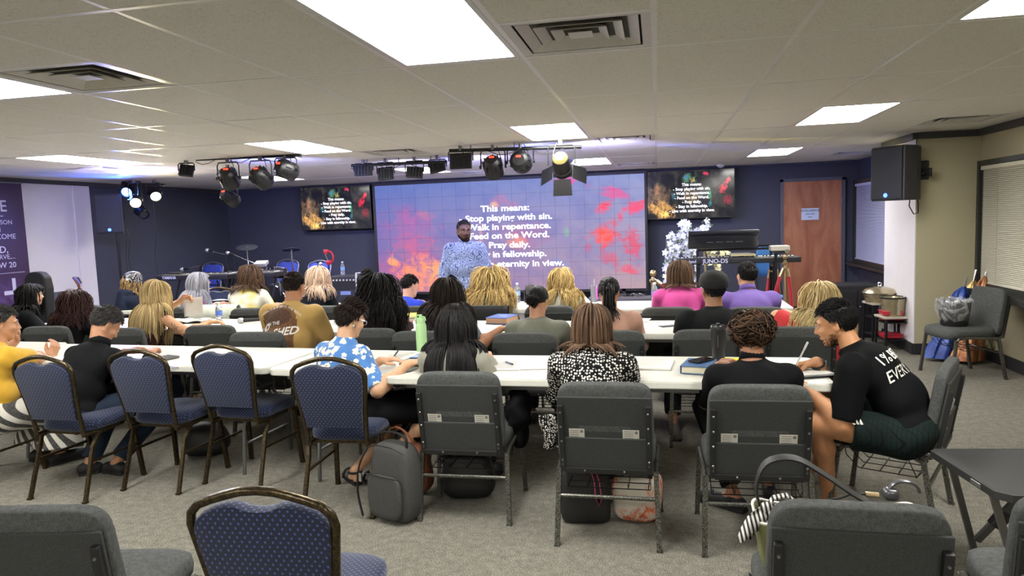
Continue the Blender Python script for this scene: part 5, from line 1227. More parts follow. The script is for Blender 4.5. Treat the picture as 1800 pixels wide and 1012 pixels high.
# ---------------- screens ----------------
SCR = 1/2**2.05
def nebula(name, ref, Wd, Hd, led):
    t = NT(name); t.tc.object = ref
    sp = t.node('ShaderNodeSeparateXYZ', {0: t.tc.outputs['Object']}); u = t.math('ADD', t.math('DIVIDE', sp.outputs[0], Wd), .5); v = t.math('ADD', t.math('DIVIDE', sp.outputs[2], Hd), .5)
    cv = t.node('ShaderNodeCombineXYZ', {0: t.math('MULTIPLY', u, 2.4), 1: v, 2: 0.0})
    n1 = t.noise(4.5, 7, .62, vec=cv.outputs[0], dist=.5); n2 = t.noise(11, 8, .68, vec=cv.outputs[0], dist=.9); n3 = t.noise(60, 2, .5, vec=cv.outputs[0])
    nn = t.math('ADD', t.math('MULTIPLY', n1.outputs[0], .42), t.math('MULTIPLY', n2.outputs[0], .58))
    if led:
        top = t.mix(u, srgb('#5c6fb0'), srgb('#8a92c0')); bot = t.mix(u, srgb('#8a6498'), srgb('#ac9298')); col = t.mix(v, bot, top)
        col = t.mix(t.ramp(n1.outputs[0], [(.4, (0, 0, 0)), (.75, (.5, .5, .5))]), col, srgb('#4a5ca8'))
    else:
        col = t.mix(t.ramp(n1.outputs[0], [(.45, (0, 0, 0)), (.8, (1, 1, 1))]), srgb('#0b0c12'), srgb('#3c3a34'))
    def blob(col, u0, v0, su, sv, rot, c, k=2.2, edge=.5, amt=1.0):
        du = t.math('MULTIPLY', t.math('SUBTRACT', u, u0), 2.45); dv = t.math('SUBTRACT', v, v0); ca, sa = math.cos(R(rot)), math.sin(R(rot))
        a = t.math('ADD', t.math('MULTIPLY', du, ca/su), t.math('MULTIPLY', dv, sa/su)); b = t.math('ADD', t.math('MULTIPLY', dv, ca/sv), t.math('MULTIPLY', du, -sa/sv))
        q = t.math('ADD', t.math('MULTIPLY', a, a), t.math('MULTIPLY', b, b)); f = t.math('ADD', t.math('SUBTRACT', 1.0, q), t.math('MULTIPLY', t.math('SUBTRACT', nn, .5), k*2))
        f = t.math('MULTIPLY', t.math('MULTIPLY', f, edge*.62, clamp=True), amt*.92); return t.mix(f, col, srgb(c))
    if led:
        B = [(.13, .58, .30, .26, -20, '#c0609a', 3.2, .8, .85), (.12, .25, .36, .26, 20, '#d8607c', 3.0, 1.0, .95), (.18, .17, .32, .17, -15, '#ff9a60', 3.6, 1.3, 1), (.22, .2, .09, .09, 0, '#ffb060', 4, 1, .9), (.06, .3, .06, .06, 0, '#ffb45c', 4, 1, .8),
             (.20, .72, .12, .05, -15, '#e07078', 3.5, .8, .8), (.50, .80, .13, .08, -10, '#e06a84', 3.5, 1, .8), (.46, .78, .05, .035, 0, '#ffc890', 3, 1, .9), (.56, .50, .26, .15, -10, '#c8607c', 3.5, .6, .75), (.53, .45, .12, .07, -15, '#ff9c60', 4, 1, .8), (.33, .48, .02, .02, 0, '#38b0a0', 2, 1, .8),
             (.405, .45, .02, .24, 0, '#f0a880', 1.2, 1, .8), (.40, .33, .12, .016, 0, '#f4c08c', 1.2, 1, .75), (.72, .52, .035, .05, 0, '#7fbf8a', 3, 1, .8), (.70, .24, .09, .05, -20, '#6f8fd0', 3, 1, .8),
             (.87, .50, .20, .11, 30, '#e23a50', 4.5, 1.2, .95), (.855, .47, .10, .085, 35, '#ff5a2c', 3, 1.2, 1), (.86, .72, .08, .05, 30, '#f04054', 4, 1.4, 1), (.96, .70, .18, .06, 28, '#ee4466', 5, 1.4, .9), (.95, .44, .10, .15, 0, '#d84c64', 6, 1.4, .85), (.88, .86, .16, .05, -15, '#e0508c', 6, 1.4, .8), (.72, .97, .12, .05, 0, '#f04098', 3, 1.5, .9), (.94, .17, .14, .05, -5, '#e84860', 6, 1.5, .8), (.88, .27, .10, .05, -15, '#d45068', 6, 1.4, .7)]
    else:
        B = [(.12, .38, .40, .36, -20, '#6e5640', 3, 1.1, .95), (.15, .20, .42, .20, -10, '#b8894a', 3.5, 1.3, .95), (.20, .10, .15, .08, -10, '#f0d070', 4, 1, .9), (.10, .60, .10, .10, 0, '#9a6a4a', 5, 1, .8), (.50, .82, .22, .12, 0, '#4f8a6a', 4, 1, .8), (.52, .80, .10, .07, 0, '#d8a04c', 4, 1, .8), (.45, .86, .06, .05, 0, '#3a70b0', 3, 1, .8),
             (.50, .45, .24, .16, 0, '#7a6440', 4, 1, .8), (.30, .45, .06, .08, 0, '#1f6070', 3, 1, .8), (.72, .5, .06, .14, 10, '#2f8a60', 3.5, 1, .9), (.72, .28, .06, .07, 0, '#2a8098', 3.5, 1, .8), (.88, .60, .14, .11, 35, '#c8243c', 4.5, 1.2, 1), (.92, .74, .12, .05, 35, '#d03040', 5, 1.3, .9), (.68, .92, .10, .04, -10, '#b82c4c', 4, 1.3, .9), (.92, .35, .10, .12, 0, '#7a2030', 6, 1.3, .8)]
    for b in B: col = blob(col, *b)
    st = t.ramp(n3.outputs[0], [(.74, (0, 0, 0)), (.80, (.8, .8, .8))]); col = t.mix(t.math('MULTIPLY', st, .6), col, (1, .95, .9))
    t.col((.01, .01, .012)); t.b.inputs['Roughness'].default_value = .6 if led else .12; t.b.inputs['Specular IOR Level'].default_value = .1 if led else .5
    t.link(col, t.b.inputs['Emission Color']); t.b.inputs['Emission Strength'].default_value = SCR*(1.28 if led else 2.4); return t.m
LINES = ['This means:', '- Stop playing with sin.', '- Walk in repentance.', '- Feed on the Word.', '- Pray daily.', '- Stay in fellowship.', '- Live with eternity in view.']
LETW = M('letter_glow', (.9, .9, .9), .5, emit=SCR*1.15, ecol=(1, 1, 1))
def slide_text(par, cx, y, zs, W_sin, off=0, bold=.026):
    V, _ = text_data(LINES[1], 1.0, bold=bold); k = W_sin/(V[:, 0].max()-V[:, 0].min()); hgt = abs(zs[0]-zs[-1])/6
    size = hgt*.92; xs = k/size
    for l, z in zip(LINES, zs): text_obj('slide_lettering', l, size, LETW, (cx, y, z), None, par, bold=bold*.8, xs=xs)
# LED wall
WX, WZ = 4.74, 1.91; cx_, cz_ = -2.57, 1.355
led = thing('led_wall', 'big LED screen wall showing a purple and red nebula with white text', 'screen', (cx_, 12.2, cz_))
lm = nebula('led_image', led, WX, WZ, True); nx, nz = 19, 8; pw, ph = WX/nx, WZ/nz
m = MB(); a_, b_ = (pw-.002)/2, (ph-.002)/2
m.add([(-a_, -.015, -b_), (a_, -.015, -b_), (a_, -.015, b_), (-a_, -.015, b_)], [(0, 1, 2, 3)]); m.cur = 1
m.add([(-a_, -.0148, -b_), (a_, -.0148, -b_), (a_, -.0148, b_), (-a_, -.0148, b_), (-a_, .015, -b_), (a_, .015, -b_), (a_, .015, b_), (-a_, .015, b_)], [(0, 1, 5, 4), (1, 2, 6, 5), (2, 3, 7, 6), (3, 0, 4, 7), (4, 5, 6, 7)]); base = m.build('screen_panel', [lm, BLACKP], led)
for i in range(nx):
    for j in range(nz):
        o = base if (i, j) == (0, 0) else base.copy()
        if (i, j) != (0, 0): COL.objects.link(o)
        o.location = (-WX/2+pw*(i+.5), rng.uniform(-.0012, .0012), -WZ/2+ph*(j+.5))
m = MB()
m.box((0, .06, 0), (WX+.02, .08, WZ+.02))
for sx in (-1, 1): m.box((sx*(WX/2+.02), .02, 0), (.04, .10, WZ+.08))
for sz in (-1, 1): m.box((0, .02, sz*(WZ/2+.02)), (WX, .10, .04))
m.build('frame', BLACKP, led)
for sx in (-2, -.7, .7, 2):
    m = MB(); m.box((sx, .12, -WZ/2-.2), (.06, .3, .40)); m.box((sx, .12, -WZ/2-.39), (.08, .6, .03)); m.build('foot', BLACKP, led)
zs = [at(889, y, Y=12.17).z-cz_ for y in (366, 382.5, 398.5, 414, 430.5, 447, 464)]
slide_text(led, at(889, 415, Y=12.17).x-cx_, -.02, zs, 1.64)
def tv(px, py, wd, hg, Y, label, tiltx=0):
    q = at(px, py, Y=Y); t = thing('television', label, 'television', q, 0, 'wall televisions beside the big screen')
    m = MB(); m.box((0, -.031, 0), (wd, .002, hg)); m.build('display', nebula('tv_image', t, wd, hg, False), t)
    m = MB(); m.bbox((0, 0, 0), (wd+.03, .06, hg+.03), .006); m.build('housing', BLACKP, t)
    m = MB(); m.box((0, .065, 0), (.4, .09, .3)); m.build('wall_bracket', BLACKP, t)
    slide_text(t, 0.02, -.035, [hg*.5-hg*(.30+.092*k) for k in range(7)], .60)
tv(1213.5, 341, 1.40, .78, 12.38, 'flat television right of the big screen showing the dark nebula slide')
tv(591, 365, 1.36, .77, 12.38, 'flat television left of the big screen, partly behind hanging lights')

# ---------------- stage lighting hung from the ceiling ----------------
LBLK = M('lamp_black', '#17171a', .45, .3); CLAMP = M('clamp_steel', '#77777a', .35, .8); REDD = M('red_display', '#ff3020', .5, emit=1.2); GOLDB = M('gold_rear', '#c8b878', .3, .7)
def frame_to(d):
    d = Vector(d).normalized(); q = d.to_track_quat('Z', 'Y'); return q.to_matrix()
def yoke(t, w_, top, mat=LBLK, drop=.0):
    m = MB(); m.tube([(-w_, 0, 0), (-w_, 0, top*.8), (-w_*.85, 0, top), (w_*.85, 0, top), (w_, 0, top*.8), (w_, 0, 0)], .007, 6); m.build('yoke', mat, t)
    m = MB(); m.bbox((0, 0, top+.02), (.03, .04, .05), .006); m.build('clamp', CLAMP, t)
def par_light(px, py, Y, label, aim=(0, .85, -.5), r=.1, glow=None, grp='black stage spotlights hung from the ceiling', top=None):
    q = at(px, py, Y=Y); t = thing('stage_light', label, 'spotlight', q, 0, grp); top = top or max(.12, 2.33-q.z); yoke(t, r+.025, top)
    Rm = frame_to(aim); m = MB(); m.lathe([(0, -.11), (r*.55, -.11), (r*.8, -.085), (r*.95, -.05), (r*.98, .04), (r, .09), (r*.92, .1), (r*.9, .07), (0, .07)], n=22, m=Rm, cap=False); b = m.build('housing', LBLK, t, True, 35)
    for k in range(12):
        a = 2*PI*k/12; m = MB(); m.box(Rm @ Vector((r*.92*math.cos(a), r*.92*math.sin(a), -.045)), (.022, .004, .07), Rm @ Matrix.Rotation(a, 3, 'Z')); m.build('fin', LBLK, b)
    m = MB(); m.box(Rm @ Vector((.0, r*.3, -.112)), (.05, .018, .004), Rm); m.build('display', REDD, b)
    m = MB(); m.lathe([(0, 0), (r*.86, 0), (r*.86, .004), (0, .004)], c=Rm @ Vector((0, 0, .075)), n=20, m=Rm, cap=False)
    m.build('lens', M('lens_'+glow, glow, .2, emit=12, ecol=srgb(glow)) if glow else M('lens_glass', '#30343c', .1), t)
    m = MB(); m.tube(arc(Rm @ Vector((0, -r*.2, -.11)), Vector((r*1.4, -.02, -.05+top*.3)), Vector((.04, 0, top+.03)), 8), .004, 5); m.build('power_cable', BLACKP, t)
    for sx in (-1, 1):
        m = MB(); m.lathe([(0, 0), (.018, 0), (.018, .02), (0, .02)], c=(sx*(r+.02), 0, 0), n=10, m=Matrix.Rotation(R(90)*sx, 3, 'Y'), cap=False); m.build('knob', LBLK, t, True)
    return t, q, Rm
def flat_light(px, py, Y, wd, hg, label, rx=0, rz=0, ry=0):
    q = at(px, py, Y=Y); t = thing('flat_panel_light', label, 'spotlight', q, rz, 'flat black panel lights hung from the ceiling'); top = max(.08, 2.34-q.z); yoke(t, wd/2+.012, top)
    Rm = Euler((R(rx), R(ry), 0)).to_matrix(); m = MB(); m.bbox((0, 0, 0), (wd, .045, hg), .01, Rm); b = m.build('housing', LBLK, t)
    m = MB(); m.box(Rm @ Vector((0, .025, 0)), (wd*.9, .003, hg*.85), Rm); m.build('lens', M('lens_glass', '#30343c', .1), t)
    for k in range(5): m = MB(); m.box(Rm @ Vector((-wd*.36+wd*.18*k, -.026, 0)), (.006, .012, hg*.8), Rm); m.build('fin', LBLK, b)
    m = MB(); m.tube(arc(Rm @ Vector((0, -.03, hg*.3)), Vector((wd*.3, -.05, top*.8)), Vector((0.03, 0, top+.02)), 8), .0035, 5); m.build('power_cable', BLACKP, t)
def bar_(p0, p1, label, n=3):
    t = thing('lighting_bar', label, 'bar', p0, 0); d = p1-p0; m = MB(); m.tube([(0, 0, 0), d], .018, 10); m.build('pipe', LBLK, t, True)
    for k in range(n):
        f = (k+.5)/n; m = MB(); m.tube([d*f, d*f+Vector((0, 0, CH-p0.z-d.z*f))], .006, 6); m.build('hanger', CLAMP, t)
    m = MB(); m.tube([d*f_+Vector((0, -.02, -.03-.03*math.sin(f_*19))) for f_ in [k/16 for k in range(17)]], .004, 5); m.build('loose_cable', BLACKP, t)
bar_(at(345, 280, Y=7.0), at(532, 272, Y=7.0), 'black lighting bar on the left carrying four spotlights'); bar_(at(618, 291, Y=8.0), at(786, 284, Y=8.0), 'long black lighting bar in the middle with flat panel lights'); bar_(at(790, 265, Y=7.1), at(1022, 258, Y=7.1), 'black lighting bar before the big screen carrying the barn-door light')
flat_light(328, 300, 7.0, .15, .13, 'small square black light at the left end of the left bar', -20, .2, 8)
par_light(402, 313, 6.9, 'spotlight with red display, leftmost round one on the left bar', (-.2, .8, -.6)); par_light(459, 312, 6.9, 'spotlight with red display, middle of the left bar', (.15, .8, -.6)); par_light(503, 298, 7.0, 'ribbed spotlight at the right end of the left bar', (.35, .9, -.3))
par_light(404, 348, 7.6, 'spotlight hanging lowest below the left bar', (.3, .8, -.5), .08)
flat_light(639, 300, 8.0, .22, .12, 'flat black light, leftmost below the middle bar', -5); flat_light(678, 305, 8.0, .19, .15, 'flat black light tilted, second from left below the middle bar', -12, 0, -4); flat_light(729, 303, 8.0, .20, .13, 'flat black light leaning right, third below the middle bar', -12, 0, 6); flat_light(769, 294, 8.0, .19, .12, 'flat black light tilted up, fourth below the middle bar', -14, 0, -10)
flat_light(810, 283, 7.1, .23, .16, 'large flat black light left of the round spotlights on the front bar', -5)
par_light(867, 293, 7.1, 'black spotlight with red display, left of the two round ones on the front bar', (-.02, .8, -.6), .10); par_light(915, 284, 7.1, 'black ribbed spotlight seen square-on from behind, front bar', (.0, 1, -.12), .107)
# fresnel with barn doors
q = at(987, 290, Y=7.0); t = thing('stage_light', 'barn-door theatre light with gold rear and four flaps on the front bar', 'spotlight', q, 0); yoke(t, .13, .19)
Rm = frame_to((0, .8, -.55)); m = MB(); m.lathe([(0, -.12), (.04, -.12), (.075, -.10), (.085, -.06), (.085, .05), (.095, .06), (.095, .10), (.085, .10), (0, .09)], n=22, m=Rm, cap=False); b = m.build('housing', LBLK, t, True, 35)
m = MB(); m.lathe([(0, -.145), (.05, -.14), (.072, -.115), (.074, -.10)], n=20, m=Rm, cap=False); m.build('rear_cap', GOLDB, b, True)
m = MB(); m.lathe([(0, .0), (.075, 0), (.075, .005), (0, .005)], c=Rm @ Vector((0, 0, .095)), n=20, m=Rm, cap=False); m.build('lens', M('lens_warm', '#ffe9a0', .2, emit=6, ecol=srgb('#ffe08a')), t)
for k, (ax, sg, lab) in enumerate((('x', -1, 'yellow-lit flap'), ('x', 1, None), ('z', 1, None), ('z', -1, None))):
    wn, wf, ln = .085, .075, .17; pts = [(-wn, .0), (wn, 0), (wf*1.25, ln), (-wf*1.25, ln)]; vs = []
    for th in (0, .004):
        for a, l in pts:
            o_ = .095+l*.75+th; z_ = .10+l*.55
            vs.append(Rm @ (Vector((sg*o_, a, z_)) if ax == 'x' else Vector((a, sg*o_, z_))))
    m = MB(); m.add(vs, [(0, 1, 2, 3), (7, 6, 5, 4), (0, 4, 5, 1), (1, 5, 6, 2), (2, 6, 7, 3), (3, 7, 4, 0)]); m.build('barn_door', LBLK, t)
m = MB(); m.tube(arc(Rm @ Vector((0, 0, -.12)), Vector((-.12, -.1, .0)), Vector((-.04, 0, .21)), 10), .006, 6); m.build('power_cable', BLACKP, t)
# lit cluster in the left corner
LC = [(225, 334, 9.1, '#3a6cff', (.25, -.55, -.25), 'spotlight glowing blue in the left corner'), (238, 352, 8.9, '#ffe8b0', (.6, -.75, -.45), 'spotlight glowing pale yellow in the left corner'), (272, 340, 9.2, '#fff0b8', (.5, -.5, -.4), 'small spotlight glowing warm, rightmost in the left corner'), (248, 372, 9.1, None, (.8, -.3, -.5), 'dark spotlight hanging lowest in the left corner')]
for px, py, Y, gl, am, lab in LC:
    t, q, Rm = par_light(px, py, Y, lab, am, .075, gl, 'lamp cluster in the left corner')
    if gl:
        L = bpy.data.lights.new('spot', 'SPOT'); L.energy = 35 if gl != '#3a6cff' else 60; L.color = srgb(gl); L.spot_size = R(110); L.spot_blend = .6; L.shadow_soft_size = .06
        o = bpy.data.objects.new('lamp_beam', L); COL.objects.link(o); o.parent = t; d = Vector(am).normalized(); o.location = d*.12; o.rotation_euler = d.to_track_quat('-Z', 'Y').to_euler()
bar_(at(215, 322, Y=9.1), at(290, 325, Y=9.1), 'short lighting bar in the left corner', 2)

# spill of the stage lamps grazing the ceiling
for p, d, e, c, a in (((-4.4, 7.05, 2.2), (.25, .9, .22), 14, '#5a66ff', 120), ((-2.3, 8.15, 2.22), (.1, .9, .22), 12, '#5f6cff', 120), ((-1.3, 7.2, 2.18), (.3, .9, .2), 12, '#6a74ff', 120), ((-.70, 7.1, 2.22), (3.1, 1.9, .17), 120, '#f0e060', 10), ((-.9, 7.2, 2.2), (2.9, 2.9, .17), 160, '#5a70ff', 16)):
    L = bpy.data.lights.new('spill', 'SPOT'); L.energy = e; L.color = srgb(c); L.spot_size = R(a); L.spot_blend = .8; L.shadow_soft_size = .04
    o = bpy.data.objects.new('lamp_beam', L); COL.objects.link(o); o.location = p; o.rotation_euler = Vector(d).to_track_quat('-Z', 'Y').to_euler()
# unseen spots added near the bars to wash the stage in violet
for x, y, e, c in ((-6.2, 6.95, 42, '#b4b0ff'), (-3.9, 6.95, 42, '#b0b4ff'), (-2.1, 8.1, 34, '#c0bcff'), (-3.0, 8.1, 34, '#b8b6ff'), (-.6, 7.2, 34, '#c4c0ff')):
    L = bpy.data.lights.new('wash', 'SPOT'); L.energy = e; L.color = srgb(c); L.spot_size = R(130); L.spot_blend = .9; L.shadow_soft_size = .08
    o = bpy.data.objects.new('lamp_beam', L); COL.objects.link(o); o.location = (x, y, 2.16); d = Vector((0, .95, -.12)); o.rotation_euler = d.to_track_quat('-Z', 'Y').to_euler()
# ---------------- speakers ----------------
SPK = M('speaker_shell', '#3b3b41', .5, bump=.25, bscale=300); GRL = M('speaker_grille', '#282b36', .5, .1, bump=.5, bscale=500); BLUEL = M('blue_led', '#3858ff', .4, emit=2.0)
def speaker(name, label, loc, rz, W=.40, H=.58, Dp=.34, tilt=0):
    t = thing(name, label, 'speaker', loc, rz)
    pts = [(-W/2, 0), (W/2, 0), (W/2, Dp*.55), (W*.33, Dp), (-W*.33, Dp), (-W/2, Dp*.55)]; m = MB()
    vs = [(x, y, z) for z in (-H/2, H/2) for x, y in pts]; m.add(vs, [tuple(range(6))[::-1], tuple(range(6, 12))]+[(i, (i+1) % 6, (i+1) % 6+6, i+6) for i in range(6)]); o = m.build('cabinet', SPK, t)
    bv = o.modifiers.new('b', 'BEVEL'); bv.width = .012; bv.segments = 2
    m = MB(); m.bbox((0, -.012, .0), (W-.03, .028, H-.03), .01); m.build('grille', GRL, t)
    m = MB(); m.lathe([(0, 0), (.022, 0), (.022, .004), (.014, .004), (.014, .002), (0, .002)], c=(0, -.028, -H*.40), n=16, m=Matrix.Rotation(R(90), 3, 'X'), cap=False); m.build('badge', BLUEL, t)
    m = MB(); m.bbox((W*.46, Dp*.3, .02), (.03, .05, .16), .006); m.build('handle', BLACKP, t)
    m = MB(); m.box((0, Dp+.002, -.02), (W*.3, .006, H*.4)); m.build('rear_panel', STEEL, t)
    return t
q = at(191, 376, Y=8.9); speaker('loudspeaker', 'black loudspeaker on a pole stand in the left corner', q, R(30), .36, .56, .3)
sp_ = thing('speaker_stand', 'black pole stand under the left loudspeaker', 'stand', (q.x+.0, q.y+.13, 0)); m = MB(); m.tube([(0, 0, .3), (0, 0, q.z-.29)], .018, 10); m.build('pole', LBLK, sp_, True)
for k in range(3):
    a = k*2.094+.4; m = MB(); m.tube([(0, 0, .62), (math.cos(a)*.45, math.sin(a)*.45, .01)], .011, 6); m.build('leg', LBLK, sp_)
m = MB(); m.lathe([(0, .55), (.03, .55), (.03, .65), (0, .65)], n=12, cap=False); m.build('collar', BLACKP, sp_)
q = at(1560, 305, Y=8.15); t = speaker('wall_loudspeaker', 'black loudspeaker bracketed to the beige column on the right', q, R(-52), .38, .56, .36)
m = MB(); m.bbox((.13, .42, .0), (.13, .03, .09), .006); m.build('mount_plate', BLACKP, t)
w_ = Matrix.Rotation(R(52), 3, 'Z'); pl = w_ @ (Vector((2.79, 8.43, q.z+.03))-q)
m = MB(); m.tube([(.08, .36, 0), pl], .014, 6); m.build('bracket_arm', BLACKP, t); m = MB(); m.bbox(pl, (.09, .03, .20), .006, w_); m.build('wall_plate', BLACKP, t)
m = MB(); m.tube([(.05, .36, -.05), (.2, .3, .0), pl+Vector((-.02, -.04, -.05))], .004, 5); m.build('guy_wire', CLAMP, t)
cb = thing('speaker_cable', 'black cable looping from the ceiling down behind the right loudspeaker', 'cable', (0, 0, 0)); cb['label'] = 'black cable looping from ceiling past the right loudspeaker'
m = MB(); m.tube([at(1613, 235, Y=8.40), at(1610, 262, Y=8.40), at(1616, 290, Y=8.40), at(1621, 302, Y=8.38)], .006, 6)
m.tube([at(1600, 345, Y=8.36), at(1598, 362, Y=8.36), at(1606, 376, Y=8.36), at(1614, 374, Y=8.38), at(1614, 356, Y=8.38), at(1611, 340, Y=8.39)], .006, 6); m.build('cable', BLACKP, cb)
# cables down the left wall behind the speaker
t = thing('wall_cables', 'thin black cables hanging down the dark wall behind the left loudspeaker', 'cable', (0, 0, 0))
for x0, x1, y in ((218, 226, 9.3), (222, 232, 9.3), (268, 279, 9.6)):
    m = MB(); m.tube([at(x0, 335 if x0 > 250 else 400, Y=y), at((x0+x1)/2+1, 420, Y=y), at((x0+x1)/2-1, 450, Y=y), at(x1, 490, Y=y)], .006, 5); m.build('cable', BLACKP, t)

# ---------------- banner on the left wall ----------------
PURP = NT('banner_print'); n1 = PURP.noise(3.2, 5, .65, dist=1); gz = PURP.node('ShaderNodeSeparateXYZ', {0: PURP.tc.outputs['Object']})
lo_ = PURP.ramp(gz.outputs[2], [(0, (1, 1, 1)), (1, (0, 0, 0))]); f = PURP.math('MULTIPLY', PURP.ramp(n1.outputs[0], [(.42, (0, 0, 0)), (.62, (1, 1, 1))]), PURP.ramp(PURP.math('MULTIPLY', gz.outputs[2], .9), [(.75, (1, 1, 1)), (1.0, (0, 0, 0))]))
PURP.col(PURP.mix(PURP.math('MULTIPLY', f, .6), srgb('#3d2346'), srgb('#8a62ac'))); PURP = PURP.m
bn = thing('banner', 'purple hanging banner with white lettering, cut by the left edge', 'banner', (XL+.07, 7.42, 0)); BX = .03
m = MB(); m.box((0, 0, 1.36), (.006, 1.05, 1.92)); m.build('cloth', PURP, bn)
m = MB(); m.tube([(0, -.54, 2.325), (0, .54, 2.325)], .012, 8); m.build('rod', CLAMP, bn)
MT = Matrix(((0, 0, 1), (1, 0, 0), (0, 1, 0)))
BW = M('banner_white', '#cfc8da', .7); GLD = M('banner_gold', '#c9a35a', .6)
def bt(s_, size, z, f=BW, **k): text_obj('lettering', s_, size, f, (.005, .0, z), MT, bn, **k)
bt('SERVE', .20, 2.02, bold=.01, xs=1.05); bt('~ . . . ~', .10, 1.905, xs=1.5); bt('JUST AS THE SON', .078, 1.82, xs=1.1); bt('OF MAN', .078, 1.73, xs=1.1); bt('DID NOT COME', .092, 1.64, xs=1.1); bt('TO BE', .070, 1.565, xs=1.1); bt('SERVED,', .12, 1.475, bold=.01, xs=1.1); bt('BUT TO SERVE,...', .082, 1.385, xs=1.1); bt('MATTHEW 20', .098, 1.28, bold=.01, xs=1.1)
m = MB(); m.box((.006, .27, 1.18), (.002, .36, .005)); m.box((.006, -.27, 1.18), (.002, .36, .005)); m.build('rule', BW, bn)
m = MB(); m.add([(.007, y, z+.58) for y, z in ((-.05, .57), (-.055, .625), (-.025, .60), (0, .64), (.025, .60), (.055, .625), (.05, .57))], [tuple(range(7))]); m.build('crown', GLD, bn)
m = MB(); m.box((.007, .27, 1.01), (.002, .05, .20)); m.box((.007, .20, .93), (.002, .16, .05)); m.build('emblem', BW, bn)
m = MB(); m.lathe([(.0, 0), (.10, 0), (.10, .002), (0, .002)], c=(.004, 0, 2.2), n=5, m=Matrix.Rotation(R(90), 3, 'Y'), cap=False); m.build('star_emblem', M('banner_mauve', '#6a4d74', .7), bn)

# ---------------- keyboards, drums, amp ----------------
KBK = M('keyboard_black', '#1e1f24', .45); KGR = M('keyboard_grey', '#8e8e8c', .4); KEYW = M('key_white', '#d5d5d0', .35); KEYB = M('key_black', '#101012', .35); CHROME = M('chrome', '#c9c9cc', .12, 1)
def x_stand(t, w_, h_, dpt=.3):
    for sx in (-1, 1):
        x = sx*w_*.42
        for a in (-1, 1): m = MB(); m.tube([(x, a*dpt/2, h_), (x, -a*dpt*.9, .02)], .012, 6); m.build('leg', LBLK, t)
    m = MB(); m.tube([(-w_*.42, 0, h_*.55), (w_*.42, 0, h_*.55)], .012, 6); m.build('cross_bar', LBLK, t)
def keyboard(name, label, c, w_, rz, nw, brand=None, bsize=.05, back=False, mat=None, dp=.30, hh=.09, tilt=0, stand=True):
    t = thing(name, label, 'keyboard', c, rz); mat = mat or KBK; Rm = Matrix.Rotation(R(tilt), 3, 'X')
    m = MB(); m.bbox((0, 0, hh/2), (w_, dp, hh*.75), .012, Rm); m.build('case', mat, t); 
    kd = dp*.46; ky = -dp*.5+kd/2+.01 if not back else dp*.5-kd/2-.01; zz = hh*.5+hh*.375
    kw = (w_-.12)/nw
    m = MB(); m.bbox(Rm @ Vector((0, 0, 0))+Vector((0, 0, hh/2))+Rm @ Vector((0, ky*-1 if False else (dp*.5-.07 if not back else -dp*.5+.07), hh*.4)), (w_*.9, .1, .012), .004, Rm); m.build('control_panel', mat if mat is not KBK else M('panel_dark', '#2c2d33', .4), t)
    wk = MB(); wk.bbox((0, 0, 0), (kw*.94, kd, .014), .002); k0 = wk.build('key', KEYW, t)
    for i in range(nw):
        o = k0 if i == 0 else k0.copy()
        if i: COL.objects.link(o)
        o.location = Vector((0, 0, hh/2))+Rm @ Vector((-w_/2+.06+kw*(i+.5), ky, hh*.40)); o.rotation_euler = (R(tilt), 0, 0)
    bk_ = MB(); bk_.bbox((0, 0, 0), (kw*.5, kd*.6, .014), .002); k1 = None
    for i in range(nw-1):
        if i % 7 in (2, 6): continue
        if k1 is None: o = k1 = bk_.build('black_key', KEYB, t)
        else: o = k1.copy(); COL.objects.link(o)
        o.location = Vector((0, 0, hh/2))+Rm @ Vector((-w_/2+.06+kw*(i+1), ky+(kd*.2 if not back else -kd*.2), hh*.40+.012)); o.rotation_euler = (R(tilt), 0, 0)
    if brand: text_obj('lettering', brand[0], bsize, M('brand_white', '#cfd3e6', .5), (brand[1], -dp/2-.003, hh*.5), None, t, bold=.02)
    if stand: 
        x_stand_ = c[2]
        for sx in (-1, 1):
            for a in (-1, 1): m = MB(); m.tube([(sx*w_*.36, a*dp*.5, -.0), (sx*w_*.36, -a*dp*.9, -c[2]+.01)], .013, 6); m.build('stand_leg', LBLK, t)
        m = MB(); m.tube([(-w_*.36, 0, -c[2]*.5), (w_*.36, 0, -c[2]*.5)], .012, 6); m.build('stand_bar', LBLK, t)
    return t
q = at(335, 492, Y=8.9); keyboard('stage_keyboard', 'black keyboard at the left of the stage with a white maker name', (q.x+.12, 8.9, q.z), 1.15, R(-3), 30, ('YAMAHA', -.35), .055, True)
m = MB(); m.bbox((-.38, .02, .10), (.22, .1, .025), .006); m.build('control_box', KBK, [o for o in bpy.data.objects if o.name.startswith('stage_keyboard')][0])
q = at(438, 488, Y=9.2); keyboard('synthesizer', 'dark synthesizer behind the brown-haired woman, blue lettering', (q.x, 9.2, q.z), .95, R(-3), 24, None, .05, True)
text_obj('lettering', 'MODX', .06, M('ink_bluebright', '#3c6ad0', .5, emit=.3), (-.22, -.155, .045), None, [o for o in bpy.data.objects if o.name.startswith('synthesizer')][0], bold=.02)
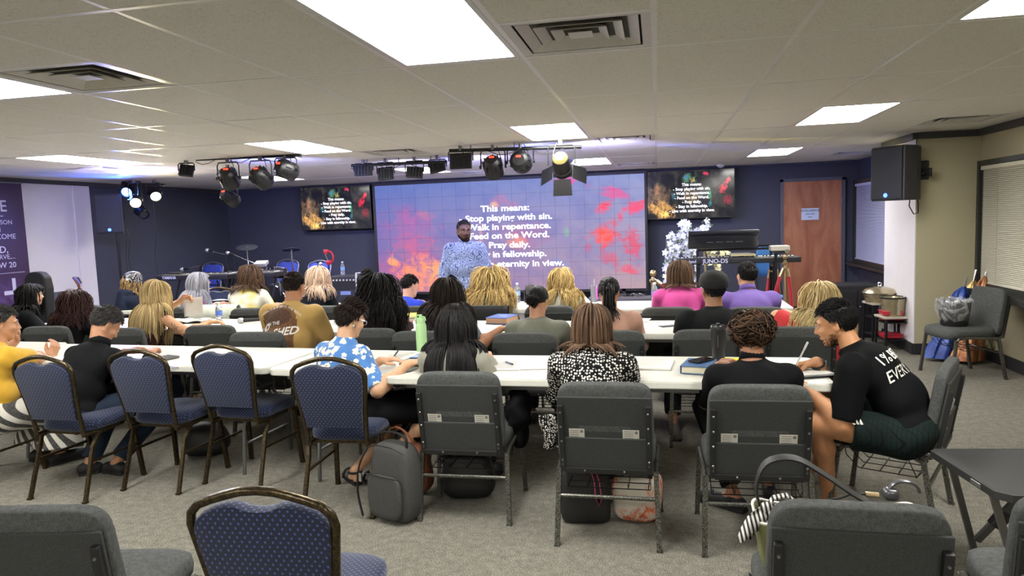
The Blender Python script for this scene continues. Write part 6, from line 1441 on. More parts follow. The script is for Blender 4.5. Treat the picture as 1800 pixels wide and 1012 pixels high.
# stage chairs
BRB = M('lit_blue_upholstery', '#3a4cb0', .85, var=.08, scale=80, bump=.2)  # brighter blue: stage light on these chairs put into the fabric colour
SILV = M('silver_frame', '#8d90a4', .35, .7)
def bc_at(px, Y, label, deg, z=.0):
    q = at(px, 450, Y=Y); src = dup(bc, (q.x, Y, z), R(deg), label, 'blue chairs at the back of the stage')
    for c in src.children:
        if not (c.name.startswith('seat') and not c.name.startswith('seat_frame')) and not c.name.startswith('backrest'):
            for ms in c.material_slots: ms.link = 'OBJECT'; ms.material = SILV
        elif c.name.startswith('backrest') or c.name.startswith('seat'):
            for ms in c.material_slots: ms.link = 'OBJECT'; ms.material = BRB
stg = MB(); stg.bbox((-6.35, 11.35, .075), (3.4, 2.4, .15), .01); tag(stg.build('stage_platform', M('platform_carpet', '#33343c', .9)), 'low dark platform under the drums and stage chairs at the back', 'platform')
bc_at(355, 11.3, 'blue chair with silver frame behind the left keyboard', 178, .15); bc_at(491, 11.6, 'blue chair with silver frame behind the drums', 180, .15); bc_at(545, 10.9, 'blue chair with silver frame right of the drums, by the red headphones', 176, .15)
q = at(392, 510, Y=8.2); t = dup(bc, (q.x, 8.35, 0), R(8), 'dark blue chair turned away beside the silver haired woman')
# drum kit
dk = thing('drum_kit', 'electronic drum kit with black pads, silver snare and black bass drum', 'drums', (at(470, 470, Y=10.6).x, 10.6, .15)); dl = Vector(dk.location)
def pad(px, py, Y, r, tilt, name='cymbal_pad'):
    c = at(px, py, Y=Y)-dl; m = MB(); m.lathe([(0, .012), (.03, .014), (.035, .006), (r, -.004), (r, -.012), (0, -.008)], c=c, n=26, m=Euler((R(tilt), R(tilt*.5), 0)).to_matrix(), cap=False); m.build(name, GRL, dk, True, 40)
    m = MB(); m.tube([c, (c.x, c.y+.02, .35)], .012, 8); m.tube([(c.x, c.y+.02, .35), (c.x, c.y+.02, .02)], .016, 8); m.build('stand_pole', CHROME, dk, True)
    for k in range(3): a = k*2.1; m = MB(); m.tube([(c.x, c.y+.02, .3), (c.x+.25*math.cos(a), c.y+.02+.25*math.sin(a), 0)], .009, 6); m.build('stand_foot', CHROME, dk)
pad(434, 434, 10.6, .17, 14); pad(512, 438, 10.4, .14, -12)
def drum(px, py, Y, r, h_, tilt, name, shell, top_):
    c = at(px, py, Y=Y)-dl; Rm = Euler((R(tilt), 0, 0)).to_matrix(); m = MB(); m.lathe([(r, -h_/2), (r, h_/2)], c=c, n=28, m=Rm, cap=False); o = m.build(name, shell, dk, True)
    for z in (-h_/2, h_/2): m = MB(); m.tube([c + Rm @ Vector((r*1.04*math.cos(a), r*1.04*math.sin(a), z)) for a in [k*PI/14 for k in range(28)]], .008, 6, closed=True); m.build('hoop', CHROME, o, True)
    m = MB(); m.lathe([(0, 0), (r*.99, 0), (r*.99, .004), (0, .004)], c=c+Rm @ Vector((0, 0, h_/2-.004)), n=24, m=Rm, cap=False); m.build('drumhead', top_, o)
    for k in range(8): a = k*PI/4; m = MB(); m.tube([c+Rm @ Vector((r*1.05*math.cos(a), r*1.05*math.sin(a), -h_/2)), c+Rm @ Vector((r*1.05*math.cos(a), r*1.05*math.sin(a), h_/2))], .005, 5); m.build('tension_rod', CHROME, o)
drum(490, 479, 10.2, .13, .11, -18, 'snare_drum', KBK, GRL); drum(455, 471, 10.3, .12, .08, -15, 'tom_pad', KBK, KEYW); drum(485, 528, 10.5, .26, .34, 90, 'bass_drum', KBK, KBK)
for px, py in ((490, 490), (455, 480)): c = at(px, py, Y=10.3)-dl; m = MB(); m.tube([c, (c.x, c.y+.1, .0)], .011, 6); m.build('stand_pole', CHROME, dk)
c = at(459, 463, Y=10.0)-dl; m = MB(); m.bbox(c, (.20, .12, .05), .008, (.4, 0, 0)); m.build('drum_module', M('module_grey', '#a8a8a8', .4), dk)
# microphone stands
def mic_stand(px, Y, pts, label, mic_at, base_z=0, micdir=(-1, 0, .1)):
    b = at(px, 470, Y=Y); t = thing('microphone_stand', label, 'stand', (b.x, Y, base_z)); o = Vector((b.x, Y, base_z)); P_ = [at(x, y, Y=Y)-o for x, y in pts]
    m = MB(); m.tube([(0, 0, .03), P_[0]], .010, 8); m.build('pole', LBLK, t, True); m = MB(); m.tube(P_, .007, 6); m.build('boom', CHROME, t, True)
    for k in range(3): a = k*2.1+.5; m = MB(); m.tube([(0, 0, .14), (.28*math.cos(a), .28*math.sin(a), .01)], .008, 6); m.build('leg', LBLK, t)
    c = at(*mic_at, Y=Y)-o; d = Vector(micdir).normalized(); Rm = frame_to(d)
    m = MB(); m.lathe([(0, -.09), (.013, -.09), (.018, -.01), (0, 0)], c=c, n=12, m=Rm, cap=False); m.cur = 1; m.lathe([(.016, -.012), (.025, 0), (.027, .02), (.02, .04), (0, .048)], c=c, n=12, m=Rm, cap=False); m.build('microphone', [LBLK, M('mic_mesh', '#b4b6bc', .4, .6)], t, True)
mic_stand(412, 9.6, [(395, 447), (369, 441)], 'boom microphone stand left of the drums, silver microphone head', (366, 440)); mic_stand(427, 9.8, [(408, 446), (446, 462)], 'boom stand with microphone aimed at the snare', (402, 445), micdir=(-1, 0, .3))
mic_stand(580, 9.6, [(577, 460), (568, 438)], 'microphone stand right of the drums with red headphones hooked on it', (562, 465), micdir=(.8, 0, .5)); mic_stand(315, 9.3, [(352, 467), (325, 472)], 'low boom stand over the left keyboard', (322, 473), micdir=(-1, 0, -.1))
hp = thing('headphones', 'red headphones hanging on the microphone stand right of the drums', 'headphones', at(577, 452, Y=9.5)); REDP = M('red_plastic', '#c02030', .4)
m = MB(); m.tube([(.0+.075*math.sin(a), 0, .09*math.cos(a)) for a in [k*PI/10-.3 for k in range(12)]], .012, 8); m.build('headband', REDP, hp, True)
for z, x in ((.08, -.03), (-.075, .0)): m = MB(); m.rbox((x, 0, z), (.06, .07, .07), e=3); m.build('ear_cup', REDP, hp, True)
# amplifier
q = at(613, 507, Y=9.4); am = thing('guitar_amplifier', 'black guitar amplifier with a pale blue badge left of the big screen', 'amplifier', (q.x, 9.4, .0)); H_ = at(613, 483, Y=9.4).z
m = MB(); m.bbox((0, 0, H_/2), (.42, .28, H_), .015); m.build('cabinet', KBK, am); m = MB(); m.bbox((0, -.145, H_*.42), (.37, .012, H_*.72), .006); m.build('grille', GRL, am)
m = MB(); m.bbox((0, -.145, H_-.06), (.38, .014, .06), .004); cp_ = m.build('control_panel', M('panel_dark', '#2c2d33', .4), am)
for k in range(7): m = MB(); m.lathe([(0, 0), (.012, 0), (.010, .015), (0, .015)], c=(-.15+.05*k, -.153, H_-.06), n=10, m=Matrix.Rotation(R(90), 3, 'X'), cap=False); m.build('knob', KEYW, cp_, True)
m = MB(); m.box((.02, -.153, H_-.24), (.15, .003, .05)); m.build('badge', M('badge_blue', '#7f8fc0', .4), am)
def bottle(loc, label, h=.21, cap='#d8d8e0', lab='#6f9cd0', liquid=True, group=None):
    t = thing('water_bottle', label, 'bottle', loc, rng.uniform(0, 3), group); r = h*.155
    m = MB(); m.lathe([(0, 0), (r*.85, 0), (r, .01), (r, h*.25), (r*.93, h*.3), (r, h*.35), (r, h*.62), (r*.8, h*.78), (r*.42, h*.88), (r*.4, h*.93), (0, h*.93)], n=16, cap=False); m.build('body', M('clear_plastic', '#dfe6ee', .08, trans=.85, spec=.5), t, True)
    m = MB(); m.lathe([(r*1.02, h*.36), (r*1.02, h*.58)], n=16, cap=False); m.build('label_band', M('label_'+lab.strip('#'), lab, .5), t, True)
    m = MB(); m.lathe([(0, h*.91), (r*.46, h*.91), (r*.46, h), (0, h)], n=12, cap=False); m.build('cap', M('cap_'+cap.strip('#'), cap, .4), t, True); return t
bottle((at(602, 470, Y=9.4).x, 9.4, H_), 'clear water bottle standing on the guitar amplifier', .19)
# white cart handle beside amp
t = thing('hand_cart', 'white metal handle standing between the amplifier and the hidden person', 'cart', (at(627, 500, Y=8.6).x, 8.6, 0)); o = Vector(t.location); WMET = M('white_metal', '#c6c6cc', .35)
a_, b_, c_ = at(641, 479, Y=8.6)-o, at(626, 480, Y=8.6)-o, at(627, 520, Y=8.6)-o; m = MB(); m.tube([a_, b_, c_, (c_.x, c_.y, .0)], .013, 8); m.build('handle', WMET, t, True); m = MB(); m.bbox((.1, 0, .015), (.3, .35, .03), .01); m.build('base_plate', WMET, t)
# guitar and case on the left
g_ = thing('guitar', 'electric guitar leaning on the left wall, only its wooden neck and head shown', 'guitar', (at(150, 530, Y=7.9).x, 7.9, .45)); o = Vector(g_.location); WOODG = M('guitar_wood', '#7d5444', .4, var=.2, scale=40); tp_ = at(131, 488, Y=8.1)-o; nk = at(139, 500, Y=8.05)-o
dn = (tp_*-1).normalized(); m = MB(); m.bar(nk, Vector((0, 0, 0)), .045, .02); m.build('neck', WOODG, g_); m = MB(); m.bbox((tp_+nk)/2, (.055, .02, .17), .01, frame_to(tp_-nk)); h1 = m.build('headstock', WOODG, g_)
for k in range(6): m = MB(); p = nk.lerp(tp_, .15+.15*k); m.lathe([(0, 0), (.008, 0), (.008, .02), (0, .02)], c=p+Vector((.035, 0, .01)), n=8, m=Matrix.Rotation(R(90), 3, 'Y'), cap=False); m.build('tuning_peg', CLAMP, h1)
m = MB(); m.rbox(dn*.30-Vector((0, 0, .12)), (.34, .07, .45), e=2.6, nu=24, nv=14); m.build('guitar_body', WOODG, g_, True)
cs = thing('instrument_case', 'black soft instrument case standing before the purple banner', 'case', (at(68, 500, Y=7.2).x, 7.2, 0)); H2 = at(68, 477, Y=7.2).z
m = MB(); pr = [(.17, 0), (.19, .3), (.14, .6), (.16, H2-.2), (.14, H2-.07), (.08, H2-.01), (0, H2)]; pr = pr+[(-x, z) for x, z in pr[-2::-1]]; m.prism(pr, -.06, .06); o = m.build('shell', M('soft_case', '#17171b', .8, bump=.3), cs); bv = o.modifiers.new('b', 'BEVEL'); bv.width = .02; bv.segments = 3
# cable heap under the screen
t = thing('cable_heap', 'tangle of black cables on a low box under the big screen', 'cable', (at(1080, 515, Y=10.6).x, 10.6, 0)); zt = at(1080, 522, Y=10.6).z
m = MB(); m.bbox((0.1, 0, zt/2), (.95, .35, zt), .01); m.build('equipment_box', M('grey_box', '#55555a', .6), t)
for k in range(7):
    a = rng.uniform(0, 6); m = MB(); cx0 = -.2+.09*k; m.tube([(cx0+(.09+.02*k % .05)*math.cos(a+x), .08*math.sin(a+x), zt+.012+.03*abs(math.sin(x*1.7+k))) for x in [i*.5 for i in range(14)]], .007, 5); m.build('cable', BLACKP if k % 3 else CLAMP, t)

# ---------------- flower arch, right keyboards, stanchions ----------------
fa = thing('flower_arch', 'white artificial flower arrangement behind the right keyboards', 'flowers', (.45, 11.2, 0)); fo = Vector(fa.location)
PET = M('petal_white', '#d9dee8', .6, var=.06); PETY = M('petal_cream', '#ddd9a6', .6); LEAF = M('leaf_green', '#566b48', .6, var=.25); GOLDW = M('easel_gold', '#a5926a', .4, .4)
def flower_mesh(mat, nm):
    m = MB(); 
    for k in range(5):
        a = k*2*PI/5; c_, s_ = math.cos(a), math.sin(a); pts = [(0, 0, 0), (.022, .016, .008), (.042, .012, .012), (.050, 0, .008), (.042, -.012, .012), (.022, -.016, .008)]
        m.add([(x*c_-y*s_, x*s_+y*c_, z) for x, y, z in pts], [(0, 5, 4, 3), (0, 3, 2, 1)])
    m.sph((0, 0, .006), .008, 6); return m.build(nm, mat, fa, True, 0)
fm = flower_mesh(PET, 'flower'); fy = flower_mesh(PETY, 'flower'); m = MB(); m.add([(0, 0, 0), (.03, .018, .01), (.075, 0, 0), (.03, -.018, .01)], [(0, 1, 2), (0, 2, 3)]); lf = m.build('leaf', LEAF, fa)
def cluster(px, py, rx, ry, n, src, dy=.1, leaf=.25):
    for k in range(n):
        a, rr = rng.uniform(0, 6.28), math.sqrt(rng.random()); q = at(px+rx*rr*math.cos(a), py+ry*rr*math.sin(a), Y=11.2)-fo; q.y = rng.uniform(-dy, dy)
        s_ = lf if rng.random() < leaf else src; o = s_.copy(); COL.objects.link(o); o.location = q; o.rotation_euler = (R(90)+rng.uniform(-.7, .7), rng.uniform(-3, 3), rng.uniform(-.7, .7)); o.scale = (rng.uniform(.65, 1.15),)*3
for a in ((1188, 425, 16, 18, 46, fm), (1204, 405, 12, 18, 34, fm), (1241, 396, 9, 12, 22, fm), (1224, 410, 12, 8, 16, fm), (1200, 430, 20, 14, 30, fm), (1180, 448, 14, 12, 26, fm), (1210, 446, 14, 10, 24, fm), (1172, 480, 4, 34, 34, fm), (1224, 490, 5, 26, 22, fm), (1244, 430, 16, 12, 22, fy), (1262, 446, 18, 10, 20, fy), (1252, 470, 12, 18, 14, fy)): cluster(*a, leaf=.30)
fm.location = at(1195, 420, Y=11.1)-fo; fy.location = at(1245, 430, Y=11.1)-fo; lf.location = at(1190, 430, Y=11.1)-fo
for (x0, y0, x1, y1) in ((1172, 420, 1172, 560), (1224, 420, 1222, 560), (1236, 415, 1245, 560), (1255, 415, 1262, 560), (1172, 425, 1235, 400)):
    a, b = at(x0, y0, Y=11.25)-fo, at(x1, y1, Y=11.25)-fo; b.z = max(b.z, 0.02) if y1 > 500 else b.z; m = MB(); m.bar(a, b, .03, .02); m.build('frame_bar', GOLDW if x0 > 1230 else CLAMP, fa)
q = at(1292, 457, Y=9.5); kb = keyboard('synthesizer', 'black lower keyboard on the stand at the right with white lettering', (q.x+.02, 9.5, q.z-.045), 1.50, R(-1), 34, ('JUNO-DS', -.27), .075, True, stand=False)
text_obj('lettering', 'Roland', .055, MATS['brand_white'], (-.58, -.153, .045), None, kb, bold=.015)
q2 = at(1271, 418, Y=9.5); kb2 = keyboard('synthesizer', 'grey upper keyboard tilted towards the player, its underside facing the seats', (q2.x, 9.52, q2.z-.05), .86, R(-1), 22, None, .05, True, KBK, .34, .06, -38, False)
_Rk = Euler((R(-38), 0, 0)).to_matrix(); _c = Vector((0, 0, .03))
m = MB(); m.bbox(_c+_Rk @ Vector((0, .135, .028)), (.88, .10, .03), .008, _Rk); m.build('top_edge', M('keyboard_silver', '#b9b8ae', .35), kb2)
for k in range(4): m = MB(); m.bbox(_c+_Rk @ Vector((-.16+.12*k, .02, -.026)), (.09, .012, .006), .001, _Rk); m.build('vent_slot', M('slot_grey', '#77777a', .5), kb2)
m = MB(); m.bbox(_c+_Rk @ Vector((0, -.05, -.026)), (.80, .10, .01), .002, _Rk); m.build('underside_tray', M('panel_dark', '#2c2d33', .4), kb2)
ks = thing('keyboard_stand', 'black square-tube stand carrying the two right keyboards', 'stand', (q.x, 9.6, 0)); o = Vector(ks.location); zt = q.z-.055
for sx in (-.45, .47):
    for sy in (-.12, .14): m = MB(); m.bar((sx, sy, 0), (sx, sy, q2.z-.16 if sy > 0 else zt), .035); m.build('upright', LBLK, ks)
    m = MB(); m.bar((sx, -.25, .02), (sx, .28, .02), .035); m.build('foot', LBLK, ks); m = MB(); m.bar((sx, -.2, zt-.01), (sx, .16, zt-.01), .035); m.build('support_arm', LBLK, ks)
zz = at(1280, 434, Y=9.6).z
for z_ in (zz, .45): m = MB(); m.bar((-.45, .14, z_), (.47, .14, z_), .035); m.build('cross_bar', LBLK, ks)
m = MB(); m.bar((-.45, .14, q2.z-.16), (.47, .14, q2.z-.16), .03); m.build('cross_bar', LBLK, ks)
q = at(1306, 446, Y=9.45); t = thing('sheet_music', 'pale yellow music books lying on the lower right keyboard', 'book', (q.x, 9.5, kb.location.z+.10)); m = MB(); m.bbox((0, 0, .012), (.30, .2, .022), .003); m.build('book', M('cream_paper', '#d8cf96', .7), t); m = MB(); m.bbox((-.03, .0, .03), (.26, .18, .010), .003); m.build('book', M('cream_paper2', '#c8c4b0', .7), t)
# blue plastic chair and small projector
q = at(1346, 460, Y=10.3); bch = thing('folding_chair', 'bright blue chair back standing behind the right keyboards', 'chair', (q.x, 10.3, 0), R(10)); BLP = M('blue_fabric_bright', '#3f78b8', .6); zt = at(1346, 433, Y=10.3).z
m = MB(); m.rbox((0, 0, zt-.20), (.26, .05, .42), e=4); m.build('backrest', BLP, bch, True); m = MB(); m.rbox((0, -.2, .46), (.36, .38, .06), e=4); m.build('seat', BLP, bch, True)
for sx in (-.16, .16):
    for a, b in (((sx, 0, zt-.1), (sx, -.35, 0)), ((sx, -.3, .46), (sx, .08, 0))): m = MB(); m.tube([a, b], .011, 6); m.build('leg', LBLK, bch)
q = at(1370, 437, Y=9.3); pj = thing('projector', 'small white projector on a black stand right of the keyboards', 'projector', q); m = MB(); m.bbox((0, 0, .01), (.22, .2, .06), .01); m.build('housing', M('cream_plastic', '#cfcbb6', .4), pj)
m = MB(); m.lathe([(0, 0), (.03, 0), (.026, .03), (0, .03)], c=(.07, -.10, -.03), n=14, m=Matrix.Rotation(R(90), 3, 'X'), cap=False); m.build('lens', CHROME, pj, True); m = MB(); m.bbox((.02, 0, -.04), (.17, .15, .03), .006); m.build('base', KBK, pj); m = MB(); m.tube([(-.04, .02, -.05), (-.04, .02, -q.z+.02)], .018, 8); m.build('pole', LBLK, pj)
for k in range(3): a = k*2.1; m = MB(); m.tube([(-.04, .02, -q.z+.35), (-.04+.3*math.cos(a), .02+.3*math.sin(a), -q.z+.01)], .01, 6); m.build('leg', LBLK, pj)
BRASS = M('brass', '#d8c09a', .22, .9); VELV = M('red_velvet', '#b81c28', .7, sheen=.4, bump=.1)
def stanchion(x, y, label, H=.96, ropes=()):
    t = thing('rope_stanchion', label, 'barrier', (x, y, 0), 0); m = MB(); m.lathe([(0, 0), (.16, 0), (.16, .015), (.10, .035), (.028, .05), (.025, .06), (.025, H-.13), (.04, H-.12), (.045, H-.10), (.025, H-.085), (.018, H-.07), (.0, H-.07)], n=22, cap=False); m.build('post', BRASS, t, True, 40)
    m = MB(); m.sph((0, 0, H-.025), .038, 16); m.build('ball_finial', BRASS, t, True)
    for pts in ropes:
        P_ = arc(*[Vector(p) for p in pts], n=12); m = MB(); m.tube(P_[1:], .021, 10); r_ = m.build('velvet_rope', VELV, t, True); m = MB(); m.tube([P_[0], P_[1]+(P_[1]-P_[0])*.5], .024, 10); m.build('brass_end', BRASS, r_, True)
a = at(1148, 492, Y=8.1); stanchion(a.x, 8.1, 'brass stanchion post right of the big screen, red rope on its right side', 1.0, [((.03, 0, .89), (.25, 0, .72), (.55, .1, .70))])
a = at(1380, 455, Y=9.2); stanchion(a.x, 9.2, 'brass stanchion post before the wooden door with red ropes hanging down', at(1380, 447, Y=9.2).z, [((-.02, -.02, .92), (-.20, -.03, .5), (-.12, -.05, .12)), ((.02, -.02, .92), (.10, -.03, .5), (.06, -.05, .08))])
a = at(1353, 460, Y=9.7); stanchion(a.x+.04, 9.75, 'brass stanchion half hidden behind the projector stand, red ropes on it', .95, [((-.03, 0, .86), (-.09, 0, .4), (-.06, 0, .1)), ((.05, 0, .86), (.10, 0, .4), (.07, -.02, .1))])
# ---------------- corner by the column: cabinet, pots, stool, flags ----------------
q = at(1530, 515, Y=9.6); H3 = .66; cb = thing('cabinet', 'low black cabinet behind the steaming pots by the column', 'cabinet', (2.42, 9.75, 0)); m = MB(); m.bbox((0, 0, H3/2), (.5, .45, H3), .01); m.build('body', KBK, cb)
for sx in (-.12, .12): m = MB(); m.bbox((sx, -.235, H3/2-.01), (.225, .02, H3-.1), .006); d_ = m.build('door', KBK, cb); m = MB(); m.sph((sx*.25, -.255, H3*.6), .012, 8); m.build('knob', CHROME, d_)
def stool(x, y, h_, label, topm):
    t = thing('stool', label, 'stool', (x, y, 0), R(8)); m = MB(); m.bbox((0, 0, h_-.012), (.29, .29, .024), .006); m.build('top', topm, t)
    for sx in (-1, 1):
        for sy in (-1, 1): m = MB(); m.bar((sx*.12, sy*.12, h_-.02), (sx*.13, sy*.13, 0), .022); m.build('leg', LBLK, t)
    for z_ in (.12, .32):
        m = MB(); m.bbox((0, 0, z_), (.26, .26, .012), .003); m.build('shelf', LBLK, t)
    return t
pt2 = at(1569, 554, Y=8.75); stool(pt2.x, 8.75, pt2.z, 'small black wire stand under the open metal pot', M('pale_top', '#b9b2a4', .5)); pt1 = at(1546, 530, Y=9.15); stool(pt1.x, 9.15, pt1.z, 'small black wire stand under the lidded steamer pot', MATS['pale_top'])
TIN = M('polished_tin', '#b5a98c', .22, .95, var=.08, scale=12)
TIN.node_tree.nodes['Principled BSDF'].inputs['Metallic'].default_value = .75
r_ = (at(1592, 524, Y=8.75).x-at(1547, 524, Y=8.75).x)/2; h_ = at(1569, 522, Y=8.75).z-pt2.z; t = thing('metal_pot', 'open dented metal pot with dark rim on a small black stand', 'pot', (pt2.x, 8.75, pt2.z)); m = MB(); m.lathe([(0, 0), (r_*.78, 0), (r_*.84, .02), (r_*.90, h_*.45), (r_*.915, h_*.5), (r_*.90, h_*.55), (r_, h_), (r_*.95, h_-.01), (r_*.86, .02), (0, .012)], n=28, cap=False); m.build('body', TIN, t, True, 40)
m = MB(); m.lathe([(r_*.9, h_-.012), (r_*1.03, h_-.012), (r_*1.03, h_+.006), (r_*.9, h_+.006)], n=28, cap=False); m.build('rim', BLACKP, t, True); m = MB(); m.lathe([(0, 0), (r_*.9, 0)], c=(0, 0, h_-.02), n=24, cap=False); m.build('contents', BLACKP, t)
t = thing('steamer_pot', 'wide lidded metal steamer pot with a knob, behind the open pot', 'pot', (pt1.x, 9.15, pt1.z)); r_ = .17; h_ = .17
m = MB(); m.lathe([(0, 0), (r_*.9, 0), (r_*.95, .02), (r_*.95, .06), (r_*1.02, .07), (r_*1.02, h_*.6), (r_*1.1, h_*.62), (0, h_*.62)], n=28, cap=False); m.build('body', TIN, t, True, 40); m = MB(); m.lathe([(r_*1.12, h_*.62), (r_*1.12, h_*.68), (r_*.9, h_*.9), (r_*.4, h_*1.05), (0, h_*1.08)], n=28, cap=False); l_ = m.build('lid', TIN, t, True, 40)
m = MB(); m.tube([(.02*math.cos(a), 0, h_*1.1+.02+.02*math.sin(a)) for a in [k*PI/5 for k in range(10)]], .006, 6, closed=True); m.build('knob', CHROME, l_)
for k, (z_, c_) in enumerate(((.345, '#b52030'), (.40, '#c03040'), (.14, '#a01c2c'))):
    t = thing('food_container', ['red lidded container on the upper shelf of the pot stand', 'red lid lying topmost under the metal pot', 'red container on the bottom shelf of the pot stand'][k], 'container', (pt2.x-.02, 8.75, z_)); m = MB(); m.bbox((0, 0, .02), (.2, .2, .038), .01); m.build('box', M('c_'+c_.strip('#'), c_, .4), t); m = MB(); m.bbox((0, 0, .041), (.215, .215, .008), .003); m.build('lid', M('c_'+c_.strip('#'), c_, .4), t)
def flag(label, pole, col, col2, bottom, seed, met=.3):
    t = thing('furled_flag', label, 'flag', (0, 0, 0)); rg = np.random.default_rng(seed); a, b = Vector(pole[0]), Vector(pole[1]); tt = NT('flag_'+str(seed)); n1 = tt.noise(6, 3, dist=1); tt.col(tt.ramp(n1.outputs[0], [(.35, srgb(col)), (.65, srgb(col2))])); tt.b.inputs['Metallic'].default_value = met; tt.b.inputs['Roughness'].default_value = .35
    m = MB(); m.tube([a, b], .012, 8); m.build('pole', CHROME, t)
    rings = []; n = 26
    for i in range(15):
        f = i/14; c = a.lerp(b, f*.86+.02); R_ = bottom*(1-f)**1.3+.06+.012*math.sin(f*9+seed); rings.append([c+Vector(((R_*(1+.28*math.sin(k*2*PI/n*6+seed+f*3)))*math.cos(k*2*PI/n), .7*(R_*(1+.28*math.cos(k*2*PI/n*5+seed)))*math.sin(k*2*PI/n), 0)) for k in range(n)])
    rings[-1] = [rings[-1][0]*0+a.lerp(b, .9)]*n
    vs = [p for r in rings for p in r]; m = MB(); m.add(vs, [(i*n+k, i*n+(k+1) % n, (i+1)*n+(k+1) % n, (i+1)*n+k) for i in range(14) for k in range(n)]); m.build('cloth', tt.m, t, True, 0)
_fb = lambda px, Y: (at(px, 560, Y=Y).x, Y, .02)
flag('furled royal blue shiny flag leaning in the window corner', (_fb(1652, 8.1), at(1700, 486, Y=8.2)), '#1c2f74', '#3050a0', .07, 1, .2); flag('furled bronze metallic flag leaning in the window corner', (_fb(1700, 7.95), at(1738, 464, Y=8.1)), '#6a3722', '#b07a50', .07, 2, .5); flag('furled gold striped flag between the blue and bronze ones', (_fb(1685, 8.15), at(1716, 474, Y=8.22)), '#8a7038', '#cdb47c', .07, 3, .5)
# ---------------- things on the tables ----------------
PAPER = M('paper_white', '#d8d6d0', .8, var=.02); INKL = M('ink_grey', '#9a9a9a', .8)
def sheet(name, label, px, py, z, w_, h_, deg, lines=8, n=1, group=None, cat='paper', mat=None, two=False):
    q = at(px, py, z=z); t = thing(name, label, cat, (q.x, q.y, z+.001), R(deg), group)
    m = MB(); m.bbox((0, 0, .0008*n), (w_, h_, .0015*n+.0005), .0004); p = m.build('sheet', mat or PAPER, t)
    if lines:
        m = MB()
        for k in range(lines): m.box((-.01, h_*.40-h_*.8*k/lines, .0016*n+.0008), (w_*.78*(1 if k % 4 != 3 else .6), .0025, .0003))
        m.build('print', INKL, p)
    if two: m = MB(); m.bbox((w_*.93, .02, .001), (w_*.9, h_, .002), .0004, (0, 0, .08)); m.build('second_sheet', PAPER, t)
    return t
def pen(label, p0, p1, mat, r=.0045):
    p0, p1 = Vector(p0), Vector(p1); t = thing('pen', label, 'pen', p0); d = p1-p0; m = MB(); m.tube([(0, 0, 0), d*.08, d*.12, d], [.001, r*.8, r, r], 8); m.build('barrel', mat, t, True); m = MB(); m.tube([d*.72, d*.99], r*1.25, 8); m.build('cap', mat, t, True); return t
def phone(label, px, py, z, deg, mat=None, thing_name='phone'):
    q = at(px, py, z=z); t = thing(thing_name, label, 'phone', (q.x, q.y, z+.001), R(deg)); m = MB(); m.bbox((0, 0, .005), (.075, .15, .009), .004); m.build('body', mat or BLACKP, t); m = MB(); m.box((0, 0, .0098), (.068, .142, .0006)); m.build('screen', M('phone_glass', '#0c0d12', .08), t); m = MB(); m.bbox((-.018, .055, .0), (.022, .03, .003), .001); m.build('camera_bump', STEEL, t); return t
TZ = .742
pen('white stylus pen held by the barefoot man writing', at(1398, 645, z=.79), at(1420, 601, Y=at(1398, 645, z=.79).y-.02), M('white_plastic', '#dcdad4', .3))
ck = sheet('writing_pad', 'white pad on a black clipboard before the writing man', 1412, 650, TZ+.012, .20, .26, 18, 4); m = MB(); m.bbox((0, 0, -.006), (.24, .31, .010), .003); m.build('clipboard', BLACKP, ck)
bb = thing('book', 'thick blue bible under a phone, beside the black tumbler', 'book', (at(1229, 652, z=TZ).x, at(1229, 652, z=TZ).y+.02, TZ), R(-14)); BLC = M('blue_cover', '#3d5f8c', .5, var=.05)
m = MB(); m.bbox((0, 0, .003), (.16, .23, .005), .002); m.bbox((0, 0, .043), (.16, .23, .005), .002); m.bbox((-.079, 0, .023), (.005, .23, .045), .002); m.build('cover', BLC, bb); m = MB(); m.box((.002, 0, .023), (.15, .218, .035)); m.build('page_block', M('page_cream', '#cfc8ae', .8), bb)
phone('black phone lying on the blue bible', 1233, 634, TZ+.047, -40)
tb = thing('tumbler', 'tall matt black tumbler on the near table before the curly-haired woman', 'tumbler', (at(1263, 636, z=TZ).x, at(1263, 636, z=TZ).y, TZ)); TB = M('tumbler_black', '#151619', .4)
m = MB(); m.lathe([(0, 0), (.034, 0), (.036, .01), (.037, .08), (.042, .10), (.043, .205), (0, .205)], n=24, cap=False); m.build('body', TB, tb, True, 40); m = MB(); m.lathe([(.044, .195), (.045, .215), (.040, .222), (0, .222)], n=24, cap=False); m.build('lid', M('lid_smoke', '#2c2d30', .2), tb, True); m = MB(); m.bbox((0, .01, .226), (.018, .05, .008), .003); m.build('slider', BLACKP, tb)
m = MB(); m.box((-.006, -.0433, .13), (.006, .001, .07)); m.build('print', CLAMP, tb)
gb = thing('water_bottle', 'tall pale green flask with loop lid on the near table', 'bottle', (at(742, 617, z=TZ).x, at(742, 617, z=TZ).y, TZ)); GRN = M('flask_green', '#a6cc94', .45)
m = MB(); m.lathe([(0, 0), (.035, 0), (.037, .006), (.037, .175), (.033, .19), (.029, .196), (0, .196)], n=26, cap=False); m.build('body', GRN, gb, True, 40)
m = MB(); m.lathe([(.030, .194), (.031, .215), (.026, .232), (.010, .236), (.009, .255), (0, .256)], n=20, cap=False); lid = m.build('lid', GRN, gb, True, 40); m = MB(); m.tube([(-.028+.0*a, 0, .215)for a in (0,)]+[(-.036, 0, .235), (-.02, 0, .252), (.0, 0, .245), (.03, 0, .235), (.034, 0, .212)], .006, 8); m.build('carry_loop', GRN, lid, True)
sheet('notebook', 'white notebook on the near table before the floral woman', 703, 626, TZ, .20, .26, -8, 10, 4, cat='notebook'); pen('black pen on the notebook beside the green flask', at(686, 634, z=TZ+.012), at(700, 616, z=TZ+.03), BLACKP)
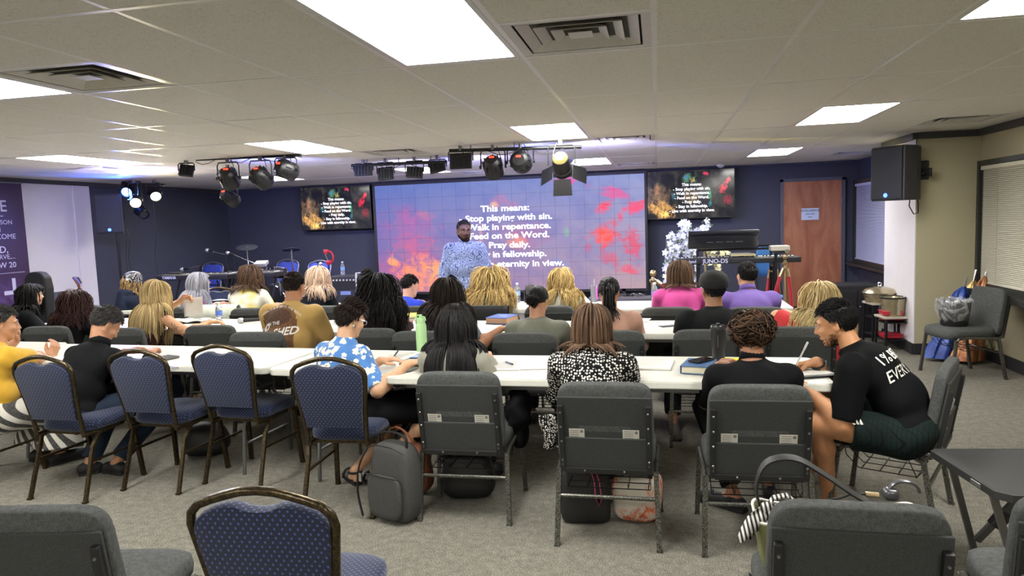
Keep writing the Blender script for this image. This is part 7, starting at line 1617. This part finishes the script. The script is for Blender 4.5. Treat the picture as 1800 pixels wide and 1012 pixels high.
phone('dark phone lying at the table corner beside the green flask', 724, 641, TZ, 70); q = at(723, 626, z=TZ); t = thing('card', 'blue and white bookmark card beside the green flask', 'card', (q.x+.03, q.y, TZ+.004), R(5)); m = MB(); m.bbox((0, 0, .001), (.06, .15, .002), .0005); m.build('card', M('card_blue', '#5f86c4', .5), t); m = MB(); m.box((0, -.02, .0023), (.045, .03, .0004)); m.build('print', PAPER, t)
sheet('printout', 'two printed sheets right of the black-haired woman with a pen on them', 888, 643, TZ, .20, .26, 4, 12, 1, two=True); pen('dark pen on the printed sheets right of the black-haired woman', at(888, 635, z=TZ+.008), at(901, 640, z=TZ+.008), M('pen_blue', '#28344c', .4))
sheet('paper_stack', 'stack of white papers on the near table right of the polka dot woman', 1146, 641, TZ, .24, .28, -6, 9, 6); q = at(1113, 650, z=TZ); t = thing('card', 'pale card edge under the paper stack beside the polka dot woman', 'card', (q.x, q.y, TZ+.001), R(2)); m = MB(); m.bbox((0, 0, .001), (.07, .12, .002), .0005); m.build('card', M('card_grey', '#8f97a8', .5), t)
q = at(1283, 634, z=TZ); t = thing('highlighter', 'yellow highlighter lying right of the black tumbler', 'pen', (q.x, q.y, TZ+.010), R(80)); YEL = M('neon_yellow', '#e6dc2c', .4); m = MB(); m.tube([(0, -.055, 0), (0, .02, 0)], .009, 10); m.build('barrel', YEL, t, True); m = MB(); m.tube([(0, .02, 0), (0, .06, 0)], .0095, 10); m.build('cap', YEL, t, True)
for k, (px, py, lab) in enumerate(((283, 632, 'black folder edge poking out beside the second blue chair'), (292, 651, 'small black notebook on the table beside the second blue chair'))):
    q = at(px, py, z=TZ); t = thing('folder', lab, 'folder', (q.x, q.y, TZ), R(-20)); m = MB(); m.bbox((0, 0, .008), (.13 if k == 0 else .09, .2-.08*k, .014), .004); m.build('cover', BLACKP, t); m = MB(); m.box((.004, 0, .008), (.122 if k == 0 else .084, .19-.08*k, .008)); m.build('pages', PAPER, t)
# second row of tables
t = thing('microphone', 'black handheld microphone lying on the second white table', 'microphone', at(428, 563, z=TZ+.026), R(112)); m = MB(); m.lathe([(0, -.17), (.014, -.17), (.019, -.03), (.020, 0)], n=14, m=Matrix.Rotation(R(-90), 3, 'X'), cap=False); m.build('handle', BLACKP, t, True)
m = MB(); m.lathe([(.020, 0), (.026, .01), (.028, .03), (.022, .05), (0, .058)], n=16, m=Matrix.Rotation(R(-90), 3, 'X'), cap=False); m.build('grille', M('mic_mesh', '#b4b6bc', .4, .6), t, True)
q = at(386, 567, z=TZ); bottle((q.x, q.y, TZ), 'part-full water bottle beside the microphone on the second table', .20, lab='#4f6fc0')
t = thing('paper_sheet', 'large curved white sheet held up by the long blonde woman', 'paper', at(338, 541, Y=5.97)); g_ = [[(-.09+.19*u, .03*math.sin(u*2.5), -.085+.17*v+.02*u-.05*u*v*0) for v in (0, .33, .66, 1)] for u in [k/8 for k in range(9)]]; m = MB(); m.sheet(g_); m.build('sheet', PAPER, t, True, 0, .0008)
t = thing('book', 'open book lying before the long blonde woman', 'book', (at(338, 566, z=TZ).x, at(338, 566, z=TZ).y, TZ), R(8)); m = MB(); m.bbox((0, 0, .004), (.30, .21, .007), .003); m.build('cover', BLACKP, t)
for sx in (-1, 1): m = MB(); m.sheet([[(sx*.145*u, -.1+.2*v, .008+.018*math.sin(u*PI*.85)) for v in (0, 1)] for u in [k/8 for k in range(9)]]); m.build('page_block', PAPER, t, True, 0, .006)
pen('white pen in the hand of the long blonde woman', at(357, 562, z=TZ+.05), at(348, 561, z=TZ+.03), KEYW)
bk2 = thing('book', 'closed blue bible on the second table right of the slate tee woman', 'book', (at(883, 566, z=TZ).x, at(883, 566, z=TZ).y, TZ+.0), R(-12)); m = MB(); m.bbox((0, 0, .004), (.2, .26, .006), .002); m.bbox((0, 0, .052), (.2, .26, .006), .002); m.build('cover', M('bible_blue', '#4a5f9c', .5), bk2); m = MB(); m.box((0, 0, .028), (.19, .25, .044)); m.build('page_block', M('page_tan', '#b58f74', .8), bk2); m = MB(); m.box((.01, .0, .0556), (.07, .018, .0006)); m.build('print', PAPER, bk2)
for k, (px, py, c_, l_) in enumerate(((716, 557, '#d3d0c6', 'white folder, lowest of the small stack behind the green flask'), (716, 551, '#c8b64a', 'yellow folder in the small stack behind the green flask'))):
    q = at(px, 560, z=TZ); t = thing('folder', l_, 'folder', (q.x, q.y, TZ+.001+.020*k), R(3+4*k)); m = MB(); m.bbox((0, 0, .009), (.22, .28, .016), .003); m.build('cover', M('folder_'+c_.strip('#'), c_, .6), t); m = MB(); m.box((.0, -.002, .009), (.21, .281, .009)); m.build('pages', PAPER, t)
q = at(1174, 573, z=TZ); t = thing('card', 'dark blue card on the second table left of the capped man', 'card', (q.x, q.y, TZ+.001), R(30)); m = MB(); m.bbox((0, 0, .001), (.13, .07, .003), .0006); m.build('card', M('card_navy', '#2b3350', .5), t); m = MB(); m.box((0, 0, .003), (.09, .012, .0004)); m.build('print', INKL, t)
sheet('paper_sheet', 'white sheets beside the peach top person on the second table', 1124, 563, TZ, .16, .2, -10, 6, 3)
sheet('printout', 'white printed pages right of the tan shirt man', 596, 566, TZ, .2, .26, 6, 8, 3); 
sheet('paper_sheet', 'beige printed page left of the red top person', 1357, 571, TZ, .14, .18, 10, 6, 2)
# third row of tables
q = at(910, 531, z=TZ); bottle((q.x, q.y, TZ), 'clear water bottle with pale blue label before the big screen, third table', .21, lab='#9fb8e0'); q = at(1151, 533, z=TZ); bottle((q.x, q.y, TZ), 'clear water bottle with lilac label left of the pink top woman', .21, lab='#7a70c0')
q = at(932, 531, z=TZ); t = thing('desk_device', 'dark round-headed device on a grey bracket beside the water bottle', 'device', (q.x, q.y, TZ)); GUN = M('gunmetal', '#5c5c60', .3, .6)
m = MB(); m.bbox((0, 0, .008), (.11, .09, .016), .006); m.build('base', GUN, t); m = MB(); m.tube([(-.058, 0, .01), (-.062, 0, .09), (-.05, 0, .14)], .007, 6); m.tube([(.058, 0, .01), (.062, 0, .09), (.05, 0, .14)], .007, 6); m.build('bracket', GUN, t, True); m = MB(); m.lathe([(0, -.045), (.035, -.045), (.048, -.03), (.048, .04), (.04, .06), (0, .065)], c=(0, 0, .13), n=20, cap=False); m.build('head', GUN, t, True, 40)
q = at(1045, 530, z=TZ); t = thing('tumbler', 'clear tumbler with pink handle and straw beside the ponytailed person', 'tumbler', (q.x, q.y, TZ)); m = MB(); m.lathe([(0, 0), (.033, 0), (.044, .17), (0, .172)], n=20, cap=False); m.build('body', M('tumbler_grey', '#8d8f9a', .2, .4), t, True, 40); m = MB(); m.tube([(.03, -.03, .16), (.03, -.065, .15), (.03, -.07, .05), (.03, -.03, .03)], .010, 8); m.build('handle', M('pink_plastic', '#c65cc0', .4), t, True); m = MB(); m.tube([(0, 0, .17), (.003, 0, .24)], .003, 6); m.build('straw', KEYW, t)
t = thing('paper_sheet', 'white page held up by the wavy golden-haired woman', 'paper', at(1027, 524, Y=7.15)); m = MB(); m.sheet([[(-.09+.17*u, .05*v, .06-.12*u+.05*v*(1-u)-.05*(1-v)) for v in (0, .5, 1)] for u in (0, .33, .66, 1)]); m.build('sheet', PAPER, t, True, 0, .0008)
t = thing('crumpled_papers', 'loose white papers on the third table right of the silver-haired woman', 'paper', (at(395, 528, z=TZ).x, at(395, 528, z=TZ).y, TZ+.001), R(10)); m = MB(); m.sheet([[(-.13+.26*u, -.1+.2*v, .012+.02*math.sin(u*5)*v) for v in (0, .5, 1)] for u in [k/6 for k in range(7)]]); m.build('sheet', PAPER, t, True, 0, .001); m = MB(); m.sheet([[(-.10+.26*u, .02+.2*v, .03+.02*math.cos(u*4)*v) for v in (0, .5, 1)] for u in [k/6 for k in range(7)]]); m.build('sheet', PAPER, t, True, 0, .001)
sheet('printout', 'white sheet on the third table under the curly blonde woman', 812, 533, TZ, .2, .27, 5, 6, 1); q = at(650, 533, z=TZ)
t = thing('tissue', 'small folded white card standing before the pink-blonde woman', 'card', at(577, 540, z=TZ)); m = MB(); m.add([(-.03, 0, 0), (.03, 0, 0), (0, .02, .07), (-.03, .04, 0), (.03, .04, 0)], [(0, 1, 2), (4, 3, 2), (0, 2, 3), (1, 4, 2)]); m.build('card', PAPER, t)
# black chair-back covers with lettering
def cover(x, y, deg, label):
    t = thing('chair_cover', label, 'cover', (x, y, 0), R(deg), 'black lettered covers on chair backs'); m = MB()
    g_ = [[(-.25+.5*u, yy, zz) for u in (0, .1, .5, .9, 1)] for yy, zz in ((-.325, .52), (-.335, .66), (-.352, .80), (-.33, .835), (-.28, .83), (-.268, .70), (-.26, .56))]; m.sheet(g_); m.build('cloth', M('cover_black', '#18181b', .8, bump=.2), t, True, 60, .004)
    text_obj('lettering', 'RESERVED', .085, M('print_grey2', '#a8a8a4', .7), (0, -.342, .72), Matrix(((1, 0, 0), (0, -.1, -1), (0, 1, -.1))), t, bold=.01)
cover(-1.62, 6.75, 1, 'black cover lettered RESERVED on the chair of the curly blonde woman'); cover(-2.75, 6.85, 2, 'black cover lettered RESERVED on a chair left of the dark-haired floral woman')
# pale cloth over the third row chair
t = thing('draped_cloth', 'pale cloth draped over a third row chair beside the water bottle', 'cloth', (-4.55, 6.95, 0), R(3)); rows = []
for yy, zz, wv in ((-.36, .50, 1), (-.355, .62, .9), (-.345, .74, .6), (-.33, .835, .15), (-.29, .853, 0), (-.25, .83, .15), (-.235, .72, .6), (-.22, .62, .9)):
    rows.append([(-.265+.53*u, yy-.012*wv*math.sin(u*26+zz*3), zz+.012*math.sin(u*9)*(zz < .55)) for u in [k/26 for k in range(27)]])
m = MB(); m.sheet(rows); m.build('cloth', cloth_mat('pale_cloth', '#c4c7b8'), t, True, 0, .004)

# ---------------- bags and bits on the floor and chairs ----------------
def cloth_bag(name, label, loc, rz, W, D, H, mat, taper=.85, cat='bag', e=5, lean=0, bulge=.03):
    t = thing(name, label, cat, loc, rz); m = MB(); m.rbox((0, 0, H/2), (W, D, H), e=e, nu=32, nv=16)
    for k, v in enumerate(m.v):
        x, y, z = v; f = z/H; s_ = 1+(taper-1)*f+bulge*math.sin(f*PI)+.012*math.sin(x*60+z*40); m.v[k] = (x*s_, y*s_+lean*f, z)
    m.build('body', mat, t, True, 0); return t
GNY = M('grey_nylon', '#3a3a38', .75, var=.12, scale=60, bump=.3, bscale=400); BNY = M('black_leather', '#1c1c1c', .5, bump=.2, bscale=200); TAN = M('brown_leather', '#7d4a35', .5, var=.12, bump=.15)
bp = cloth_bag('backpack', 'grey laptop backpack standing on the carpet beside the first grey chair', (-1.44, 3.62, 0), R(-22), .31, .16, .43, GNY, .88, e=4.5, lean=.02)
m = MB(); m.rbox((0, -.085, .15), (.24, .04, .24), e=4, nu=24); m.build('front_pocket', GNY, bp, True, 0); m = MB(); m.tube([(-.12, -.105, .27), (.12, -.105, .27)], .004, 6); m.tube([(-.135, -.06, .40), (-.05, -.09, .435), (.08, -.09, .435), (.135, -.06, .40)], .004, 6); m.build('zip', BLACKP, bp)
m = MB(); m.tube(smooth_pts([(-.10, 0, .41), (-.09, 0, .47), (.0, 0, .49), (.09, 0, .47), (.10, 0, .41)]), .010, 6, flat=.6); m.build('top_handle', BLACKP, bp, True); m = MB(); m.tube(smooth_pts([(-.14, -.05, .40), (-.185, -.08, .30), (-.20, -.09, .15), (-.16, -.10, .02)]), .018, 6, flat=.3); m.build('strap', BLACKP, bp, True); m = MB(); m.bbox((-.16, -.1, .24), (.02, .012, .05), .003); m.build('buckle', CHROME, bp)
hb = cloth_bag('handbag', 'brown leather handbag on the floor behind the grey backpack', (-1.52, 4.02, 0), R(-15), .36, .16, .30, TAN, .8, e=4)
m = MB(); m.tube(smooth_pts([(-.11, -.07, .26), (-.10, -.08, .36), (0, -.08, .42), (.10, -.08, .36), (.11, -.07, .26)]), .009, 6, flat=.5); m.build('handle', TAN, hb, True)
bb_ = cloth_bag('shoulder_bag', 'black bag under the first grey chair beside the backpack', (-1.12, 3.98, 0), R(10), .34, .2, .30, BNY, .75, e=3.5); m = MB(); m.tube([(-.12, -.05, .26), (-.1, -.1, .34), (.05, -.12, .35), (.12, -.05, .26)], .012, 6); m.build('strap', BNY, bb_, True)
tt = cloth_bag('tote_bag', 'black tote with a pink lanyard under the polka dot woman\'s chair', (-.40, 3.72, 0), R(4), .27, .15, .31, BNY, 1.0, e=6, bulge=0); m = MB()
for sy in (-.05, .05): m.tube([(-.07, sy, .29), (-.065, sy, .37), (0, sy, .41), (.065, sy, .37), (.07, sy, .29)], .007, 6)
m.build('handle', BNY, tt, True); m = MB(); m.tube([(.02, -.07, .34), (.05, -.085, .25), (.055, -.088, .16), (.07, -.086, .12), (.085, -.085, .16), (.075, -.085, .25), (.04, -.07, .34)], .017, 6, flat=.3); m.build('lanyard', M('pink_strap', '#a04a66', .6), tt, True)
t = NT('tote_print'); n1 = t.noise(16, 5, .6, dist=1.5); n2 = t.noise(6, 3); c1 = t.ramp(n1.outputs[0], [(.38, srgb('#c9c2b4')), (.46, srgb('#b0443a')), (.54, srgb('#d98a5a')), (.60, srgb('#c9c2b4')), (.7, srgb('#4a3a44'))]); t.col(t.mix(t.ramp(n2.outputs[0], [(.42, (0, 0, 0)), (.55, (1, 1, 1))]), srgb('#c9c2b4'), c1)); t.b.inputs['Roughness'].default_value = .7
ft = cloth_bag('tote_bag', 'cream tote printed with a red flowering tree under the polka dot chair', (-.13, 3.76, 0), R(-6), .24, .14, .27, t.m, 1.15, e=4); m = MB(); m.tube([(-.07, -.05, .25), (-.06, -.08, .36), (.05, -.08, .37), (.08, -.05, .25)], .013, 6); m.build('handle', BNY, ft, True)
m = MB(); m.rbox((0, 0, .27), (.22, .12, .06), e=3); m.build('contents', BNY, ft, True)
cj = thing('jacket', 'black jacket bunched on the right side of the first grey chair', 'jacket', (-.80, 3.98, .43)); m = MB(); m.rbox((0, 0, .10), (.14, .26, .26), e=2.5, nu=26, nv=18)
for k, v in enumerate(m.v): x, y, z = v; m.v[k] = (x+.014*math.sin(z*50+y*20), y+.012*math.sin(x*60+z*30), z+.01*math.sin(x*50))
m.build('cloth', BLK, cj, True, 0); m = MB(); m.rbox((.0, .02, -.05), (.09, .2, .16), e=2.5); m.build('sleeve', BLK, cj, True, 0)
sc_ = thing('scarf', 'black and white patterned scarf hanging left of the polka dot woman', 'scarf', (-.56, 3.62, 0)); m = MB(); m.sheet([[(-.05+.09*u+.012*math.sin(z*30), -.02*math.sin(u*7+z*12), z) for u in [k/8 for k in range(9)]] for z in [.42+.02*k for k in range(10)]]); m.build('cloth', cloth_mat('net', '#141414', 'dots', '#d6d2ca', scale=1.6), sc_, True, 0, .006)
# shoulder bag on the foreground chair
OLV = M('olive_leather', '#66683c', .45, var=.08, bump=.1); fb = thing('shoulder_bag', 'open olive bag with black strap lying on the foreground chair seat', 'bag', (.55, 2.38, .475), R(2))
m = MB(); bw, bd, bh = .50, .24, .17; rim = [(-bw/2, -bd/2), (-bw/2, bd/2), (bw/2, bd/2), (bw/2, -bd/2)]
outer = []; N_ = 40
for z in (0, .03, .09, .15, bh):
    f = .92+.10*z/bh; outer.append([(bw/2*f*math.copysign(abs(math.cos(a))**.4, math.cos(a)), bd/2*f*math.copysign(abs(math.sin(a))**.4, math.sin(a))*(1-.25*z/bh), z+.012*math.sin(a*3)*(z == bh)) for a in [k*2*PI/N_ for k in range(N_)]])
vs = [p for r in outer for p in r]; m.add(vs, [(i*N_+k, i*N_+(k+1) % N_, (i+1)*N_+(k+1) % N_, (i+1)*N_+k) for i in range(4) for k in range(N_)]+[tuple(range(N_))[::-1]]); m.build('body', OLV, fb, True, 50, .006)
m = MB(); m.tube(outer[-1], .005, 6, closed=True); m.build('rim', PAPER, fb, True); m = MB(); m.rbox((0, 0, .08), (bw*.86, bd*.7, .15), e=4); m.build('lining', BNY, fb, True)
m = MB(); m.tube(smooth_pts([(-.22, .03, .13), (-.245, .02, .24), (-.215, .01, .33), (-.13, .0, .35), (-.04, -.0, .30), (.06, .0, .23), (.18, .02, .17)]), .022, 6, flat=.25); m.build('strap', BNY, fb, True)
t = NT('ribbon_stripe'); sx_ = t.node('ShaderNodeSeparateXYZ', {0: t.tc.outputs['Object']}); t.col(t.ramp(t.math('FRACT', t.math('MULTIPLY', t.math('ADD', sx_.outputs[0], t.math('MULTIPLY', sx_.outputs[2], .18)), 75)), [(.48, srgb('#d5d2cc')), (.52, srgb('#19191b'))])); t.b.inputs['Roughness'].default_value = .6
rb = thing('ribbon', 'black and white striped ribbon knotted on the strap of the olive bag', 'ribbon', (.33, 2.34, .67)); m = MB()
def rib(pts, w_):
    g_ = []
    for k, p in enumerate(pts): p = Vector(p); ww = w_*(1+.25*math.sin(k*1.3)); g_.append([tuple(p+Vector((ww*(u-.5), .02*math.sin(u*6+k), 0))) for u in (0, .25, .5, .75, 1)])
    return g_
m = MB(); m.sheet(rib([(0, 0, 0), (-.005, -.01, -.06), (.004, -.015, -.12), (.01, -.015, -.2), (.015, -.01, -.28)], .045)); m.build('tail', t.m, rb, True, 0, .002); m = MB(); m.sheet(rib([(0, 0, 0), (-.03, -.02, -.03), (-.055, -.03, -.07), (-.075, -.03, -.10)], .05)); m.build('tail', t.m, rb, True, 0, .002)
m = MB(); m.tube([(.0, 0, 0), (.02, 0, .035), (.06, 0, .045), (.085, .0, .03), (.05, 0, .01), (0, 0, 0)], .016, 8, flat=.4); m.rbox((0, 0, 0), (.04, .035, .035), e=2.5); m.build('knot', t.m, rb, True)
hp2 = thing('headphones', 'dark headphones sticking up from the olive bag in the foreground', 'headphones', (.70, 2.42, .69)); m = MB(); m.tube([(.06+.045*math.cos(a), 0, .035*math.sin(a)+.02) for a in [k*PI/8 for k in range(9)]], .010, 8, flat=.6); m.build('headband', GUN, hp2, True); m = MB(); m.rbox((.02, 0, .012), (.05, .05, .04), e=3); m.build('ear_cup', GUN, hp2, True)
cc_ = thing('cable', 'black lead with a brass plug on top of the olive bag', 'cable', (.60, 2.42, .67)); m = MB(); m.tube([(-.08, 0, 0), (-.03, 0, .012), (.0, .0, .025), (.045, 0, .028)], .004, 6); m.build('lead', BLACKP, cc_, True); m = MB(); m.tube([(.045, 0, .028), (.085, 0, .026)], .008, 8); m.build('plug', BRASS, cc_, True)
# lined bin on the chair by the window
q = at(1682, 581, Y=7.33); bn_ = thing('waste_bin', 'small black bin with a clear plastic liner on the chair by the window', 'bin', (q.x, 7.40, .475)); m = MB(); m.lathe([(0, 0), (.105, 0), (.115, .02), (.14, .235), (.132, .235), (.10, .012), (0, .012)], n=28, cap=False); m.build('body', BLACKP, bn_, True, 40)
m = MB(); N_ = 48; rows = []
for r_, z in ((.115, .05), (.135, .10), (.152, .15), (.160, .2), (.155, .25), (.138, .262), (.12, .22)): rows.append([((r_+.005*math.sin(k*1.1+z*20)+.003*math.sin(k*2.1))*math.cos(2*PI*k/N_), (r_+.005*math.sin(k*1.1+z*20))*math.sin(2*PI*k/N_), z+.008*math.sin(k*1.3)) for k in range(N_)])
vs = [p for r in rows for p in r]; m.add(vs, [(i*N_+k, i*N_+(k+1) % N_, (i+1)*N_+(k+1) % N_, (i+1)*N_+k) for i in range(6) for k in range(N_)]); LN = NT('liner_film'); n_ = LN.noise(9, 4, .6, dist=2); LN.col((.75, .77, .8)); LN.b.inputs['Roughness'].default_value = .12; LN.b.inputs['Metallic'].default_value = .3; LN.link(LN.ramp(n_.outputs[0], [(.42, (.12, .12, .12)), (.66, (.6, .6, .6))]), LN.b.inputs['Alpha']); LN.bump(n_.outputs[0], .8, .02); m.build('liner', LN.m, bn_, True, 0)
# small dark bag by the jacket man's feet
cloth_bag('duffel_bag', 'small dark bag on the floor behind the second blue chair', (-3.25, 4.55, 0), R(20), .36, .24, .24, BNY, .7, e=3)
gj = cloth_bag('purse', 'beads and brown purse top peeking over the bottom right chair', (1.35, 2.62, .475), R(0), .25, .12, .2, TAN, .8, e=3)
for k in range(9): m = MB(); m.sph((-.10+.024*k, -.03+.01*math.sin(k), .205+.012*math.sin(k*1.3)), .013, 8); m.build('bead', M('bead_gold', '#8a6a48', .25, .7), gj, True)
